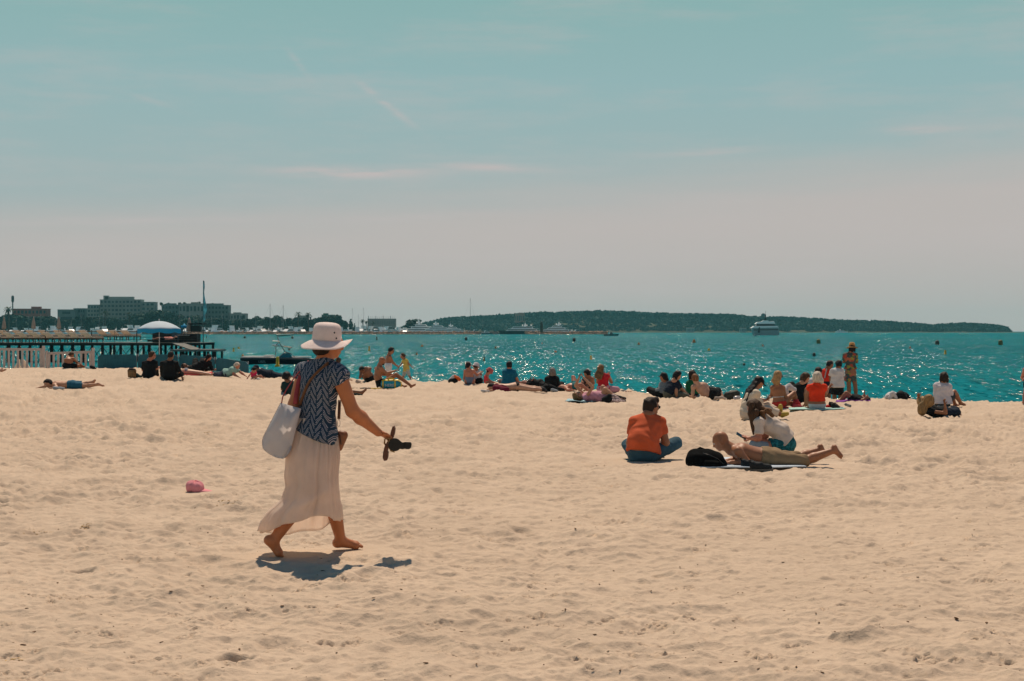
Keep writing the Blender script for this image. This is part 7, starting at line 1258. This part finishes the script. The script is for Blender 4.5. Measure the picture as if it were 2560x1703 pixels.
def mass(name, lab, pts, d, depth, n, seed, m, size, cat, below=.0, clump=True, zb=.2):
    rg = np.random.RandomState(seed); V = []; F_ = []; c = Vector((jx((pts[0][0]+pts[-1][0])/2, d), d, 0)); xs = [p[0] for p in pts]; ys = [p[1] for p in pts]
    for i in range(n):
        px = rg.uniform(xs[0], xs[-1]); k = rg.rand(); dd = d+depth*k; zt_ = zat(float(np.interp(px, xs, ys)), d)
        zc = max(zb, (zt_-size*1.0)*(1-rg.rand()**2.2*.98) if not clump else zb+(zt_-zb-size*.9)*(rg.rand()**.55)); r = size*rg.uniform(.75, 1.25)*(.8 if zc > zt_*.8 else 1); cc = np.array([jx(px, dd)-c.x, dd-c.y+ (zc-zt_)*-.0, zc])
        nn = 18
        for _ in range(nn):
            u = rg.randn(3); u /= np.linalg.norm(u); u[2] = abs(u[2])*.9-.15; p = cc+u*r*rg.uniform(.8, 1.08); s = r*rg.uniform(.22, .5); a = rg.randn(3)*.5+np.cross(u, rg.randn(3)); a /= np.linalg.norm(a); b = np.cross(u+rg.randn(3)*.35, a); b /= np.linalg.norm(b); q = len(V)
            V += [p+a*s, p+b*s*.8, p-a*s*.9, p-b*s]; F_.append((q, q+1, q+2, q+3))
    o = link(name, npmesh(name, np.array(V), np.array(F_), [m], None, False), None, c); tag(o, lab, cat, kind='stuff'); return o
mass('woodland', 'dense dark mass of trees filling the shore behind the harbour', [(-150, 806)]+[(a, b+10) for a, b in zip(prof_x[1:], prof_y[1:])], 1420, 50, 1900, 31, fol, 4.2, 'woodland')
V = []; prof = [(-2500, .6), (-150, .6), (1040, .6)]
mb = MB(); mb.box((jx(-300, 1450), 1480, -.3), (jx(1040, 1400)-jx(-2500, 1400), 320, 1.2)); o = mb.build('shore_land', mat('shore_earth', (.10, .09, .06), .95, .2, .2)); tag(o, kind='structure')
# ------------------------------------------------------------------ buildings on the left shore
def block(lab, x0, x1, ytop, d, floors, wall, winm, bays, ybase=826, roofm=None, name='apartment_building', dep=14., balc=False, extra=None):
    c = Vector((jx((x0+x1)/2, d), d, .3)); o = empty(name, c); tag(o, lab, 'building'); W = jx(x1, d)-jx(x0, d); H = zat(ytop, d)-.3
    mb = MB(); mb.box((0, dep/2, H/2), (W, dep, H)); mb.build('wall', wall, o); fh = H/floors
    for f in range(floors):
        zz = H-fh*(f+.5)
        if H-fh*(f+1) < 2.0 and floors > 2: break
        for b in range(bays):
            xx = -W/2+W*(b+.5)/bays; wj = ((b*7+f*13) % 5)*.06; mb = MB(); mb.box((xx, -.06, zz), (W/bays*(.46+wj), .14, fh*(.44+wj*.6))); mb.build('window', winm, o)
        if balc: mb = MB(); mb.box((0, -.55, zz-fh*.36), (W*.98, 1.1, fh*.22)); mb.build('balcony', wall, o)
    mb = MB(); mb.box((0, dep/2, H+.25), (W*1.02, dep*1.02, .5)); mb.build('roof', roofm or wall, o)
    for t in (extra or []): mb = MB(); mb.box((t[0]*W, dep*.4, H+.5+t[2]/2), (t[1]*W, 4, t[2])); mb.build('roof_hut', roofm or wall, o)
    return o
wl1 = mat('pale_render', (.26, .29, .27), .9, .1, .2); wl2 = mat('pink_render', (.26, .10, .08), .9, .12, .2); wl3 = mat('grey_render', (.13, .18, .175), .9, .1, .2); wdk = mat('window_dark', (.02, .04, .045), .4, .2, 1.)
block('low pink building at far left above the trees', 33, 116, 773, 1500, 4, wl2, wdk, 9, extra=[(.15, .28, 2.2)]); block('plain pale grey building between the pink building and the hotel', 144, 188, 775, 1500, 4, wl3, wdk, 1); block('grey building with roof plants directly left of the hotel', 184, 212, 772, 1510, 5, wl3, wdk, 5)
block('white terraced hotel with rows of balconies, its main wing', 250, 352, 750, 1500, 8, wl1, wdk, 11, balc=True, extra=[(-.05, .7, 3.), (-.38, .12, 4.2)]); block('lower left wing of the white terraced hotel', 219, 248.5, 763, 1502, 7, wl1, wdk, 4, balc=True); block('right wing of the white terraced hotel with wide dark bands', 353.5, 386, 756, 1500, 7, wl1, wdk, 3, balc=True)
block('grey block partly hidden by trees left of the white panelled facade', 404, 446, 763, 1500, 6, wl3, wdk, 5, extra=[(0, .6, 1.5)]); block('block with a blank white panelled top on tall columns', 447, 510, 760, 1490, 3, wl1, wdk, 7, extra=[(.1, .3, 1.4)]); block('stepped grey block right of the feather flag with trees on its roof', 511, 571, 764, 1500, 6, wl3, wdk, 7, balc=True, extra=[(-.1, .7, 1.8)])
block('low pale villa right of the stepped grey block', 576, 614, 785, 1500, 3, wl1, wdk, 5, extra=[(-.1, .5, 1.2)]); block('green-roofed building above the tree line left of the sun hat', 804, 834, 788, 1500, 3, wl3, wdk, 5, roofm=mat('green_roof', (.03, .12, .08), .8), extra=[(-.2, .4, 1.5)]); block('pale building between the two palms left of the green-roofed building', 746, 768, 790, 1500, 2, wl1, wdk, 3)
def hall():
    o = block('flat grey hall with thin masts on its roof, right of the sun hat', 919, 988, 798, 1500, 2, mat('hall_grey', (.26, .28, .27), .9, .1, .2), mat('hall_panel', (.20, .22, .21), .8), 12, name='exhibition_hall'); H = zat(798, 1500)-.3; W = jx(988, 1500)-jx(919, 1500)
    for i in range(15): mb = MB(); mb.box((-W/2+W*(i+.3)/15, 4, H+1.6), (.25 if i % 4 else .7, .3, 2.8 if i % 4 else 3.6)); mb.build('roof_mast', mat('hall_mast', (.45, .46, .44), .8), o)
hall()
def tower():
    d = 1500; o = empty('radio_mast', Vector((jx(32, d), d, .3))); tag(o, 'tall thin radio mast at far left above the trees', 'mast'); H = zat(739, d)-.3; mb = MB(); mb.box((0, 0, H/2), (1.0, 1.0, H)); mb.build('tower', mat('mast_dark', (.07, .09, .09), .7), o); mb = MB(); mb.lathe([(1.2, H-7), (1.5, H-5), (1.5, H-1.5), (.9, H)], 10); mb.build('antenna_head', mat('mast_dark', (.07, .09, .09)), o)
tower()
rg = np.random.RandomState(44)
rpx = (404, 412, 421, 433, 449, 462, 498, 520, 532, 546, 556, 565); rl = dict(zip(rpx, places([(q, 'small rooftop tree') for q in rpx]))); rl = {k: v.replace('below', 'on') for k, v in rl.items()}
for px, yt in ((404, 757), (412, 760), (421, 757), (433, 760), (449, 757), (462, 756), (498, 755), (520, 760), (532, 758), (546, 761), (556, 763), (565, 766)):
    tree('round', rg.randint(3), px, yt, rl[px], 1505, 1.0, 'trees on the roofs of the grey blocks').scale = (.42, .42, .42); o = [q for q in SC.objects if q.parent is None][-1]
    o.location.z = zat(yt, 1505)-.42*10.5
# ------------------------------------------------------------------ the island
ip = [(985, 822), (1010, 814), (1040, 808), (1080, 803), (1094, 797.5), (1121, 793), (1160, 790), (1221, 788), (1256, 785), (1307, 781.5), (1360, 778), (1380, 779), (1387, 784), (1394, 779), (1414, 777), (1498, 774.6), (1551, 776), (1620, 779), (1685, 782), (1789, 783), (1850, 785), (1874, 790), (1968, 791), (2109, 799), (2203, 801), (2241, 803.6), (2298, 808), (2331, 810.6), (2415, 806), (2486, 810.6), (2512, 814), (2528, 824), (2534, 829)]
DI = 2600.
xs = np.linspace(960, 2540, 180); V = []; tops = np.interp(xs, [p[0] for p in ip], [p[1] for p in ip])
for x_, y_ in zip(xs, tops):
    h = max(0, zat(y_, DI)-11); X0 = jx(x_, DI)
    V += [(X0, DI-40, SEA-1), (X0, DI-36, SEA+1.0), (X0, DI+20, h*.55+.8), (X0, DI+120, h), (X0, DI+500, h*.9), (X0, DI+600, SEA-1)]
Fq = [(i*6+k, (i+1)*6+k, (i+1)*6+k+1, i*6+k+1) for i in range(len(xs)-1) for k in range(5)]
o = link('island_hill', npmesh('island_hill', np.array(V), np.array(Fq), [mat('island_ground', (.05, .06, .035), .95, .3, .02)])); tag(o, kind='structure')
def island_forest():
    rg = np.random.RandomState(8); V = []; F_ = []; px_, py_ = [p[0] for p in ip], [p[1] for p in ip]; c = Vector((jx(1750, DI), DI, 0))
    for i in range(3800):
        px = rg.uniform(1000, 2528); zt_ = max(2.5, zat(float(np.interp(px, px_, py_)), DI)); row = rg.rand()
        if row < .38: z = zt_-rg.uniform(3.5, 7); dd = DI+80+40*rg.rand(); r = rg.uniform(3.5, 8.0)
        else: t = rg.rand(); z = max(2.0, (zt_-11)*t+3); dd = DI-25+120*t; r = rg.uniform(4.5, 7.5)
        r = min(r, max(2.0, zt_*.45)); z = min(z, zt_-r*.75); cc = np.array([jx(px, dd)-c.x, dd-c.y, z])
        for _ in range(20):
            u = rg.randn(3); u /= np.linalg.norm(u); u[2] = abs(u[2])*.75-.1; p = cc+u*r*rg.uniform(.88, 1.02); s = r*rg.uniform(.35, .6); a = rg.randn(3)*.5+np.cross(u, rg.randn(3)); a /= np.linalg.norm(a); b = np.cross(u+rg.randn(3)*.35, a); b /= np.linalg.norm(b); q = len(V); V += [p+a*s, p+b*s*.8, p-a*s*.9, p-b*s]; F_.append((q, q+1, q+2, q+3))
    o = link('island_forest', npmesh('island_forest', np.array(V), np.array(F_), [fol2], None, False), None, c); o.data.materials[0] = leafmat('far', (.010, .046, .040)); tag(o, 'dark pine forest covering the long island on the horizon', 'forest', kind='stuff')
island_forest()
block('low pinkish fort building among the trees on the island', 1287, 1312, 784.5, DI+30, 2, mat('fort_pink', (.34, .17, .13), .9, .1, .2), wdk, 5, name='fort', extra=[(.1, .5, 1.5)])
o = block('long pink-roofed building at the island shore left of the anchored yacht', 1716, 1736, 819.5, DI-45, 1, wl1, wdk, 6, name='house', roofm=mat('red_roof', (.42, .12, .09), .9), dep=8); o2 = block('small pink-roofed house at the island shore just left of the anchored yacht', 1850, 1866, 820.5, DI-45, 1, wl1, wdk, 4, name='house', roofm=mat('red_roof', (.42, .12, .09), .9), dep=8)
# ------------------------------------------------------------------ sea air
hz = bpy.data.materials.new('haze'); hz.use_nodes = True; hz.node_tree.nodes.clear(); pv = hz.node_tree.nodes.new('ShaderNodeVolumePrincipled'); ou = hz.node_tree.nodes.new('ShaderNodeOutputMaterial'); hz.node_tree.links.new(pv.outputs[0], ou.inputs['Volume'])
pv.inputs['Color'].default_value = (.25, .80, .92, 1); pv.inputs['Density'].default_value = 7e-5; pv.inputs['Anisotropy'].default_value = .2
mb = MB(); mb.box((0, 1600, 23.5), (9000, 3400, 57)); o = mb.build('haze', hz); tag(o, 'pale sea air between the beach and the island', 'haze', kind='stuff')
